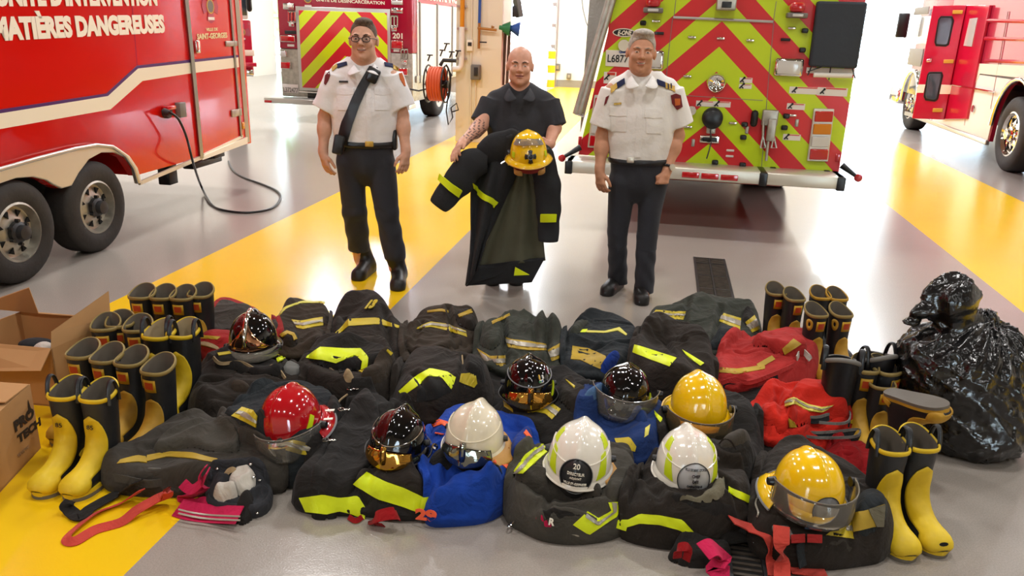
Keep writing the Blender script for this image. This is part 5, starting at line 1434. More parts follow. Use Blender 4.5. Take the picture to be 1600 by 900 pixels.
for k_, c_ in dict(black_cloth='#2b2826', brown_black='#332c26', brown_cloth='#453a2f', olive_cloth='#45483f', blue_black='#2c3236', grey_cloth='#4b463f', ash_cloth='#57534b', red_cloth='#93201f', coral_cloth='#ab2f2d', orange_red='#c6271a', dark_red='#931318', blue_cloth='#1a3684', royal_blue='#153d98', navy_blue='#1e3568', steel_blue='#48668c', tan_cloth='#a08a68', khaki_lining='#6f6a58', grey_lining='#6f6f6c', red_strap='#c8473c', pink_strap='#c21f4e', white_knit='#c9c3b8', dark_knit='#3c3d42').items(): cloth(k_, c_)
defmat('lime_tape', '#dff014', .45, bump=.25, bscale=60, bdist=.004); defmat('yellow_tape', '#c9b227', .5, bump=.2, bscale=50, bdist=.004, var=.15); defmat('ochre_tape', '#b09126', .55, bump=.2, bscale=50, bdist=.004, var=.2)
defmat('pale_tape', '#d8cf5a', .5, var=.1); defmat('silver_tape', '#a9a294', .35, metal=.2); defmat('orange_tape', '#f2602c', .5); defmat('orange_letter', '#f0603a', .5)
LAST = None
def mound(poly_px, zb, h, edge=.07, res=.0095, wr=.02, ang=0.0, wscale=9., seed=1, sm=2, drape=4, z_px=None, crease=(), lump=.35, side=.55, aniso=2.4, layer=False, grow=.0):
    "builds the draped height field over a footprint given by its photo outline; returns verts, quads, footprint"
    ys = [p[1] for p in poly_px]; y0, y1 = min(ys), max(ys); mid = None
    foot = []
    for q in poly_px:
        z = q[2] if len(q) > 2 else zb + .75 * h * ((y1 - q[1]) / (y1 - y0)) ** .8
        p = P(q[0], q[1], z)
        if layer:
            g_, _ = ghit(q[0], q[1])
            if mid is None: mid, _ = ghit(sum(v[0] for v in poly_px) / len(poly_px), sum(v[1] for v in poly_px) / len(poly_px))
            p = g_ if abs(g_.y - mid.y) < .22 else P(q[0], q[1], mid.z)
        else:
            g_, _ = ghit(q[0], q[1])
            if g_.y < p.y - .01: p = g_
        foot.append((p.x, p.y))
    foot = chaikin(foot, sm)
    if grow:
        c_ = np.mean(foot, 0); ar = sum(foot[i][0] * foot[(i + 1) % len(foot)][1] - foot[(i + 1) % len(foot)][0] * foot[i][1] for i in range(len(foot))); sg = 1 if ar > 0 else -1; f2 = []
        for i in range(len(foot)):
            t_ = np.array(foot[(i + 1) % len(foot)]) - np.array(foot[i - 1]); n_ = np.array([t_[1], -t_[0]]) / (np.linalg.norm(t_) + 1e-9) * sg; f2.append(np.array(foot[i]) + n_ * grow)
        foot = f2
    F_ = np.array(foot); lo = F_.min(0) - 2 * res; hi = F_.max(0) + 2 * res
    xs = np.arange(lo[0], hi[0] + res, res); ysg = np.arange(lo[1], hi[1] + res, res)
    X, Y = np.meshgrid(xs, ysg, indexing='ij')
    sd, bx, by = poly_sd(X, Y, foot)
    # what lies beneath, softened so that cloth bridges the gaps
    Hb = blur(blur(HM, drape), drape) if drape else HM
    def zf(X, Y, sd):
        d = np.clip(sd / edge, 0, 1); prof = (1 - (1 - d) ** 2.2) ** side
        base = np.maximum(hq(X, Y), hq(X, Y, Hb))
        big = 1 + lump * (vnoise(X * 5 + seed, Y * 5, seed + 5) - .5) * 2
        w = wrinkle(X, Y, seed, ang, wscale, aniso)
        if layer: z = base + .003 + h * prof * big
        else:
            a_ = base + .004 + .028 * prof; b_ = zb * (prof > 0) * prof + h * prof * big; k_ = .03
            hh = np.maximum(k_ - np.abs(a_ - b_), 0) / k_; z = np.maximum(a_, b_) + hh * hh * k_ * .25
            z = np.minimum(z, zb + h * 1.3 + .035)
        z = z + wr * w * np.clip(sd / (edge * .7), 0, 1)
        for (cx0, cy0), (cx1, cy1), dep, wid in crease:
            a = ghit_floor(cx0, cy0, zb + h * .8); b_ = ghit_floor(cx1, cy1, zb + h * .8)
            dx, dy = b_[0] - a[0], b_[1] - a[1]; L2 = dx * dx + dy * dy; t = np.clip(((X - a[0]) * dx + (Y - a[1]) * dy) / L2, 0, 1)
            s_ = ((X - a[0]) * dy - (Y - a[1]) * dx) / math.sqrt(L2); dd = np.hypot(X - a[0] - t * dx, Y - a[1] - t * dy)
            z = z - dep * np.exp(-(dd / wid) ** 2) + dep * .5 * np.exp(-((dd - wid * 1.6) / wid) ** 2)
        return z, base
    if not layer:
        # rings from the edge inwards: a rounded hem, then the draped top
        F_ = np.array(foot); N = 200; Fc = np.concatenate([F_, F_[:1]]); seg_ = np.hypot(*np.diff(Fc, axis=0).T); cum = np.concatenate([[0], np.cumsum(seg_)]); tt = np.linspace(0, cum[-1], N, endpoint=False)
        B_ = np.stack([np.interp(tt, cum, Fc[:, 0]), np.interp(tt, cum, Fc[:, 1])], 1)
        ar_ = .5 * np.sum(F_[:, 0] * np.roll(F_[:, 1], -1) - np.roll(F_[:, 0], -1) * F_[:, 1])
        cx_ = np.sum((F_[:, 0] + np.roll(F_[:, 0], -1)) * (F_[:, 0] * np.roll(F_[:, 1], -1) - np.roll(F_[:, 0], -1) * F_[:, 1])) / (6 * ar_); cy_ = np.sum((F_[:, 1] + np.roll(F_[:, 1], -1)) * (F_[:, 0] * np.roll(F_[:, 1], -1) - np.roll(F_[:, 0], -1) * F_[:, 1])) / (6 * ar_)
        c_ = np.array([cx_, cy_]); fr = np.concatenate([[.035, 0.0, .006, .016, .03, .047, .067, .09], np.linspace(.115, .985, 40)])
        PX = B_[None] + (c_ - B_)[None] * fr[:, None, None]
        SD, _, _ = poly_sd(PX[:, :, 0], PX[:, :, 1], foot); Z, base = zf(PX[:, :, 0], PX[:, :, 1], np.maximum(SD, 0)); gz = hq(PX[:, :, 0], PX[:, :, 1])
        Z[0] = gz[0] - .003; lipz = gz[1] + .018 + .012 * vnoise(tt * 9, tt * 0 + seed, seed); lipz = np.minimum(lipz, zb + h * .9); Z[1] = lipz
        for k_i in range(2, 9): Z[k_i] = np.maximum(Z[k_i], lipz + .012 * (k_i - 1) ** .5)
        nr = len(fr); V = np.concatenate([np.stack([PX[:, :, 0], PX[:, :, 1], Z], 2).reshape(-1, 3), [[c_[0], c_[1], Z[-1].mean()]]])
        ii, jj = np.meshgrid(np.arange(nr - 1), np.arange(N), indexing='ij'); j2 = (jj + 1) % N
        Q = np.stack([ii * N + jj, ii * N + j2, (ii + 1) * N + j2, (ii + 1) * N + jj], 2).reshape(-1, 4)
        if ar_ < 0: Q = Q[:, ::-1]
        cap = [[(nr - 1) * N + k, (nr - 1) * N + (k + 1) % N, nr * N, nr * N] for k in range(N)]
        QL = Q.tolist() + [([q[0], q[1], q[2]] if ar_ > 0 else [q[1], q[0], q[2]]) for q in cap]
        return V, QL, foot, zf
    inside = sd > -res * .75
    keep = inside[:-1, :-1] & inside[1:, :-1] & inside[:-1, 1:] & inside[1:, 1:]
    Xs = np.where(sd < res * .25, bx, X); Ys = np.where(sd < res * .25, by, Y); sds = np.where(sd < res * .25, 0, sd)
    Z, base = zf(Xs, Ys, sds)
    Z = np.where(sds <= 0, hq(Xs, Ys) - .004, Z)
    idx = np.full(X.shape, -1); used = np.zeros(X.shape, bool)
    used[:-1, :-1] |= keep; used[1:, :-1] |= keep; used[:-1, 1:] |= keep; used[1:, 1:] |= keep
    idx[used] = np.arange(used.sum())
    V = np.stack([Xs[used], Ys[used], Z[used]], 1)
    ci, cj = np.nonzero(keep)
    Q = np.stack([idx[ci, cj], idx[ci + 1, cj], idx[ci + 1, cj + 1], idx[ci, cj + 1]], 1)
    free = (sds[used] > 0)
    nearb = (sds[used] < 3.2 * res) & free
    for it_ in range(7):
        acc = np.zeros_like(V); cnt = np.zeros(len(V))
        for a, b in ((0, 1), (1, 2), (2, 3), (3, 0)):
            np.add.at(acc, Q[:, a], V[Q[:, b]]); np.add.at(cnt, Q[:, a], 1); np.add.at(acc, Q[:, b], V[Q[:, a]]); np.add.at(cnt, Q[:, b], 1)
        av = acc / np.maximum(cnt, 1)[:, None]; mv = nearb | (free if it_ < 1 else nearb); V = np.where(mv[:, None], V * .5 + av * .5, np.where(free[:, None], V, np.concatenate([V[:, :2] * .6 + av[:, :2] * .4, V[:, 2:]], 1)) if it_ < 3 else V)
    return V, Q, foot, zf
def ghit_floor(px, py, z): 
    p = P(px, py, z); return (p.x, p.y)
def commit(foot, zf):
    F_ = np.array(foot); lo = F_.min(0); hi = F_.max(0)
    i0, j0 = [max(int((lo[k] - (GX0, GY0)[k]) / GR) - 1, 0) for k in (0, 1)]; i1 = min(int((hi[0] - GX0) / GR) + 2, len(gx)); j1 = min(int((hi[1] - GY0) / GR) + 2, len(gy))
    X, Y = np.meshgrid(gx[i0:i1], gy[j0:j1], indexing='ij'); sd, _, _ = poly_sd(X, Y, foot)
    z, _ = zf(X, Y, np.maximum(sd, 0)); sub = HM[i0:i1, j0:j1]
    HM[i0:i1, j0:j1] = np.where(sd > 0, np.maximum(sub, z), sub)
def garment(name, label, cat, poly_px, mt, zb=0.0, h=.13, group=None, part='cloth_body', **k):
    k.setdefault('grow', .022); k['wr'] = k.get('wr', .02) * 1.35
    V, Q, foot, zf = mound(poly_px, zb, h, **k)
    c = V.mean(0); root = thing(name, label, cat, (c[0], c[1], max(V[:, 2].min(), 0)), group=group); iv = inv_of(root)
    np_mesh(part, V, Q, mt, root, iv); commit(foot, zf); return root
def fold(root, name, poly_px, mt, zb=.1, h=.03, **k):
    "a further layer of the same garment lying on it: sleeve, flap, collar"
    k['layer'] = True; k.setdefault('edge', .025); k.setdefault('wr', .008); k.setdefault('res', .008); k.setdefault('drape', 2); k.setdefault('lump', .15)
    V, Q, foot, zf = mound(poly_px, zb, h, **k); o = np_mesh(name, V, Q, mt, root, inv_of(root), sub=1); commit(foot, zf); return o
def tape(root, A, B, mt='lime_tape', name='reflective_band', off=.005, nu=18, nv=5): return strip(name, ghit, A, B, mt, root, off, nu, nv, .007)
def trim3(root, A, B, C_, D_, a='yellow_tape', b='silver_tape'):
    "band with a silver middle: outer polylines A, D and the middle strip between B and C"
    tape(root, A, D_, a); return tape(root, B, C_, b, 'silver_stripe', .0085)
def loopstrip(root, name, pts, w, mt, t=.004, side=None, lift=.012):
    "strap: a flat band through photo points (px, py, height above what lies there)"
    path = []
    for q in pts:
        p, n = ghit(q[0], q[1]); z = (q[2] if len(q) > 2 else 0) + lift
        if z > .02: d = ray(q[0], q[1]); p = Vector(P(q[0], q[1], p.z + z))
        else: p = p + Vector((0, 0, z))
        path.append(p)
    path = smooth_path(path, 6); mb = MB()
    sd = []
    for i in range(len(path)):
        tg = path[min(i + 1, len(path) - 1)] - path[max(i - 1, 0)]; s_ = Vector((-tg.y, tg.x, 0)); s_ = s_.normalized() if s_.length > 1e-6 else Vector((1, 0, 0))
        sd.append((s_ + (Vector(side) if side else Vector((0, 0, 0)))).normalized())
    for i in range(1, len(sd)):
        if sd[i].dot(sd[i - 1]) < 0: sd[i] = -sd[i]
    mb.ribbon(path, sd, w, t); return mb.build(name, mt, root, inv_of(root))
def roll_edge(root, name, pts, r, mt, flat=(1, .6), lift=.0):
    path = []
    for q in pts:
        p, n = ghit(q[0], q[1]); path.append(p + Vector((0, 0, lift + (q[2] if len(q) > 2 else 0))))
    mb = MB(); path = smooth_path(path, 5); mb.tube(path, [r * (.85 + .3 * vnoise(i * .7, 0.3, 4)) for i in range(len(path))], 8, flat=flat); return mb.build(name, mt, root, inv_of(root))
def opening(root, name, pts, w, mt, inner='hole_shade'):
    "open cuff or hem: an upright curved band with a dark hollow behind it"
    path = smooth_path([Vector(P(q[0], q[1], q[2])) for q in pts], 6); mb = MB(); mb.ribbon(path, Vector((0, .3, 1)), w, .006); return mb.build(name, mt, root, inv_of(root))

G_BACK = 'turnout coats folded in the back row'; G_MID = 'turnout coats in the middle of the heap'; G_FRONT = 'garments along the front edge of the heap'
# ---- coats lying flat under the rest
G_UNDER = 'coats spread flat at the bottom of the heap'
for lb, pts, sd_ in (('flat black coat at the bottom of the heap, under the red and chrome-fronted helmets', [(305, 700), (300, 560), (430, 520), (560, 530), (590, 640), (560, 730), (440, 740)], 61),
                     ('flat black coat at the bottom of the heap, under the off-white and stickered helmets', [(560, 720), (570, 540), (700, 530), (860, 530), (900, 640), (880, 740), (790, 770), (680, 740)], 62),
                     ('flat black coat at the bottom of the heap, under the yellow and round-badge helmets', [(880, 760), (880, 560), (1000, 520), (1150, 530), (1230, 640), (1250, 760), (1160, 880), (1000, 790)], 63)):
    garment('turnout_coat', lb, 'coat', pts, 'black_cloth', 0, .07, G_UNDER, seed=sd_, wr=.012, edge=.08)
# ---- back row
g = garment('turnout_coat', 'dark brown coat folded at the back, numeral 13 and a yellow band on it', 'coat', [(510, 552), (514, 505), (533, 476), (566, 467), (594, 470), (616, 504), (637, 528), (632, 572), (560, 575)], 'brown_black', 0, .17, G_BACK, crease=(((540, 500), (530, 560), .025, .02), ((600, 500), (612, 560), .025, .02),), seed=3, ang=.1, wr=.012, edge=.1)
tape(g, [(521, 524), (545, 499), (590, 497), (624, 510)], [(517, 529), (527, 524), (545, 510), (590, 507), (626, 514)], 'yellow_tape')
p, nn = ghit(574, 484); 
def ground_text(name, body, root, a, b, hpx, mt, off=.012, bold=.04):
    "lettering lying on the heap: baseline photo points a->b, height hpx photo pixels"
    pa, na = ghit(*a); pb, _ = ghit(*b); pt, _ = ghit(a[0], a[1] - hpx)
    x = pb - pa; y = pt - pa; y = (y - x.normalized() * y.dot(x.normalized())); z = x.cross(y).normalized()
    return text(name, body, mt, root, pa + z * off, x, y, x.length, y.length, .004, inv_of(root), bold)
ground_text('number', '13', g, (570, 487), (583, 486), 13, 'yellow_tape', .016, .06)
g = garment('turnout_coat', 'small dark coat at the back beside the chrome-fronted helmet, wavy yellow band', 'coat', [(428, 540), (436, 500), (450, 476), (480, 470), (509, 472), (516, 498), (512, 535), (498, 560), (440, 565)], 'brown_cloth', 0, .16, G_BACK, seed=5, ang=.6, wr=.022)
trim3(g, [(455, 500), (470, 502), (490, 498), (504, 496)], [(457, 504), (472, 506), (490, 502), (504, 500)], [(460, 508), (474, 510), (490, 506), (504, 505)], [(464, 513), (474, 515), (490, 511), (505, 509)])
tape(g, [(430, 497), (445, 480), (470, 471), (508, 471)], [(433, 498), (447, 483), (470, 474), (508, 474)], 'pale_tape')
fold(g, 'sleeve', [(434, 530), (450, 516), (470, 520), (466, 545), (440, 545)], 'brown_black', .12, .04); tape(g, [(437, 523), (448, 517), (460, 521), (464, 530)], [(441, 527), (449, 522), (457, 525), (459, 532)], 'ochre_tape')
g = garment('turnout_coat', 'grey coat edged in red, folded square at the back next to the boots', 'coat', [(297, 556), (300, 524), (322, 492), (343, 463), (400, 480), (440, 505), (435, 548), (352, 562)], 'red_cloth', 0, .13, G_BACK, seed=7, ang=.2, wr=.012, edge=.06)
fold(g, 'folded_panel', [(311, 516), (330, 490), (345, 470), (395, 482), (440, 505), (430, 530), (365, 524)], 'grey_cloth', .1, .025, edge=.02)
tape(g, [(296, 528), (315, 524), (345, 527)], [(298, 535), (315, 529), (340, 531)], 'ochre_tape'); roll_edge(g, 'hem', [(296, 540), (320, 537), (350, 548), (365, 560)], .02, 'tan_cloth')
g = garment('turnout_coat', 'brown coat with raised sleeves and a double yellow band, behind the neon-hemmed one', 'coat', [(627, 560), (629, 512), (650, 494), (676, 486), (712, 488), (737, 483), (750, 515), (748, 552), (690, 575), (640, 578)], 'brown_cloth', 0, .15, G_BACK, crease=(((700, 495), (712, 545), .025, .015), ((660, 515), (640, 560), .02, .015),), seed=9, ang=-.2, wr=.02)
trim3(g, [(652, 512), (672, 503), (700, 507), (728, 518)], [(654, 512), (673, 505), (702, 509), (728, 520)], [(655, 514), (674, 509), (703, 513), (729, 522)], [(650, 515), (672, 511), (703, 518), (730, 527)])
fold(g, 'sleeve', [(708, 505), (718, 488), (734, 483), (744, 505), (747, 525), (730, 520)], 'brown_black', .13, .045); tape(g, [(716, 492), (736, 483)], [(718, 496), (738, 489)], 'ochre_tape')
tape(g, [(668, 486), (690, 483), (700, 486)], [(668, 489), (690, 487), (700, 489)], 'ochre_tape', nu=8); fold(g, 'lower_fold', [(630, 560), (636, 520), (690, 527), (735, 535), (690, 555)], 'brown_cloth', .1, .03)
g = garment('turnout_coat', 'greenish grey coat in the back row with wide ochre bands at its front', 'coat', [(744, 575), (745, 525), (768, 502), (798, 487), (848, 499), (872, 514), (882, 548), (872, 585), (800, 595)], 'olive_cloth', 0, .19, G_BACK, crease=(((787, 500), (790, 560), .03, .018), ((853, 510), (858, 570), .03, .018), ((830, 505), (838, 550), .015, .015),), seed=11, ang=1.2, wr=.026)
trim3(g, [(788, 526), (800, 531), (828, 534), (853, 538)], [(790, 530), (803, 534), (830, 538), (853, 541)], [(793, 537), (807, 541), (830, 544), (853, 545)], [(795, 543), (810, 546), (830, 548), (853, 548)], 'ochre_tape')
trim3(g, [(746, 545), (766, 557), (790, 556)], [(750, 550), (768, 562), (790, 561)], [(758, 564), (768, 568), (790, 568)], [(762, 573), (768, 578), (790, 577)], 'ochre_tape')
trim3(g, [(856, 548), (876, 536)], [(857, 552), (876, 542)], [(860, 560), (874, 554)], [(862, 565), (873, 560)], 'ochre_tape'); fold(g, 'sleeve', [(746, 545), (750, 520), (775, 503), (790, 510), (785, 545), (765, 555)], 'olive_cloth', .15, .05, wr=.02)
tape(g, [(768, 503), (796, 490)], [(770, 507), (797, 494)], 'ochre_tape', nu=6)
g = garment('turnout_coat', 'dark coat with black tape patches in the back row, right of the greenish one', 'coat', [(880, 590), (880, 530), (892, 503), (925, 490), (960, 500), (988, 512), (998, 530), (992, 575), (940, 600)], 'blue_black', 0, .17, G_BACK, crease=(((905, 545), (990, 540), .02, .014), ((930, 505), (985, 515), .015, .012),), seed=13, ang=-.3, wr=.02)
tape(g, [(894, 541), (920, 545), (948, 558), (942, 578)], [(892, 562), (907, 563), (925, 572), (935, 576)], 'ochre_tape'); tape(g, [(902, 516), (918, 515)], [(900, 520), (915, 520)], 'lime_tape', nu=6)
tape(g, [(916, 517), (945, 518), (968, 512), (980, 523)], [(916, 520), (945, 521), (965, 517), (978, 525)], 'pale_tape'); fold(g, 'sleeve', [(884, 530), (892, 508), (918, 495), (922, 503), (905, 530)], 'olive_cloth', .14, .03)
g = garment('turnout_coat', 'dark green jacket spread at the back by the floor drain, double yellow sleeve bands', 'coat', [(1010, 525), (1014, 497), (1030, 482), (1073, 472), (1130, 472), (1172, 482), (1190, 512), (1180, 535), (1150, 560), (1090, 565)], 'olive_cloth', 0, .15, G_BACK, crease=(((1075, 480), (1060, 550), .02, .018), ((1125, 490), (1110, 560), .025, .018),), seed=15, ang=.4, wr=.018)
trim3(g, [(1025, 485), (1055, 487), (1071, 487)], [(1022, 489), (1052, 491), (1071, 491)], [(1020, 492), (1050, 494), (1069, 494)], [(1017, 495), (1048, 499), (1067, 500)]); trim3(g, [(1131, 490), (1158, 498)], [(1128, 494), (1158, 503)], [(1125, 499), (1157, 511)], [(1123, 502), (1156, 517)])
fold(g, 'sleeve', [(1158, 508), (1160, 482), (1174, 482), (1188, 512), (1180, 521)], 'black_cloth', .1, .04); trim3(g, [(1165, 504), (1179, 493)], [(1167, 509), (1181, 499)], [(1172, 516), (1184, 509)], [(1175, 520), (1187, 514)])
fold(g, 'lower_panel', [(1098, 560), (1110, 535), (1130, 505), (1156, 520), (1160, 545), (1130, 560)], 'blue_black', .1, .03)
# ---- red pair
R_GRP = 'red turnout garments'
g = garment('turnout_coat', 'faded red coat folded in the upper right of the heap, olive-yellow band', 'coat', [(1112, 600), (1125, 545), (1160, 533), (1195, 522), (1240, 520), (1262, 540), (1280, 565), (1268, 590), (1220, 606), (1150, 618)], 'coral_cloth', 0, .18, R_GRP, crease=(((1140, 590), (1260, 580), .02, .014), ((1150, 550), (1210, 560), .015, .012),), seed=17, ang=.3, wr=.024)
fold(g, 'sleeve', [(1165, 540), (1195, 520), (1240, 519), (1262, 545), (1262, 566), (1225, 560), (1195, 548)], 'coral_cloth', .16, .05, wr=.012)
tape(g, [(1126, 575), (1152, 577), (1180, 573), (1195, 570)], [(1124, 582), (1150, 585), (1180, 580), (1195, 577)], 'ochre_tape'); tape(g, [(1182, 570), (1206, 556)], [(1187, 576), (1211, 562)], 'ochre_tape', nu=8); tape(g, [(1222, 545), (1240, 530)], [(1226, 555), (1252, 538)], 'ochre_tape', nu=8)
opening(g, 'hem_or_hollow_shade', [(1128, 598, .13), (1150, 592, .14), (1170, 598, .12), (1205, 586, .13), (1250, 566, .14)], .022, 'coral_cloth'); opening(g, 'dark_lining', [(1130, 602, .10), (1170, 604, .09), (1215, 590, .10)], .03, 'blue_black')
opening(g, 'cuff', [(1245, 560, .17), (1252, 548, .19), (1262, 556, .18), (1266, 562, .16)], .03, 'white_knit')
g = garment('turnout_coat', 'bright orange-red coat folded in two layers on the right, with reflective hem', 'coat', [(1176, 670), (1172, 640), (1195, 612), (1212, 600), (1262, 600), (1300, 612), (1318, 640), (1332, 680), (1316, 695), (1240, 705), (1195, 700)], 'orange_red', 0, .17, R_GRP, crease=(((1215, 620), (1220, 700), .025, .016), ((1195, 650), (1230, 640), .015, .012),), seed=19, ang=.5, wr=.03)
fold(g, 'sleeve', [(1177, 680), (1180, 650), (1205, 630), (1232, 640), (1240, 680), (1215, 695)], 'orange_red', .14, .05, wr=.022)
fold(g, 'upper_layer', [(1226, 665), (1228, 640), (1232, 612), (1275, 602), (1310, 622), (1336, 650), (1326, 664), (1285, 662)], 'orange_red', .16, .06, edge=.035, wr=.015)
trim3(g, [(1228, 626), (1240, 621), (1262, 632), (1283, 637), (1302, 633)], [(1228, 629), (1240, 624), (1262, 636), (1283, 640), (1300, 635)], [(1228, 632), (1240, 627), (1262, 639), (1283, 642), (1296, 638)], [(1227, 636), (1240, 631), (1262, 642), (1283, 645), (1292, 641)], 'pale_tape')
for pts, z in (([(1228, 640), (1245, 648), (1275, 652), (1300, 645), (1318, 639), (1328, 645), (1326, 658), (1310, 662), (1280, 660)], .17), ([(1240, 672), (1270, 676), (1310, 674), (1340, 671), (1343, 678), (1330, 683), (1280, 684), (1248, 680)], .11)):
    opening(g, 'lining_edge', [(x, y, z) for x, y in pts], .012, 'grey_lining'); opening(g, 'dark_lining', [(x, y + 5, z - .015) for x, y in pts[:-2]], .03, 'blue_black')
tape(g, [(1232, 654), (1240, 660)], [(1234, 668), (1244, 668)], 'ochre_tape', nu=6); tape(g, [(1332, 655), (1344, 662)], [(1326, 660), (1340, 668)], 'yellow_tape', nu=6)
g = garment('turnout_trousers', 'dark red garment tucked under the orange-red coat, beside the front boots', 'trousers', [(1290, 712), (1305, 690), (1345, 688), (1362, 712), (1374, 742), (1368, 756), (1310, 748)], 'dark_red', 0, .09, R_GRP, seed=21, ang=.9, wr=.02)
fold(g, 'pocket_flap', [(1308, 716), (1312, 702), (1334, 700), (1336, 712)], 'dark_red', .08, .015)
# ---- middle rows
g = garment('turnout_coat', 'black coat with a large looping lime hem, in the middle of the back half', 'coat', [(462, 600), (470, 560), (500, 531), (560, 524), (602, 545), (620, 575), (622, 610), (580, 640), (510, 645)], 'brown_black', .05, .15, G_MID, crease=(((500, 620), (560, 640), .02, .016),), seed=23, ang=.2, wr=.02)
fold(g, 'upper_fold', [(478, 575), (500, 540), (560, 528), (610, 552), (614, 572), (575, 590), (530, 582)], 'black_cloth', .2, .05, edge=.035)
tape(g, [(480, 557), (500, 543), (540, 545), (564, 545), (576, 558), (574, 574)], [(478, 560), (505, 563), (525, 568), (555, 555), (566, 565), (564, 578)], 'lime_tape', nu=26)
tape(g, [(527, 571), (552, 560), (563, 568)], [(530, 584), (550, 580), (562, 580)], 'hole_shade', 'hem_or_hollow_shade'); tape(g, [(566, 577), (580, 580), (578, 598)], [(560, 580), (570, 585), (566, 600)], 'yellow_tape'); opening(g, 'lining_edge', [(506, 572, .2), (520, 580, .19), (526, 596, .16), (540, 610, .13), (548, 616, .12)], .014, 'tan_cloth')  # black strip under the lime loop paints the shade of the hollow
fold(g, 'cuff', [(534, 600), (538, 582), (552, 584), (556, 598), (545, 606)], 'tan_cloth', .18, .035); fold(g, 'sleeve', [(556, 600), (580, 570), (618, 560), (622, 590), (600, 612), (572, 612)], 'brown_cloth', .17, .04)
tape(g, [(605, 546), (613, 552)], [(603, 549), (610, 556)], 'yellow_tape', nu=4)
g = garment('turnout_coat', 'dark brown coat humped up behind the off-white helmet, wavy lime hem at its front', 'coat', [(612, 640), (622, 590), (645, 556), (700, 545), (742, 545), (764, 580), (768, 620), (752, 650), (690, 668), (640, 668)], 'brown_black', .03, .2, G_MID, crease=(((650, 600), (690, 650), .025, .02), ((725, 570), (715, 650), .02, .015),), seed=25, ang=.15, wr=.016)
tape(g, [(624, 612), (650, 588), (672, 576), (700, 582), (712, 590)], [(630, 620), (655, 602), (668, 588), (690, 590), (706, 610)], 'lime_tape', nu=22); tape(g, [(652, 612), (672, 594), (698, 597)], [(652, 630), (680, 624), (706, 612)], 'hole_shade', 'hem_or_hollow_shade'); tape(g, [(720, 585), (742, 582), (745, 600)], [(717, 597), (735, 604), (740, 606)], 'yellow_tape');  # hollow below the wavy lime hem is shade painted as a black strip
fold(g, 'zip_flap', [(722, 590), (728, 560), (745, 555), (762, 590), (760, 625), (742, 600)], 'black_cloth', .2, .03); opening(g, 'lining_edge', [(722, 556, .26), (723, 575, .25), (719, 590, .23)], .01, 'tan_cloth')
g = garment('turnout_coat', 'dark coat under the chrome-fronted helmet, tan-edged collar in wavy folds', 'coat', [(296, 640), (305, 600), (318, 566), (350, 548), (430, 548), (470, 575), (478, 610), (440, 635), (380, 660), (320, 662)], 'brown_black', 0, .17, G_MID, crease=(((320, 600), (440, 600), .02, .016), ((330, 630), (400, 625), .015, .014),), seed=27, ang=-.1, wr=.028)
fold(g, 'collar', [(330, 580), (340, 556), (400, 550), (440, 565), (446, 590), (400, 588), (370, 578)], 'black_cloth', .16, .04); opening(g, 'collar_edge', [(333, 558, .22), (345, 568, .2), (375, 566, .2), (400, 578, .19), (415, 582, .19), (425, 572, .2), (436, 578, .19), (446, 592, .17)], .016, 'tan_cloth')
tape(g, [(340, 552), (370, 548), (410, 546), (440, 552)], [(342, 556), (372, 552), (410, 549), (438, 555)], 'yellow_tape'); fold(g, 'pocket_flap', [(356, 610), (362, 592), (390, 596), (394, 614)], 'brown_cloth', .15, .02)
fold(g, 'lining', [(440, 585), (448, 560), (468, 566), (470, 585), (455, 590)], 'grey_lining', .15, .02); tape(g, [(432, 560), (445, 553)], [(434, 566), (446, 560)], 'lime_tape', nu=5)
g = garment('turnout_coat', 'dark coat beneath the black helmet that carries a sticker, yellow and silver bands', 'coat', [(768, 660), (785, 612), (830, 590), (880, 585), (920, 600), (955, 640), (940, 690), (880, 720), (810, 700)], 'black_cloth', .02, .17, G_MID, seed=29, ang=.8, wr=.022)
trim3(g, [(806, 636), (835, 630), (858, 628), (876, 640)], [(812, 638), (836, 634), (856, 634), (872, 645)], [(818, 641), (838, 639), (854, 640), (868, 651)], [(825, 645), (840, 644), (852, 647), (862, 656)]); fold(g, 'sleeve', [(868, 620), (872, 590), (900, 590), (918, 615), (930, 645), (905, 655), (880, 640)], 'brown_black', .18, .05)
tape(g, [(883, 593), (899, 604)], [(885, 596), (897, 607)], 'yellow_tape', nu=6); tape(g, [(786, 625), (800, 637)], [(788, 636), (802, 645)], 'ochre_tape', nu=6)
g = garment('turnout_coat', 'black coat with two neon bands behind the yellow visor helmet', 'coat', [(982, 590), (990, 540), (1002, 510), (1045, 504), (1088, 526), (1110, 556), (1118, 610), (1080, 640), (1010, 630)], 'brown_black', .04, .2, G_MID, crease=(((1005, 515), (1070, 545), .015, .012), ((1060, 575), (1030, 510), .012, .014),), seed=31, ang=-.25, wr=.016)
tape(g, [(992, 539), (1020, 548), (1057, 560)], [(989, 551), (1015, 562), (1046, 573)], 'lime_tape'); tape(g, [(1066, 547), (1084, 558), (1100, 568)], [(1072, 555), (1085, 566), (1094, 572)], 'lime_tape', nu=8)
for i, z in enumerate((.17, .14, .11)): opening(g, 'fold_edge', [(1000, 568 + i * 9, z), (1030, 578 + i * 9, z), (1060, 592 + i * 9, z), (1085, 600 + i * 9, z)], .012, 'brown_cloth')
g = garment('coveralls', 'navy blue coveralls with a hood, under the black helmet with the clear visor', 'coveralls', [(900, 660), (910, 620), (945, 600), (1010, 610), (1040, 650), (1045, 700), (1000, 735), (940, 720)], 'navy_blue', .02, .17, 'blue coveralls', seed=33, ang=.9, wr=.02)
fold(g, 'hood', [(936, 590), (938, 568), (958, 553), (972, 557), (966, 575), (950, 595)], 'blue_cloth', .2, .05); fold(g, 'pocket_flap', [(982, 652), (984, 634), (1010, 640), (1016, 660), (1000, 664)], 'navy_blue', .18, .02, edge=.012)
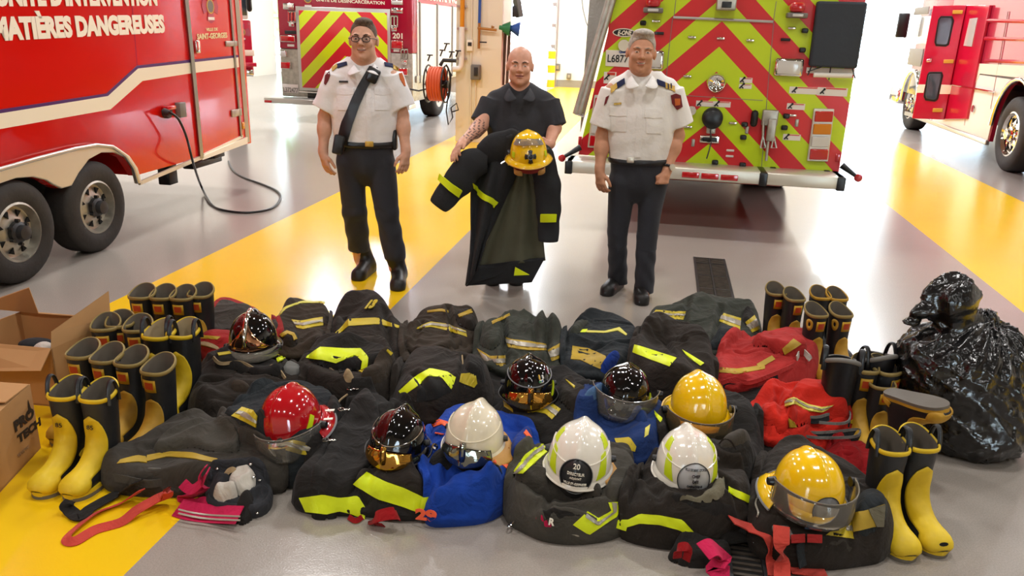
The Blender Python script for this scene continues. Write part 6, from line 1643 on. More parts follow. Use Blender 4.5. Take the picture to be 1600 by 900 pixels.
tape(g, [(960, 686), (985, 684), (994, 698)], [(966, 700), (984, 704), (992, 706)], 'yellow_tape', nu=10); fold(g, 'sleeve', [(905, 630), (925, 605), (950, 600), (955, 625), (930, 640)], 'steel_blue', .15, .03)
g = garment('turnout_coat', 'dark grey coat crumpled between the yellow visor helmet and the red clothes', 'coat', [(1028, 700), (1036, 640), (1100, 610), (1150, 612), (1175, 650), (1188, 690), (1180, 740), (1150, 770), (1090, 740)], 'black_cloth', .02, .19, G_MID, crease=(((1060, 660), (1160, 690), .025, .02), ((1110, 640), (1090, 740), .02, .02),), seed=35, ang=.4, wr=.02)
fold(g, 'lining', [(1118, 720), (1126, 690), (1150, 650), (1170, 660), (1180, 700), (1165, 730)], 'grey_cloth', .17, .03); tape(g, [(1022, 642), (1034, 654)], [(1024, 650), (1032, 662)], 'lime_tape', nu=6); tape(g, [(1008, 670), (1016, 664)], [(1006, 684), (1012, 680)], 'pale_tape', nu=6)
g = garment('turnout_coat', 'bluish dark coat under the red helmet, yellow and silver sleeve bands', 'coat', [(338, 680), (345, 650), (380, 622), (430, 600), (500, 604), (535, 640), (525, 690), (490, 740), (440, 745), (380, 715)], 'blue_black', .05, .17, G_MID, crease=(((430, 640), (425, 720), .025, .016), ((350, 690), (420, 690), .015, .015),), seed=37, ang=.4, wr=.02)
fold(g, 'sleeve', [(340, 680), (352, 652), (400, 640), (425, 668), (420, 702), (380, 698)], 'blue_black', .16, .05); trim3(g, [(378, 637), (396, 642), (402, 650)], [(373, 643), (390, 648), (402, 658)], [(368, 647), (388, 655), (402, 662)], [(362, 650), (385, 660), (400, 668)])
trim3(g, [(434, 690), (452, 686), (470, 690), (485, 694)], [(430, 694), (450, 690), (470, 696), (486, 699)], [(428, 698), (448, 696), (470, 703), (487, 706)], [(424, 702), (446, 703), (470, 710), (488, 712)])
g = garment('turnout_trousers', 'long dark grey trousers laid out beside the front boots, ochre band and red-black braces', 'trousers', [(160, 745), (176, 722), (215, 692), (270, 662), (330, 648), (400, 690), (445, 735), (440, 765), (330, 770), (250, 775), (180, 765)], 'grey_cloth', 0, .14, G_FRONT, crease=(((200, 740), (400, 735), .02, .014), ((230, 700), (330, 680), .015, .018), ((340, 655), (420, 715), .02, .016),), seed=39, ang=.35, wr=.018)
tape(g, [(188, 719), (215, 712), (228, 714)], [(183, 725), (215, 722), (230, 724)], 'ochre_tape', nu=8); tape(g, [(230, 712), (262, 706), (300, 708), (340, 718)], [(228, 722), (262, 714), (300, 717), (338, 724)], 'ochre_tape'); fold(g, 'upper_leg', [(230, 712), (250, 680), (330, 655), (390, 700), (340, 712), (290, 700)], 'ash_cloth', .12, .03)
opening(g, 'open_cuff', [(226, 741, .07), (232, 735, .1), (270, 736, .1), (320, 728, .11), (345, 722, .12)], .02, 'grey_lining'); opening(g, 'dark_lining', [(230, 746, .07), (270, 744, .07), (320, 738, .08)], .035, 'blue_black'); opening(g, 'lower_cuff', [(162, 744, .06), (190, 748, .07), (230, 756, .07), (262, 752, .06)], .03, 'ash_cloth')
loopstrip(g, 'black_brace', [(215, 752, .03), (190, 772), (160, 788), (140, 800), (126, 812), (112, 804), (104, 790, .02), (110, 782, .03)], .05, 'black_cloth'); loopstrip(g, 'red_brace', [(222, 765, .02), (190, 790), (150, 806), (118, 830), (104, 846), (118, 850), (150, 832), (190, 820), (215, 796, .02), (250, 776, .03), (262, 766, .05), (258, 780, .02), (225, 795)], .036, 'red_strap', side=(0, 0, .5))
g = garment('turnout_coat', 'big black coat spread at the front centre with broad neon lime hems and metal clasps', 'coat', [(462, 792), (468, 770), (490, 715), (510, 660), (540, 628), (590, 622), (640, 650), (672, 690), (676, 770), (668, 812), (620, 812), (570, 800), (520, 800)], 'black_cloth', .0, .15, G_FRONT, crease=(((545, 640), (500, 760), .022, .016), ((600, 720), (560, 780), .025, .018), ((640, 700), (660, 790), .02, .016),), seed=41, ang=1.0, wr=.018)
fold(g, 'front_flap', [(470, 776), (505, 715), (520, 650), (575, 625), (600, 660), (590, 720), (545, 770)], 'black_cloth', .14, .035, wr=.01); fold(g, 'sleeve', [(548, 770), (565, 730), (640, 715), (668, 760), (664, 800), (600, 785)], 'brown_black', .12, .05)
tape(g, [(468, 778), (505, 773), (530, 778), (560, 775), (572, 795)], [(478, 800), (510, 804), (530, 799), (548, 803), (570, 812)], 'lime_tape', nu=24); tape(g, [(572, 738), (600, 752), (630, 762), (664, 778)], [(552, 757), (590, 780), (630, 792), (666, 806)], 'lime_tape', nu=22)
tape(g, [(658, 777), (668, 777)], [(656, 800), (667, 807)], 'lime_tape', nu=5, off=.014); opening(g, 'zip_edge', [(543, 616, .2), (528, 630, .19), (520, 660, .17), (513, 694, .15), (498, 720, .13)], .006, 'tan_cloth')
for x, y in ((550, 614), (536, 647), (512, 695)):
    p, n_ = ghit(x, y); mb = MB(); mb.tube([p + Vector((math.cos(t) * .013 - .008, math.sin(t) * .013, .022)) for t in np.linspace(0, 2 * math.pi, 14, endpoint=False)], .003, 6, closed=True); mb.box(p + Vector((.018, 0, .022)), (.026, .012, .006), None, .002); mb.build('clasp', 'chrome', g, inv_of(g))
for q in ([(600, 826), (584, 822), (588, 808, .02), (612, 802, .03), (622, 806, .01)], [(545, 812), (556, 818), (566, 812)]): loopstrip(g, 'red_strap_loop', q, .045 if q[0][0] == 600 else .02, 'dark_red', side=(0, 0, 1.2))
g = garment('coveralls', 'royal blue coveralls with orange bands and lettering, under the off-white helmet', 'coveralls', [(655, 720), (662, 680), (690, 650), (760, 648), (800, 665), (838, 690), (842, 740), (800, 770), (765, 812), (700, 822), (668, 822), (672, 770)], 'royal_blue', .0, .15, 'blue coveralls', crease=(((700, 730), (690, 815), .02, .018), ((745, 745), (760, 800), .018, .018),), seed=43, ang=.7, wr=.02)
fold(g, 'leg', [(672, 815), (676, 770), (720, 735), (780, 740), (795, 762), (765, 808), (715, 822)], 'royal_blue', .1, .05, edge=.06); fold(g, 'sleeve', [(790, 720), (800, 690), (822, 670), (838, 690), (832, 715), (808, 730)], 'blue_cloth', .14, .05)
tape(g, [(674, 662), (684, 655), (706, 662)], [(678, 668), (690, 664), (704, 670)], 'orange_tape', nu=10); tape(g, [(778, 715), (800, 716), (812, 726)], [(770, 722), (786, 728), (798, 740)], 'orange_tape', nu=10); tape(g, [(822, 672), (830, 684)], [(818, 677), (826, 686)], 'orange_tape', nu=6); tape(g, [(780, 697), (796, 700)], [(778, 703), (792, 706)], 'orange_tape', nu=6)
fold(g, 'black_glove_lining', [(668, 728), (670, 714), (690, 706), (735, 716), (790, 740), (786, 748), (740, 734), (700, 738)], 'black_cloth', .14, .025)
ground_text('lettering', 'CI.', g, (673, 682), (689, 685), 15, 'orange_letter', .014, .05); ground_text('lettering', '29', g, (657, 808), (690, 812), 18, 'orange_letter', .03, .06)
p, n_ = ghit(676, 702); mb = MB(); mb.lathe([(.006, 0), (.014, 0), (.014, .005), (.006, .006)], p + n_ * .02, p + n_ * 1.02, 16); mb.build('eyelet', 'chrome', g, inv_of(g))
g = garment('turnout_coat', 'grey-brown jacket under the white helmet with the black plate, chequered lime hem', 'coat', [(795, 800), (795, 765), (812, 722), (850, 700), (940, 700), (985, 722), (996, 760), (985, 800), (962, 835), (900, 850), (850, 840), (822, 820)], 'ash_cloth', 0, .15, G_FRONT, crease=(((830, 790), (950, 800), .025, .016), ((860, 760), (850, 830), .015, .014),), seed=45, ang=.1, wr=.022)
fold(g, 'collar', [(800, 775), (802, 745), (840, 735), (900, 748), (945, 760), (940, 778), (900, 782), (850, 778)], 'grey_cloth', .13, .045, wr=.012); fold(g, 'sleeve', [(942, 790), (945, 755), (965, 735), (992, 760), (990, 790), (968, 800)], 'ash_cloth', .13, .045)
trim3(g, [(798, 740), (820, 710), (848, 690)], [(804, 741), (828, 712), (850, 697)], [(810, 740), (834, 714), (852, 702)], [(817, 740), (842, 718), (856, 706)], 'lime_tape'); trim3(g, [(918, 799), (934, 810), (955, 798), (950, 785)], [(916, 803), (934, 816), (958, 800), (955, 785)], [(914, 808), (934, 822), (962, 800), (962, 786)], [(895, 820), (920, 836), (965, 806), (966, 784)], 'lime_tape')
fold(g, 'black_lower_layer', [(832, 822), (838, 795), (880, 800), (925, 818), (905, 845), (860, 838)], 'black_cloth', .09, .03); fold(g, 'red_lining', [(830, 822), (835, 812), (866, 830), (860, 840)], 'pink_strap', .04, .02); fold(g, 'silver_lining', [(872, 838), (890, 838), (910, 846), (900, 852)], 'silver_tape', .03, .02)
ground_text('lettering', 'R', g, (857, 818), (866, 820), 11, 'letter_white', .01, .04)
mb = MB(); c_ = P(801, 815, .03); mb.tube([c_ + Vector((.012 * math.cos(t) + .012 * math.sin(t), .03 * math.sin(t), .012 * math.cos(t))) for t in np.linspace(0, 2 * math.pi, 18, endpoint=False)], .004, 6, closed=True); mb.build('carabiner', 'chrome', g, inv_of(g))
g = garment('turnout_coat', 'black coat under the white helmet with the round badge, curved neon cuff at its front', 'coat', [(968, 832), (978, 790), (995, 745), (1030, 705), (1090, 690), (1145, 720), (1170, 770), (1168, 815), (1110, 850), (1040, 858)], 'brown_black', 0, .15, G_FRONT, crease=(((1000, 750), (1030, 800), .02, .018), ((1100, 760), (1150, 800), .022, .016),), seed=47, ang=-.5, wr=.022)
tape(g, [(982, 812), (1000, 803), (1030, 805), (1066, 812), (1088, 836)], [(980, 824), (1000, 818), (1030, 820), (1060, 828), (1080, 838)], 'lime_tape', nu=22); tape(g, [(965, 812), (982, 812)], [(962, 825), (979, 830)], 'lime_tape', nu=5)
fold(g, 'strap_fold', [(1040, 790), (1048, 768), (1100, 785), (1165, 815), (1160, 835), (1100, 815)], 'black_cloth', .13, .03); fold(g, 'khaki_lining', [(1056, 788), (1066, 774), (1100, 774), (1126, 742), (1136, 745), (1136, 778), (1115, 792), (1085, 786)], 'khaki_lining', .13, .02)
tape(g, [(1138, 760), (1155, 768), (1172, 776)], [(1138, 770), (1152, 778), (1168, 786)], 'lime_tape', nu=8); opening(g, 'cuff_rim', [(1000, 842, .02), (1000, 832, .05), (1030, 826, .06), (1045, 830, .05)], .03, 'grey_cloth')
fold(g, 'dark_lower_layer', [(1040, 880), (1045, 845), (1090, 835), (1140, 840), (1150, 870), (1100, 895)], 'black_cloth', .03, .05)
loopstrip(g, 'pink_brace', [(1098, 862, .04), (1115, 855, .05), (1128, 870, .03), (1118, 890, .03), (1140, 898, .02)], .07, 'pink_strap', side=(0, .2, .4)); loopstrip(g, 'red_strap_loop', [(1058, 872, .03), (1062, 856, .05), (1075, 856, .05), (1072, 876, .03)], .03, 'dark_red', side=(0, 0, 1))
g = garment('turnout_trousers', 'dark trousers under the yellow helmet with the grey plate, coral braces and khaki knee patch', 'trousers', [(1172, 850), (1178, 790), (1185, 735), (1205, 705), (1255, 700), (1310, 735), (1345, 765), (1386, 800), (1388, 868), (1330, 880), (1280, 890), (1215, 880)], 'brown_black', 0, .15, G_FRONT, crease=(((1190, 830), (1320, 835), .02, .016), ((1328, 775), (1330, 870), .02, .012),), seed=49, ang=.15, wr=.018)
fold(g, 'leg', [(1325, 865), (1330, 800), (1345, 765), (1380, 775), (1386, 860)], 'blue_black', .1, .04); tape(g, [(1331, 803), (1356, 797), (1381, 788)], [(1334, 831), (1365, 823), (1378, 822)], 'khaki_lining' if False else 'ochre_tape', 'knee_patch', nu=10)
tape(g, [(1356, 797), (1381, 789)], [(1368, 823), (1378, 823)], 'khaki_lining', 'knee_patch', .009, 8); trim3(g, [(1320, 815), (1331, 816)], [(1321, 821), (1332, 822)], [(1321, 829), (1333, 830)], [(1290, 836), (1334, 842)]); fold(g, 'steel_blue_lining', [(1248, 832), (1262, 812), (1285, 806), (1318, 822), (1300, 830), (1270, 838)], 'steel_blue', .13, .03)
fold(g, 'upper_fold', [(1188, 815), (1192, 770), (1230, 750), (1300, 775), (1322, 800), (1260, 812), (1230, 822)], 'brown_black', .13, .035)
fold(g, 'lower_leg', [(1285, 870), (1288, 848), (1330, 850), (1334, 876), (1310, 880)], 'grey_cloth', .05, .03)
loopstrip(g, 'coral_brace', [(1143, 812, .01), (1170, 824, .01), (1195, 838), (1205, 850), (1208, 880), (1212, 905)], .055, 'red_strap'); loopstrip(g, 'coral_brace', [(1221, 822, .01), (1221, 850, .02), (1222, 880, .02), (1222, 908, .01)], .055, 'red_strap'); loopstrip(g, 'coral_brace', [(1235, 895), (1262, 898), (1290, 900)], .04, 'red_strap')
for x, y in ((1221, 843),): 
    p, n_ = ghit(x, y); mb = MB(); mb.box(p + Vector((0, 0, .03)), (.06, .06, .018), None, .005); mb.build('brace_buckle', 'grey_box', g, inv_of(g))
for x in (1247, 1273): loopstrip(g, 'red_brace', [(x, 835, .01), (x, 848, .01)], .05, 'coral_cloth')
loopstrip(g, 'dark_strap', [(1255, 852), (1256, 872), (1258, 888)], .07, 'blue_black'); loopstrip(g, 'drawstring', [(1186, 775), (1180, 790), (1184, 805), (1182, 812)], .006, 'silver_tape')
# ---- gloves, braces
g = garment('work_glove', 'crumpled grey and white glove on the floor in front of the dark trousers', 'glove', [(328, 790), (330, 748), (350, 726), (390, 722), (412, 748), (420, 780), (405, 808), (370, 800)], 'dark_knit', 0, .09, None, seed=51, ang=1.1, wr=.035, wscale=14)
for pts, m_ in (([(352, 768), (360, 732), (386, 720), (404, 742), (398, 770), (372, 778)], 'white_knit'), ([(328, 792), (336, 752), (362, 750), (378, 778), (352, 800)], 'white_knit'), ([(345, 742), (350, 730), (372, 728), (372, 738)], 'tan_cloth')): fold(g, 'pale_palm', pts, m_, .1, .035, wr=.018, wscale=16)
fold(g, 'black_cuff', [(360, 818), (368, 770), (400, 765), (396, 815), (380, 825)], 'black_cloth', .06, .03)
for x, y in ((392, 728), (397, 748), (406, 753), (405, 792), (402, 804), (340, 735)):
    p, n_ = ghit(x, y); mb = MB(); mb.sphere(p + Vector((0, 0, .008)), (.007, .007, .005), seg=10, rings=6); mb.build('snap_stud', 'chrome', g, inv_of(g))
g = thing('braces', 'pink and crimson elastic braces with white pinstripes, lying before the crumpled glove', 'braces', P(320, 800))
b_ = loopstrip(g, 'striped_band', [(279, 800), (300, 806), (330, 810), (375, 812)], .075, 'pink_strap', side=(0, 0, .5), lift=.02)
for dy in (-3, 3): loopstrip(g, 'pinstripe', [(279, 799 + dy), (300, 804 + dy), (330, 808 + dy), (375, 810 + dy)], .006, 'silver_tape', side=(0, 0, .5), lift=.032)
loopstrip(g, 'crimson_strap', [(322, 728, .04), (312, 745, .04), (318, 765, .03), (300, 775, .02), (285, 782), (300, 792), (318, 785, .02), (330, 800)], .045, 'pink_strap', side=(0, 0, .8)); loopstrip(g, 'crimson_strap', [(285, 755, .02), (300, 765, .03), (318, 750, .04), (325, 735, .05)], .04, 'pink_strap', side=(0, 0, 1))
HMG = HM.copy()
# ------------------------------------------------------------------ helmets
defmat('gloss_black', '#0a0a0b', .08, coat=.5); defmat('gloss_red', '#b8101c', .12, coat=1.0); defmat('gloss_white', '#efe9dc', .16, coat=.8, var=.04, vscale=12); defmat('aged_white', '#e8ddc4', .2, coat=.7, var=.1, vscale=9); defmat('gloss_yellow', '#fbc812', .16, coat=.8, var=.06, vscale=10)
defmat('gold_visor', '#b98a3c', .06, metal=.9); defmat('mirror_visor', '#8d8f86', .05, metal=.95); defmat('chrome_floor_reflection', '#d9a07c', .07, metal=1.0)  # the helmet's chrome front has the yellow floor's reflection put into its colour
defmat('lime_patch', '#cfe41a', .35, coat=.3); defmat('badge_dark', '#26272a', .35); defmat('badge_grey', '#b9bbbd', .4); defmat('leather_flap', '#c08f4c', .6, bump=.2, bscale=30); defmat('helmet_liner', '#1c1816', .9); defmat('red_liner', '#7c1a16', .8); defmat('edge_trim', '#2c2a28', .5); defmat('grey_plate', '#7c7d7f', .4)
def visor_mat(name, col, alpha):
    mt, nt, b = new_mat(name); tr = nt.nodes.new('ShaderNodeBsdfTransparent'); tr.inputs['Color'].default_value = (*lin(col), 1); gl = nt.nodes.new('ShaderNodeBsdfGlossy'); gl.inputs['Roughness'].default_value = .06
    fr = nt.nodes.new('ShaderNodeFresnel'); fr.inputs['IOR'].default_value = 1.5; mx = nt.nodes.new('ShaderNodeMixShader'); nt.links.new(fr.outputs[0], mx.inputs['Fac']); nt.links.new(tr.outputs[0], mx.inputs[1]); nt.links.new(gl.outputs[0], mx.inputs[2])
    df = nt.nodes.new('ShaderNodeBsdfDiffuse'); df.inputs['Color'].default_value = (*lin(col), 1); m2 = nt.nodes.new('ShaderNodeMixShader'); m2.inputs['Fac'].default_value = alpha
    nt.links.new(mx.outputs[0], m2.inputs[1]); nt.links.new(df.outputs[0], m2.inputs[2]); nt.links.new(m2.outputs[0], nt.nodes['Material Output'].inputs['Surface']); return mt
M['clear_visor'] = visor_mat('clear_visor', '#fffdf8', .06); M['smoke_visor'] = visor_mat('smoke_visor', '#ecd9ae', .08); M['bright_visor'] = visor_mat('bright_visor', '#e8e2d8', .2)
class Dome:
    def __init__(s, a=.118, b=.142, h=.155, crest=.012, cw=.02, sq=.8): s.a, s.b, s.h, s.crest, s.cw, s.sq = a, b, h, crest, cw, sq
    def pt(s, az, el, off=0.0):
        "az 0 = front (-y), positive to +x; el 0 rim .. pi/2 crown"
        ce, se = math.cos(el), math.sin(el); ce = abs(ce) ** s.sq; se = math.copysign(abs(se) ** .95, se)
        x = (s.a + off) * math.sin(az) * ce; y = -(s.b + off) * math.cos(az) * ce; z = (s.h + off) * se
        g = math.exp(-(x / s.cw) ** 2) * s.crest * min(1, max(0, (el + .1) / .5)); L = math.sqrt(x * x + y * y + z * z) + 1e-6
        return Vector((x * (1 + g / L * .4), y * (1 + g / L), z * (1 + g / L)))
    def patch(s, pts_fn, nu, nv, off, mt, root, name, th=.003):
        top = [[s.pt(*pts_fn(i / (nu - 1), j / (nv - 1)), off) for j in range(nv)] for i in range(nu)]; bot = [[s.pt(*pts_fn(i / (nu - 1), j / (nv - 1)), off - th) for j in range(nv)] for i in range(nu)]
        mb = MB(); rows = [t + b[::-1] for t, b in zip(top, bot)]; mb.loft(rows, True, True, True, True); return mb.build(name, mt, root)
def helmet(label, px, py, zb, shell, yaw=0, pitch=0, roll=0, sc=1.0, brim=None, brim_w=(.012, .012, .03), seam=False, visor=None, gold=None, lime=None, badge=None, crest=.012, flap=None, trim='edge_trim', knobs=True, tape_back=None, front=None, cw=.02, ear=None, z_off=0.0, loc=None, liner='helmet_liner'):
    p = loc if loc is not None else None
    if p is None:
        g_ = P(px, py, zb); p = g_
    root = thing('helmet', label, 'helmet', p, group='fire helmets on the heap' if loc is None else None, rot=(pitch, roll, yaw)); root.rotation_mode = 'XYZ'; root.scale = (sc, sc, sc)
    D = Dome(crest=crest, cw=cw); N = 56
    mb = MB(); rows = []
    for k in range(0, 15):
        el = math.pi / 2 * k / 14.5; rows.append([D.pt(2 * math.pi * i / N, el) for i in range(N)])
    mb.loft(rows, True, False, True, True); mb.build('shell', shell, root, sub=1)
    # brim: narrow in front, wider over the neck
    def bw(az): 
        f = (1 + math.cos(az)) / 2; return brim_w[0] * f ** 2 + brim_w[1] * (1 - abs(math.cos(az))) + brim_w[2] * (1 - f) ** 2
    mb = MB(); rows = []
    for t, dz, ex in ((0, .004, 0), (.5, -.004, 0), (1, -.016, 0), (1, -.021, 0), (.4, -.014, 0), (-.06, -.006, 0)):
        r_ = []
        for i in range(N):
            az = 2 * math.pi * i / N; w_ = bw(az) * t; q = D.pt(az, 0); e = Vector((math.sin(az), -math.cos(az), 0)); r_.append(q + e * w_ + Vector((0, 0, dz - .35 * w_ * (t > 0) * (.4 + .6 * (1 - math.cos(az)) / 2))))
        rows.append(r_)
    mb.loft(rows, True, False, False, True); mb.build('brim', brim or shell, root)
    mb = MB(); mb.tube([D.pt(2 * math.pi * i / N, 0) + Vector((math.sin(2 * math.pi * i / N), -math.cos(2 * math.pi * i / N), 0)) * bw(2 * math.pi * i / N) + Vector((0, 0, -.019 - .35 * bw(2 * math.pi * i / N) * (.4 + .6 * (1 - math.cos(2 * math.pi * i / N)) / 2))) for i in range(N)], .0042, 6, closed=True); mb.build('edge_trim', trim, root)
    mb = MB(); rows = [[D.pt(2 * math.pi * i / N, .02) * f + Vector((0, 0, z)) for i in range(N)] for f, z in ((.965, -.004), (.93, -.05), (.86, -.075), (.5, -.07))]; mb.loft(rows, True, False, True, True); mb.build('liner', liner, root)
    if seam:
        mb = MB(); mb.tube([D.pt(az, .62 - .18 * math.cos(az) + (.0), .001) for az in np.linspace(-1.75, 1.75, 30)], .0028, 6); mb.build('seam', trim if seam is True else seam, root)
    if gold:
        mb = MB(); rows = []
        for k in range(12):
            t = k / 11; r_ = []
            for az in np.linspace(-.9, .9, 26):
                top = .23 + .08 * math.cos(az * 2.6); e = top * (1 - t / .62) if t < .62 else 0.0; dz = 0 if t < .62 else -(t - .62) / .38 * .03 * math.cos(az * 1.35)
                r_.append(D.pt(az, max(e, .0), .0045 + .012 * min(1, t / .62)) + Vector((0, -.004 * math.cos(az), dz)))
            rows.append(r_)
        mb.loft(rows, False); o = mb.build('gold_visor', gold, root); md = o.modifiers.new('thick', 'SOLIDIFY'); md.thickness = .003
        mb = MB(); mb.loft([[D.pt(az, e, .018 + .010 * (1 - abs(az) / .1) * (1 - e)) for az in (-.10, -.05, 0, .05, .10)] for e in (.42, .28, .14, .0)], False); o = mb.build('nose_ridge', gold, root); md = o.modifiers.new('thick', 'SOLIDIFY'); md.thickness = .004
    if visor:
        mt_, drop, up_, ext = visor if len(visor) == 4 else (*visor, .03)
        mb = MB(); rows = []
        for k in range(8):
            t = k / 7; rows.append([Vector(((D.a + ext) * math.sin(az), -(D.b + ext + .012 * math.sin(t * 2.6)) * math.cos(az), up_ + (-drop - up_) * t)) for az in np.linspace(-1.45, 1.45, 30)])
        mb.loft(rows, False); o = mb.build('visor', mt_, root); md = o.modifiers.new('thick', 'SOLIDIFY'); md.thickness = .002
        mb = MB(); mb.tube(rows[0], .0022, 6); h_ = mb.build('visor_edge', 'bright_visor', root); h_.parent = o
        for q in (-1, 1):
            mb = MB(); mb.cyl((q * (D.a + ext - .012), -.015, up_ - .02), (q * (D.a + ext + .014), -.015, up_ - .02), .018, .014); mb.build('visor_pivot', 'black_plastic', root)
    if knobs and not visor:
        for q in (-1, 1):
            mb = MB(); mb.cyl(D.pt(q * 1.75, .12), D.pt(q * 1.75, .12, .016), .014, .011); mb.build('side_screw', 'dark_metal', root)
    if lime:
        for q in (-1, 1):
            D.patch(lambda u, v: (q * (.66 + .22 * u + .34 * v * (1 - .25 * u)), .05 + .56 * u + .05 * v), 12, 6, .0025, 'lime_patch', root, 'lime_patch'); D.patch(lambda u, v: (q * (1.10 + .20 * u + .34 * v), .70 + .36 * u), 12, 6, .0025, 'lime_patch', root, 'lime_patch')
    if tape_back:
        for q in tape_back: D.patch(lambda u, v: (q * (1.0 + .35 * u + .12 * v), .05 + .34 * u - .12 * v), 8, 4, .003, 'lime_patch', root, 'lime_patch')
    if front:
        mb = MB(); rows = []
        for k in range(12):
            t = k / 11; wd = .95 * (1 - t) ** 2.2 + .09; rows.append([D.pt(az, .04 + 1.15 * t, .004 + .007 * math.cos(az / wd * 1.4)) for az in np.linspace(-wd, wd, 17)])
        mb.loft(rows, False); o = mb.build('front_plate', front, root); md = o.modifiers.new('thick', 'SOLIDIFY'); md.thickness = .003
        mb = MB(); mb.tube([D.pt(0, el, .008) for el in np.linspace(.2, 1.75, 16)], [.006 + .006 * math.sin(t) for t in np.linspace(.3, 2.8, 16)], 8); mb.build('crest', 'chrome' if front == 'chrome_floor_reflection' else shell, root)
    if badge:
        m_, rr, el0, lines = badge; e = np.linspace(0, 2 * math.pi, 30, endpoint=False)
        mb = MB(); rows = []
        for f in (0.001, .5, 1.0): rows.append([D.pt(math.cos(t) * rr * f, el0 + math.sin(t) * rr * .82 * f, .005) for t in e])
        mb.loft(rows, True, False, False, True); b_ = mb.build('badge', m_, root); md = b_.modifiers.new('thick', 'SOLIDIFY'); md.thickness = .003
        mb = MB(); mb.tube([D.pt(math.cos(t) * rr, el0 + math.sin(t) * rr * .82, .006) for t in e], .0014, 6, closed=True); h_ = mb.build('badge_rim', 'badge_dark' if m_ != 'badge_dark' else 'grey_plate', root); h_.parent = b_
        for txt, y0, w_, hh, tm in lines:
            el = el0 + y0; c = D.pt(0, el, .0075); d2 = D.pt(0, el + .08, .0075); up_ = (d2 - c).normalized(); half = D.pt(w_ / 2, el, .0075).x
            t_ = text('badge_lettering', txt, tm, root, (-half, c.y, c.z), (1, 0, 0), up_, 2 * half, hh, .003, None, .015); 
            co = np.empty(len(t_.data.vertices) * 3); t_.data.vertices.foreach_get('co', co); co = co.reshape(-1, 3)
            co[:, 1] += D.b * (1 - np.sqrt(np.maximum(1 - (co[:, 0] / D.a) ** 2, 0))) * .95; t_.data.vertices.foreach_set('co', co.ravel()); t_.parent = b_
    if flap:
        sides = flap if isinstance(flap, tuple) else (1.3, 5.0); mb = MB(); rows = []
        for k in range(6):
            t = k / 5; rows.append([D.pt(az, -.02) * (1 + .30 * t + .10 * math.sin(t * 2) + .05 * math.sin(az * 5) * t) + Vector((0, 0, -.035 * t)) for az in np.linspace(sides[0], sides[1], 20)])
        mb.loft(rows, False); o = mb.build('neck_flap', 'leather_flap', root); md = o.modifiers.new('thick', 'SOLIDIFY'); md.thickness = .004
    if ear:
        mb = MB(); rows = [[D.pt(az, 0) * f + Vector((0, 0, z)) for az in np.linspace(ear[0], ear[1], 16)] for f, z in ((1.02, .01), (1.25, -.005), (1.4, -.03), (1.42, -.04))]; mb.loft(rows, False); o = mb.build('rear_brim', ear[2], root); md = o.modifiers.new('thick', 'SOLIDIFY'); md.thickness = .005
        mb = MB(); mb.tube(rows[-1], .005, 6); h_ = mb.build('rear_brim_edge', 'grey_plate', root); h_.parent = o
        if len(ear) > 3:
            for az in ear[3]:
                q = D.pt(az, 0) * 1.24 + Vector((0, 0, .002)); mb = MB(); mb.box(q, (.045, .014, .003), Matrix.Rotation(.2, 3, 'Z')); h_ = mb.build('reflective_mark', 'letter_white', root); h_.parent = o
    return root
R_ = math.radians
helmet('glossy black helmet with a flared chrome front and short visor, at the back', 396, 534, .24, 'gloss_black', yaw=R_(3), pitch=R_(0), sc=.98, front='chrome_floor_reflection', visor=('bright_visor', .055, -.002, .012), crest=.016, knobs=False)
helmet('glossy red helmet with a clear visor tilted over a bluish coat', 456, 660, .21, 'gloss_red', yaw=R_(-12), pitch=R_(6), roll=R_(-6), sc=1.0, visor=('clear_visor', .085, .025, .030), tape_back=(1,), ear=(1.3, 2.6, 'gloss_red', (1.75, 2.15)), crest=.01, cw=.012, trim='gold_paint')
helmet('black crested helmet with a gold visor, between the red and off-white helmets', 622, 694, .20, 'gloss_black', yaw=R_(-14), pitch=R_(2), roll=R_(4), sc=.93, gold='gold_visor', seam='chrome', crest=.018)
helmet('off-white helmet with a mirrored visor and tan neck flap, on blue coveralls', 741, 688, .22, 'aged_white', yaw=R_(-14), pitch=R_(2), roll=R_(3), sc=.98, gold='mirror_visor', seam='aged_white', flap=(.9, 2.6), crest=.018, trim='gloss_white', brim_w=(.008, .008, .012))
helmet('black helmet with a colourful sticker and seam, in the centre of the heap', 826, 608, .23, 'gloss_black', yaw=R_(2), pitch=R_(0), sc=.96, gold='gold_visor', seam='grey_plate', tape_back=(1,), crest=.014)
helmet('black helmet with a clear visor and grey neck brim, on navy coveralls', 975, 622, .22, 'gloss_black', yaw=R_(-8), pitch=R_(2), roll=R_(4), sc=.98, visor=('clear_visor', .03, .075, .034), tape_back=(1,), ear=(1.2, 2.4, 'gloss_black'), crest=.01, trim='grey_plate')
helmet('bright yellow helmet with a smoky visor, behind the white one with a round badge', 1091, 638, .24, 'gloss_yellow', yaw=R_(4), pitch=R_(4), sc=1.0, visor=('smoke_visor', .08, .025, .03), crest=.012, trim='gold_paint', brim_w=(.02, .012, .05))
helmet('white helmet with lime patches and a black plate reading 20 Directeur adjoint', 905, 722, .20, 'gloss_white', yaw=R_(-10), pitch=R_(3), roll=R_(3), sc=1.04, seam='gloss_white', lime=True, crest=.014, trim='gloss_white', flap=(1.0, 2.7), brim_w=(.008, .008, .012),
       badge=('badge_dark', .50, .19, [('20', .19, .20, .020, 'letter_white'), ('DIRECTEUR', .05, .50, .011, 'letter_white'), ('ADJOINT', -.05, .34, .010, 'letter_white'), ('VILLE ST-GEORGES', -.17, .66, .009, 'letter_white')]))
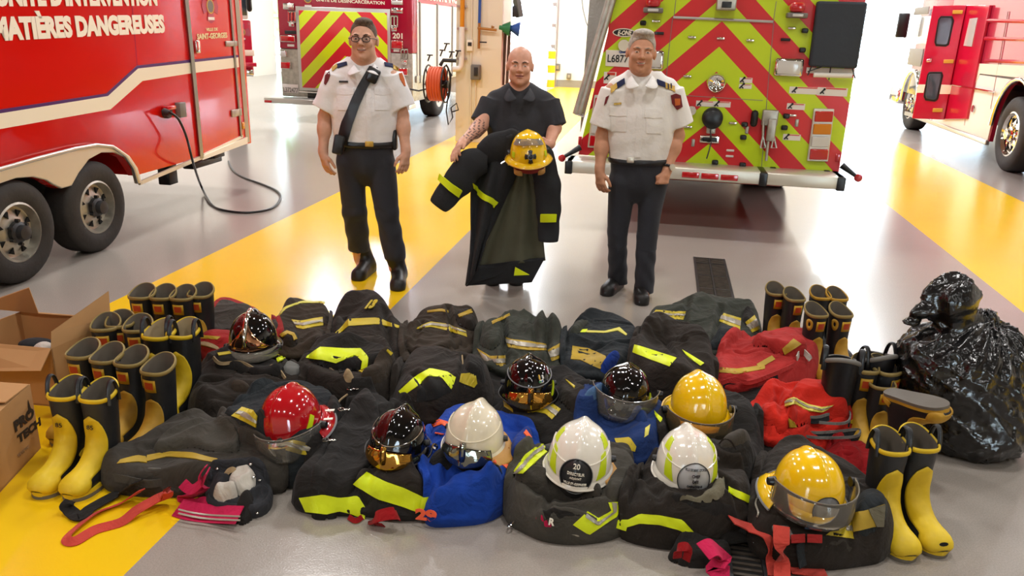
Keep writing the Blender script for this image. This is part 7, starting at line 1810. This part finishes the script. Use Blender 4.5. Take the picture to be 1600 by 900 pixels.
helmet('white helmet with lime patches and a round grey badge reading chef des operations', 1072, 730, .20, 'gloss_white', yaw=R_(0), pitch=R_(3), sc=.98, seam='gloss_white', lime=True, crest=.018, trim='gloss_white', brim_w=(.008, .008, .012),
       badge=('badge_grey', .52, .21, [('VILLE DE SAINT-GEORGES', .24, .72, .010, 'badge_dark'), ('CHEF', .10, .24, .012, 'badge_dark'), ('DES', -.02, .18, .011, 'badge_dark'), ('OPÉRATIONS', -.14, .46, .011, 'badge_dark')]))
helmet('yellow helmet with a clear visor over a grey oval plate, nearest the front boots', 1262, 768, .22, 'gloss_yellow', yaw=R_(6), pitch=R_(4), roll=R_(2), sc=1.0, visor=('clear_visor', .03, .075, .035), crest=.008, cw=.01, brim_w=(.02, .014, .04), badge=('grey_plate', .40, .14, []), ear=(-2.3, -1.3, 'gloss_yellow'))
h11 = helmet('yellow helmet with a black cross badge, held up by the bald person', 0, 0, 0, 'gloss_yellow', yaw=R_(4), pitch=R_(14), roll=R_(-4), sc=1.0, loc=PY(826, 243, 5.06), crest=.008, brim_w=(.022, .016, .04), badge=None, liner='red_liner', trim='gold_paint')
D = Dome(crest=.008)
# cross badge and lime squares on the held helmet
def dome_cross(root, el0, r, mt):
    pts = []
    for q in range(4):
        for da, rr in ((-.62, .45), (-.42, 1.0), (0, 1.04), (.42, 1.0), (.62, .45)): a = math.pi / 2 * q + da; pts.append((r * rr * math.cos(a), el0 + r * rr * .85 * math.sin(a)))
    n_ = len(pts); mb = MB(); mb.raw([D.pt(0, el0, .006)] + [D.pt(a, e, .006) for a, e in pts], [(0, 1 + i, 1 + (i + 1) % n_) for i in range(n_)]); b_ = mb.build('badge', mt, root); md = b_.modifiers.new('thick', 'SOLIDIFY'); md.thickness = .003; md.offset = 0
    mb = MB(); mb.tube([D.pt(math.cos(t) * r * .42, el0 + math.sin(t) * r * .36, .008) for t in np.linspace(0, 2 * math.pi, 20, endpoint=False)], .0022, 6, closed=True); h_ = mb.build('badge_ring', 'grey_plate', root); h_.parent = b_
dome_cross(h11, .30, .30, 'badge_dark')
o = D.patch(lambda u, v: (-1.15 + 2.1 * u, .62 + .3 * v + .12 * math.cos(3 * (u - .5))), 24, 6, .012, 'bright_visor', h11, 'raised_visor')
for q in (1.05, -1.05): D.patch(lambda u, v: (q + .22 * (u - .5), .14 + .22 * v), 6, 5, .003, 'lime_patch', h11, 'lime_patch')
for q in (-1, 1):
  mb = MB(); mb.loft([[Vector((q * (.05 + .05 * math.sin(t)), -.11 + .11 * (1 - math.cos(t)) * .5, -.055 - .035 * k)) for t in np.linspace(0, math.pi, 8)] for k in (0, .5, 1)], False); o = mb.build('ear_cover', 'leather_flap', h11); md = o.modifiers.new('thick', 'SOLIDIFY'); md.thickness = .006
# sticker on the black helmet in the centre: a plain patch of pale shapes
hs_ = [o for o in SC.objects if o.get('label', '').startswith('black helmet with a colourful sticker')][0]
D2 = Dome(crest=.014)
for (a0, e0, w_, hh, mt_) in ((.42, .55, .20, .10, 'letter_white'), (.40, .66, .07, .16, 'gold_paint'), (.58, .66, .09, .13, 'lens_clear'), (.38, .56, .12, .06, 'green_paint'), (.52, .57, .07, .05, 'blue_paint')):
    D2.patch(lambda u, v: (a0 + w_ * u, e0 + hh * v), 5, 5, .004 if mt_ != 'letter_white' else .003, mt_, hs_, 'sticker')

# ------------------------------------------------------------------ rubber fire boots
defmat('boot_rubber', '#1f2022', .45, bump=.1, bscale=50, var=.25, vscale=10); defmat('boot_yellow', '#d8b51a', .5, bump=.12, bscale=40, var=.12, vscale=9, col2='#f0cf2a'); defmat('boot_ochre', '#b98a24', .55, bump=.12, bscale=40, var=.2, vscale=9, col2='#d3a637'); defmat('boot_lining', '#6f675c', .9, var=.2); defmat('pale_lining', '#b8a684', .9, var=.15); defmat('sole_rubber', '#6a645c', .7, bump=.3, bscale=25); defmat('label_yellow', '#c79a1c', .5); defmat('label_red', '#b8431f', .5); defmat('boot_allblack', '#17171a', .38)
PROF = [  # back point (y, z), front point (y, z), half width; y grows to the toe
    ((-.078, .385), (.062, .345), .064), ((-.075, .33), (.060, .30), .063), ((-.070, .25), (.055, .235), .060), ((-.066, .17), (.056, .185), .056), ((-.066, .11), (.072, .150), .052), ((-.076, .062), (.098, .125), .050),
    ((-.086, .03), (.125, .108), .049), ((-.082, .012), (.150, .098), .049), ((-.03, .006), (.172, .092), .050), ((.06, .006), (.190, .086), .054), ((.13, .006), (.205, .078), .056), ((.175, .008), (.219, .066), .052), ((.203, .014), (.228, .050), .042), ((.222, .025), (.231, .038), .022)]
def boot_section(t):
    t = min(max(t, 0), 1) * (len(PROF) - 1); i = min(int(t), len(PROF) - 2); f = t - i; f2 = f
    a, b = PROF[i], PROF[i + 1]; l = lambda p, q: (p[0] * (1 - f2) + q[0] * f2, p[1] * (1 - f2) + q[1] * f2)
    return l(a[0], b[0]), l(a[1], b[1]), a[2] * (1 - f2) + b[2] * f2
def boot_pt(t, th, off=0.0, dip=True):
    "th 0 = front/instep, pi = back/sole"
    bk, fr, w = boot_section(t); cy, cz = (bk[0] + fr[0]) / 2, (bk[1] + fr[1]) / 2; hy, hz = (fr[0] - bk[0]) / 2, (fr[1] - bk[1]) / 2
    c = math.cos(th); s_ = math.sin(th); c = math.copysign(abs(c) ** .9, c); s_ = math.copysign(abs(s_) ** .9, s_); L = math.hypot(hy, hz)
    z = cz + hz * c * (1 + off / L)
    if dip and t < .12: z += .016 * math.cos(2 * th) * (1 - t / .12) * .5
    return Vector(((w + off) * s_, cy + hy * c * (1 + off / L), max(z, .001)))
def boot_parts(style, root):
    N = 36; dark = style.get('body', 'boot_rubber'); yel = style.get('yellow', 'boot_yellow'); rimc = style.get('rim', yel)
    mb = MB(); mb.loft([[boot_pt(t, 2 * math.pi * i / N) for i in range(N)] for t in np.linspace(0, 1, 44)], True, False, True, True); mb.build('shaft', dark, root)
    mb = MB(); mb.loft([[boot_pt(t, 2 * math.pi * i / N, -.006) for i in range(N)] for t in np.linspace(0.0, .42, 14)], True, False, True, True, True); mb.build('lining', style.get('lining', 'boot_lining'), root, recalc=False)
    mb = MB(); mb.tube([boot_pt(.005, 2 * math.pi * i / N, .001) + Vector((0, 0, -.004)) for i in range(N)], .0075, 8, closed=True, flat=(.7, 1.3)); mb.build('rim', style.get('rimc', rimc), root)
    if yel != dark:
        mb = MB(); rows = []
        for k in range(34):
            ts = .165 if style.get('label') else .10; t = ts + (1 - ts) * k / 33; hw = 1.1 * math.sqrt(1 - (1 - min(1, (t - ts) / .30)) ** 2) + .02 if t < .70 else 1.15 + .9 * min(1, (t - .70) / .16); hw = min(hw, 2.0)
            rows.append([boot_pt(t, a, .0032) for a in np.linspace(-hw, hw, 17)])
        mb.loft(rows, False); o = mb.build('vamp', yel, root); md = o.modifiers.new('thick', 'SOLIDIFY'); md.thickness = .004; md.offset = 0
        mb = MB(); rows = []
        for k in range(15):
            t = .44 + .10 * k / 14; rows.append([boot_pt(t, a, .003) for a in np.linspace(math.pi - 1.15, math.pi + 1.15, 13)])
        mb.loft(rows, False); o = mb.build('heel_counter', yel, root); md = o.modifiers.new('thick', 'SOLIDIFY'); md.thickness = .003; md.offset = 0
    sp = [(-.083, .0), (-.07, .034), (-.02, .042), (.03, .047), (.08, .056), (.13, .06), (.18, .055), (.215, .035), (.232, .0)]
    for nm, z0, z1, gr, mt in (('sole', 0, .014, .004, style.get('sole', 'sole_rubber')), ('welt', .012, .030, .002, yel if yel != dark else dark)):
        o_ = [(x + gr * (1 if x > 0 else 1), y) for y, x in sp] + [(-(x + gr), y) for y, x in sp[::-1][1:-1]]
        o_ = chaikin(o_, 2); mb = MB(); mb.prism([Vector((x, y, z0)) for x, y in o_], Vector((0, 0, z1 - z0)), True); mb.build(nm, mt, root)
    if style.get('label'):
        mb = MB(); mb.loft([[boot_pt(t, a, .003) for a in np.linspace(-.42, .42, 7)] for t in (.055, .09, .125)], False); o = mb.build('label', style['label'], root); md = o.modifiers.new('thick', 'SOLIDIFY'); md.thickness = .002
        mb = MB(); mb.loft([[boot_pt(t, a, .0045) for a in np.linspace(-.26, .26, 5)] for t in (.07, .09, .108)], False); h_ = mb.build('label_mark', 'label_red', root); h_.parent = o
    if style.get('disc'):
        for a0 in style['disc']:
            c0 = (.09, a0); mb = MB(); mb.loft([[boot_pt(c0[0] + .042 * f * math.sin(t), c0[1] + .36 * f * math.cos(t), .003) for t in np.linspace(0, 2 * math.pi, 20, endpoint=False)] for f in (1, .32)], True); o = mb.build('finger_patch', yel, root); md = o.modifiers.new('thick', 'SOLIDIFY'); md.thickness = .003
            mb = MB(); mb.loft([[boot_pt(c0[0] + .042 * f * math.sin(t), c0[1] + .36 * f * math.cos(t), .0035) for t in np.linspace(0, 2 * math.pi, 16, endpoint=False)] for f in (.32, .02)], True); h_ = mb.build('finger_hole', 'hole_shade', root); h_.parent = o
    if style.get('ankle'):
        for a0 in (1.75, -1.75):
            mb = MB(); mb.loft([[boot_pt(.40 + .06 * f * math.sin(t), a0 + .42 * f * math.cos(t), .0035) for t in np.linspace(0, 2 * math.pi, 20, endpoint=False)] for f in (1, .5, .02)], True); o = mb.build('ankle_patch', yel, root); md = o.modifiers.new('thick', 'SOLIDIFY'); md.thickness = .003
    if style.get('loops'):
        for a0 in (1.57, -1.57):
            c = boot_pt(.0, a0, .0); mb = MB(); mb.tube([c + Vector((0, .03 * math.cos(t), -.03 + .085 * math.sin(t))) for t in np.linspace(-.1, math.pi + .1, 14)], .007, 8, flat=(1.5, .7)); mb.build('pull_loop', dark, root)
    if style.get('number'):
        t_ = text('size_number', style['number'], 'badge_dark', root, (.014, .0650, .226), (-1, 0, 0), (0, -.05, 1), .028, .018, .002)
PROTO = {}
BG = 'rubber fire boots standing by the heap'
def boot(style, label, px, py, yaw=0.0, tilt=(0, 0), z=0.0, sc=1.0, group=BG, toe=True, at=None):
    "px,py is the toe on the floor (toe=True) or the top of the shaft's foot; yaw 0 points at the camera"
    key = str(sorted(style.items(), key=str))
    R_z = Matrix.Rotation(math.pi + yaw, 3, 'Z')
    p = Vector(P(px, py, z)) if at is None else Vector(at)
    if toe: p = p - (R_z @ Vector((0, .21 * sc, 0)))
    if key not in PROTO:
        root = thing('rubber_boot', label, 'boot', p, group=group); boot_parts(style, root); PROTO[key] = root
    else:
        root = copy_tree(PROTO[key]); root['label'] = label
    if group: root['group'] = group
    root.location = p; root.scale = (sc, sc, sc); root.rotation_euler = (R_z.to_4x4() @ Matrix.Rotation(tilt[0], 4, 'X') @ Matrix.Rotation(tilt[1], 4, 'Y')).to_euler(); return root
S_new = dict(yellow='boot_yellow', loops=True, ankle=True, number='85')
S_new2 = dict(yellow='boot_yellow', loops=True)
defmat('rim_tan', '#94804a', .6)
S_old = dict(yellow='boot_ochre', label='label_yellow', rimc='rim_tan')
S_disc = dict(yellow='boot_ochre', label='label_yellow', rimc='rim_tan', disc=(1.1,))
S_pale = dict(yellow='boot_yellow', loops=True, lining='pale_lining', ankle=True)
S_blk = dict(body='boot_allblack', yellow='boot_allblack', rim='grey_box', loops=True, lining='dark_metal')
S_blk2 = dict(body='boot_rubber', yellow='boot_rubber', rim='boot_ochre')
def topboot(style, label, px, py, yaw=0.0, sc=1.0, **k):
    "px,py = middle of the rim's front edge"
    q = P(px, py, .345 * sc); Rz = Matrix.Rotation(math.pi + yaw, 3, 'Z'); o = Rz @ Vector((0, .062 * sc, 0))
    return boot(style, label, 0, 0, yaw, sc=sc, toe=False, at=(q.x - o.x, q.y - o.y, 0), **k)
boot(S_new, 'yellow-fronted black boot at the near left, outer one of its pair by the carton', 64, 777, R_(-9))
boot(S_new, 'yellow-fronted black boot at the near left, inner one of its pair by the trousers', 112, 781, R_(-11))
for i, (x, y, yw, st, lb) in enumerate(((112, 560, -12, S_old, 'black and ochre boot beside the carton flap, first of a file of four'), (150, 567, -13, S_old, 'black and ochre boot second from the carton in the file of four'), (188, 572, -14, S_old, 'black and ochre boot third from the carton in the file of four'), (230, 585, -15, S_disc, 'black and ochre boot with a round finger patch, last of the file of four'))): topboot(st, lb, x, y, R_(yw))
for x, y, yw, st, lb in ((212, 467, -3, S_old, 'black and ochre boot at the very back left, beginning a row of four'), (245, 468, -3, S_old, 'black and ochre boot second along the row of four at the back'), (276, 469, -5, S_old, 'black and ochre boot third along the row of four at the back'), (304, 465, -6, S_old, 'black and ochre boot ending the back row of four, by the red-edged coat'),
                         (158, 517, 10, S_old, 'dark boot with a square label, close behind the carton flap'), (183, 512, 14, S_disc, 'dark boot with a round finger patch, leaning beside the square-labelled one'), (207, 519, 5, S_old, 'dark boot half hidden behind the pale-lined pair')): topboot(st, lb, x, y, R_(yw))
topboot(S_pale, 'tall black boot with pale lining, the one of its pair nearer the carton', 234, 530, R_(-10), 1.08); topboot(S_pale, 'tall black boot with pale lining, the one of its pair nearer the coats', 272, 528, R_(-11), 1.08)
boot(S_new2, 'large yellow boot at the front right, the untorn one nearer the dark trousers', 1416, 876, R_(7)); tb = boot(S_new2, 'large yellow boot at the front right, its toe torn and black', 1466, 869, R_(9))
mb = MB(); mb.loft([[boot_pt(.885 + .03 * f * math.sin(t), .05 + .30 * f * math.cos(t), .0062) for t in np.linspace(0, 2 * math.pi, 18, endpoint=False)] for f in (1, .5, .02)], True); mb.build('toe_tear', 'hole_shade', tb)
for x, y, yw, st, lb in ((1219, 462, 3, S_old, 'black and ochre boot standing alone behind the faded red coat'), (1250, 471, 10, S_old, 'black and ochre boot just right of the lone one behind the red coat'), (1290, 468, 5, S_blk2, 'dark boot without a yellow front, the twin nearer the lone ochre boots'), (1317, 470, 8, S_blk2, 'dark boot without a yellow front, the twin nearer the rubbish bag'),
                         (1286, 496, 12, S_disc, 'black and ochre boot with a finger patch, in front of the dark pair'), (1326, 496, 14, S_disc, 'black and ochre boot with a finger patch, before the dark pair, nearer the rubbish bag')): topboot(st, lb, x, y, R_(yw)).scale = (.88, .95, 1)
for lb, x, y, yw in (('plain all-black boot with a wide open top, beside the faded red coat', 1316, 560, 165), ('plain all-black boot nearer the rubbish bag, twin of the wide-topped one', 1369, 554, 200)):
    q = P(x, y, .40); boot(S_blk, lb, 0, 0, R_(yw), toe=False, at=(q.x, q.y, 0)).scale = (1.2, 1.1, 1.1)
boot(S_old, 'tall ochre-fronted boot beside the orange-red coat', 1350, 722, R_(-8)).scale = (.9, .95, 1.05); topboot(S_old, 'tall dark boot tucked in between the ochre one and the rubbish bag', 1404, 585, R_(30), 1.02)
boot(S_old, 'ochre boot turned over, its grey sole facing up beside the rubbish bag', 0, 0, R_(-152), tilt=(R_(170), R_(8)), toe=False, at=P(1430, 626, .36) + Vector((-.03, .065, .0)), sc=.92)
boot(S_old, 'short ochre-toed boot standing behind the front right pair', 1392, 730, R_(4), sc=.9)

# ------------------------------------------------------------------ rubbish bag
defmat('bag_film', '#101011', .22, coat=.3, bump=.55, bscale=9, bdist=.05, stretch=(1, 1, .6))
bc = P(1502, 690); root = thing('rubbish_bag', 'full black plastic rubbish bag tied at the neck, standing at the right', 'rubbish bag', (bc.x, bc.y, 0)); IV = inv_of(root)
s = SDF((bc.x - .42, bc.y - .42, -.03), (bc.x + .42, bc.y + .42, .95), .0085)
K = lambda px, py, dy=0.0: V3(PY(px, py, bc.y + dy))
s.cone((bc.x - .0, bc.y, .16), K(1500, 575), .235, .235, .1); s.ell((bc.x + .02, bc.y, .12), (.24, .25, .13), .08); s.ell(K(1540, 600, .02), (.16, .2, .2), .1); s.ell(K(1452, 575), (.13, .17, .17), .1); s.ell(K(1560, 545, .03), (.1, .12, .1), .1); s.cone(K(1500, 545), K(1492, 508), .17, .075, .06)
s.cone(K(1492, 508), K(1486, 470), .07, .125, .03); s.ell(K(1474, 462), (.09, .06, .045), .04); s.ell(K(1496, 462), (.06, .05, .04), .03); s.ell(K(1447, 490, -.04), (.075, .04, .04), .03); s.ell(K(1426, 504, -.04), (.045, .03, .024), .03); s.ell(K(1500, 478), (.06, .05, .035), .03); s.ell(K(1520, 498), (.05, .04, .04), .04); s.ell(K(1540, 494, .04), (.06, .05, .04), .04)
def bagfn(X, Y, Z):
    a = np.arctan2(Y - bc.y, X - bc.x); zz = Z / .62
    rad = np.abs(np.sin(a * 9 + 3 * np.sin(zz * 4) + zz * 5)) ** 1.5 * .016 * np.clip(zz - .35, 0, 1) * 1.8
    xw = vnoise(a * 3 + zz * 6 + 50, zz * 9 + a * 2 + 50, 5); yw = vnoise(a * 7 - zz * 8 + 90, zz * 16 + 20, 6)
    return ((1 - np.abs(2 * xw - 1)) ** 3 * .013 + (1 - np.abs(2 * yw - 1)) ** 3 * .006 - .006 - rad).astype(np.float32)
s.disp(bagfn); s.cut((0, 0, .002), (0, 0, -1)); s.build('bag_body', 'bag_film', root, IV)
mb = MB(); c0 = K(1493, 507); mb.tube([Vector(c0) + Vector((math.cos(t) * .06, math.sin(t) * .05, .008 * math.sin(2 * t))) for t in np.linspace(0, 2 * math.pi, 20, endpoint=False)], .012, 8, closed=True); mb.build('tie', 'bag_film', root, IV)

# ------------------------------------------------------------------ cartons
defmat('cardboard', '#b98d5c', .8, bump=.06, bscale=14, var=.06, vscale=4); defmat('cardboard_inside', '#a87744', .85); defmat('carton_print', '#2a211b', .7); defmat('faint_print', '#9b7d5f', .8)
def carton(name, label, c0, xdir, ydir, w, d, h, flaps=(), root=None):
    root = thing(name, label, 'cardboard box', c0, group='cardboard cartons'); IV = inv_of(root); x = Vector(xdir).normalized(); y = Vector(ydir).normalized(); c0 = Vector(c0)
    t = .006; R3 = Matrix((x, y, UP)).transposed().to_4x4(); mb = MB()
    for q, sz in ((x * w / 2 + y * t / 2, (w, t, h)), (x * w / 2 + y * (d - t / 2), (w, t, h)), (x * t / 2 + y * d / 2, (t, d, h)), (x * (w - t / 2) + y * d / 2, (t, d, h))): mb.box(c0 + q + UP * h / 2, sz, R3)
    mb.box(c0 + x * w / 2 + y * d / 2 + UP * t, (w, d, t), R3); mb.build('box_walls', 'cardboard', root, IV)
    for pts in flaps:
        P_ = [Vector(p) for p in pts]; nn = (P_[1] - P_[0]).cross(P_[2] - P_[0]).normalized(); mb = MB(); mb.prism(P_, nn * .005); mb.build('flap', 'cardboard', root, IV)
    return root, IV
# rear open carton
hb = .30
A = P(78, 560, hb); xd_ = Vector((-.94, .0, 0)).normalized(); A2 = P(0, 528, hb)
yd_ = Vector((.30, .95, 0)).normalized(); xr = Vector((-1, .12, 0)).normalized()
O_ = Vector((P(84, 640).x - .02, P(84, 640).y - .06, 0)); O_ = Vector((P(80, 545, hb).x, P(80, 545, hb).y, 0))
W2, D2_ = .55, .42
c1 = O_ + UP * hb; c2 = c1 + yd_ * D2_; c3 = c2 + xr * W2; c4 = c1 + xr * W2
root, IV = carton('cardboard_box', 'large open cardboard carton behind the smaller one, flaps standing up', O_ + xr * W2, -xr, yd_, W2, D2_, hb,
    [(c1, c2, PY(172, 500, c2.y - .02), PY(172, 456, c2.y + .02), ) if False else (c1, c2, PY(173, 498, c2.y + .03), PY(170, 456, c2.y + .05), PY(80, 520, c1.y)),
     (c2, c3, PY(-40, 480, c3.y + .02), PY(45, 450, c2.y + .02), PY(60, 490, c2.y)), (c1, c4, c4 + Vector((0, -.10, -.12)), PY(64, 580, c1.y - .10))])
# things inside it
r = thing('work_glove', 'white-cuffed navy glove bundle lying in the open carton', 'glove', PY(68, 565, c1.y + .08)); iv = inv_of(r)
s = SDF(r.location - Vector((.12, .1, .12)), r.location + Vector((.12, .1, .14)), .006); s.cone(r.location + Vector((0, 0, -.09)), r.location + Vector((.01, 0, .05)), .045, .05, .02); s.build('white_cuff', 'white_knit', r, iv)
s = SDF(r.location - Vector((.2, .12, .05)), r.location + Vector((.12, .16, .2)), .006); s.ell(r.location + Vector((-.05, .04, .07)), (.08, .05, .03), .02); s.ell(r.location + Vector((.0, .03, .06)), (.05, .05, .03), .02); s.build('navy_cloth', 'blue_black', r, iv)
# front carton with printing
hb2 = .30
q0 = P(64, 700); q1 = P(-2, 772)
yd2 = (Vector((q0.x, q0.y, 0)) - Vector((q1.x, q1.y, 0))).normalized(); xd2 = Vector((-yd2.y, yd2.x, 0))
L2 = (q0 - q1).length + .1; q1b = q0 - yd2 * L2
t0 = q0 + UP * hb2; t1 = q1b + UP * hb2
root, IV = carton('cardboard_box', 'cardboard carton printed PRO TECH at the left edge, in front of the open one', q1b + xd2 * .5, -xd2, yd2, .5, L2, hb2,
    [(t0, t1, t1 + xd2 * .22 + UP * .02, t0 + xd2 * .2 + UP * .02), (t0 - yd2 * .01, t0 + xd2 * .5 - yd2 * .01, t0 + xd2 * .5 - yd2 * .2 + UP * .015, t0 - yd2 * .2 + UP * .012)])
CB = Plane(q0, -xd2, yd2)
def ctext(body, x0, y0, x1, y1, ytop, mt, b=.03, nm='lettering'): return ptext(nm, CB, body, x0, y0, x1, y1, ytop, mt, root, .002, .0015, b)
ctext('PRO', 24, 676, 54, 651, 657, 'carton_print', .05); ctext('TECH', 29, 694, 64, 664, 679, 'carton_print', .05); ctext('WWW.', 28, 716, 46, 700, 710, 'faint_print', .01)
mb = MB(); q = CB(46, 640, .002); mb.prism([q + CB.x * a * .03 + UP * b * .05 for a, b in ((-.5, -.3), (.5, -.3), (.25, .2), (0, .9), (-.25, .2))], CB.n * .002); mb.build('flame_mark', 'carton_print', root, IV)

# ------------------------------------------------------------------ the coat held up
defmat('held_cloth', '#1f2023', .85, bump=.4, bscale=14, bdist=.015); defmat('olive_lining', '#5c5d4c', .85, bump=.15, bscale=12, var=.08, vscale=5)
YC = 5.20; Kc = lambda px, py, dy=0.0: V3(PY(px, py, YC + dy))
root = thing('turnout_coat', 'long black coat with lime bands held up open by the bald person, olive lining showing', 'coat', Kc(790, 445)); IV = inv_of(root)
def sheet(name, A, B, mt, dy=lambda u, v: 0.0, nu=40, nv=26, th=.012):
    A = resample(A, nu); B = resample(B, nu); V = []; 
    for i in range(nu):
        for j in range(nv):
            f = j / (nv - 1); q = A[i] * (1 - f) + B[i] * f; V.append(Kc(q[0], q[1], dy(i / (nu - 1), f)))
    Q = [(i * nv + j, (i + 1) * nv + j, (i + 1) * nv + j + 1, i * nv + j + 1) for i in range(nu - 1) for j in range(nv - 1)]
    o = np_mesh(name, V, Q, mt, root, IV); md = o.modifiers.new('thick', 'SOLIDIFY'); md.thickness = th; md.offset = 0; return o
rip = lambda u, v: .03 * math.sin(v * 7 + u * 2.2) + .018 * math.sin(v * 15 - u * 3) - .02
front = sheet('front_panel', [(757, 226), (744, 268), (736, 300), (735, 395), (728, 446)], [(812, 205), (812, 262), (790, 310), (760, 375), (747, 420)], 'held_cloth', rip)
sheet('lining', [(812, 250), (790, 305), (764, 370), (746, 418)], [(824, 250), (838, 300), (846, 352), (852, 407)], 'olive_lining', lambda u, v: .05 + .022 * math.sin(v * 8 + .6) * u + .01 * math.sin(v * 17))
sheet('hem', [(747, 415), (728, 446)], [(852, 402), (831, 441)], 'held_cloth', lambda u, v: .04 + .02 * math.sin(v * 8 + .6), nu=10)
sheet('hem', [(746, 416), (738, 434), (728, 447)], [(800, 412), (800, 424), (780, 430)], 'held_cloth', lambda u, v: .035 + .015 * math.sin(v * 6), nu=10)
s = SDF(Kc(660, 345, -.25), Kc(765, 195, .2), .006)
s.cone(Kc(740, 256, -.02), Kc(716, 284, -.03), .085, .088, .03, flat=.6); s.cone(Kc(716, 284, -.03), Kc(690, 315, -.04), .088, .078, .03, flat=.55); s.cone(Kc(728, 254, -.02), Kc(760, 248, .0), .06, .07, .05, flat=.7)
s.disp(lambda X, Y, Z: np.sin(Z * 30 + X * 30) * .0018); s.cut(Kc(683, 319, 0), tuple(Kc(683, 320, 0) - Kc(716, 277, 0))); sl1 = s.build('sleeve', 'held_cloth', root, IV)
s = SDF(Kc(818, 392, -.25), Kc(892, 205, .2), .006)
s.chain([Kc(846, 245), Kc(856, 290), Kc(857, 330), Kc(857, 380)], [.082, .084, .078, .066], .02, flat=.65); s.disp(lambda X, Y, Z: np.sin(Z * 30 + X * 40) * .0018); s.cut(Kc(857, 377), (0, 0, -1)); sl2 = s.build('sleeve', 'held_cloth', root, IV)
s = SDF(Kc(740, 275, -.3), Kc(860, 180, .25), .006); s.chain([Kc(752, 240), Kc(775, 228, -.02), Kc(800, 212, -.03)], [.05, .055, .045], .05, flat=.6); s.cone(Kc(775, 236), Kc(800, 240), .06, .07, .06, flat=.45); s.build('collar', 'held_cloth', root, IV)
ht = Surf([front, sl1, sl2])
tape2 = lambda A, B: strip('reflective_band', ht, A, B, 'lime_tape', root, .018, 20, 4, .014)
tape2([(690, 273), (707, 287), (722, 297)], [(687, 283), (702, 297), (716, 307)]); tape2([(738, 286), (757, 302), (778, 315)], [(739, 294), (755, 310), (773, 324)]); tape2([(846, 334), (868, 334)], [(846, 346), (867, 346)])
mb = MB(); mb.prism([Kc(805, 417, -.02), Kc(827, 429, -.02), Kc(803, 430, -.02)], Vector((0, -.01, 0))); mb.build('lime_corner', 'lime_tape', root, IV)
mb = MB(); mb.tube([Kc(783, 256, -.06), Kc(792, 250, -.07), Kc(795, 258, -.07)], .006, 6); mb.build('clasp', 'chrome', root, IV)
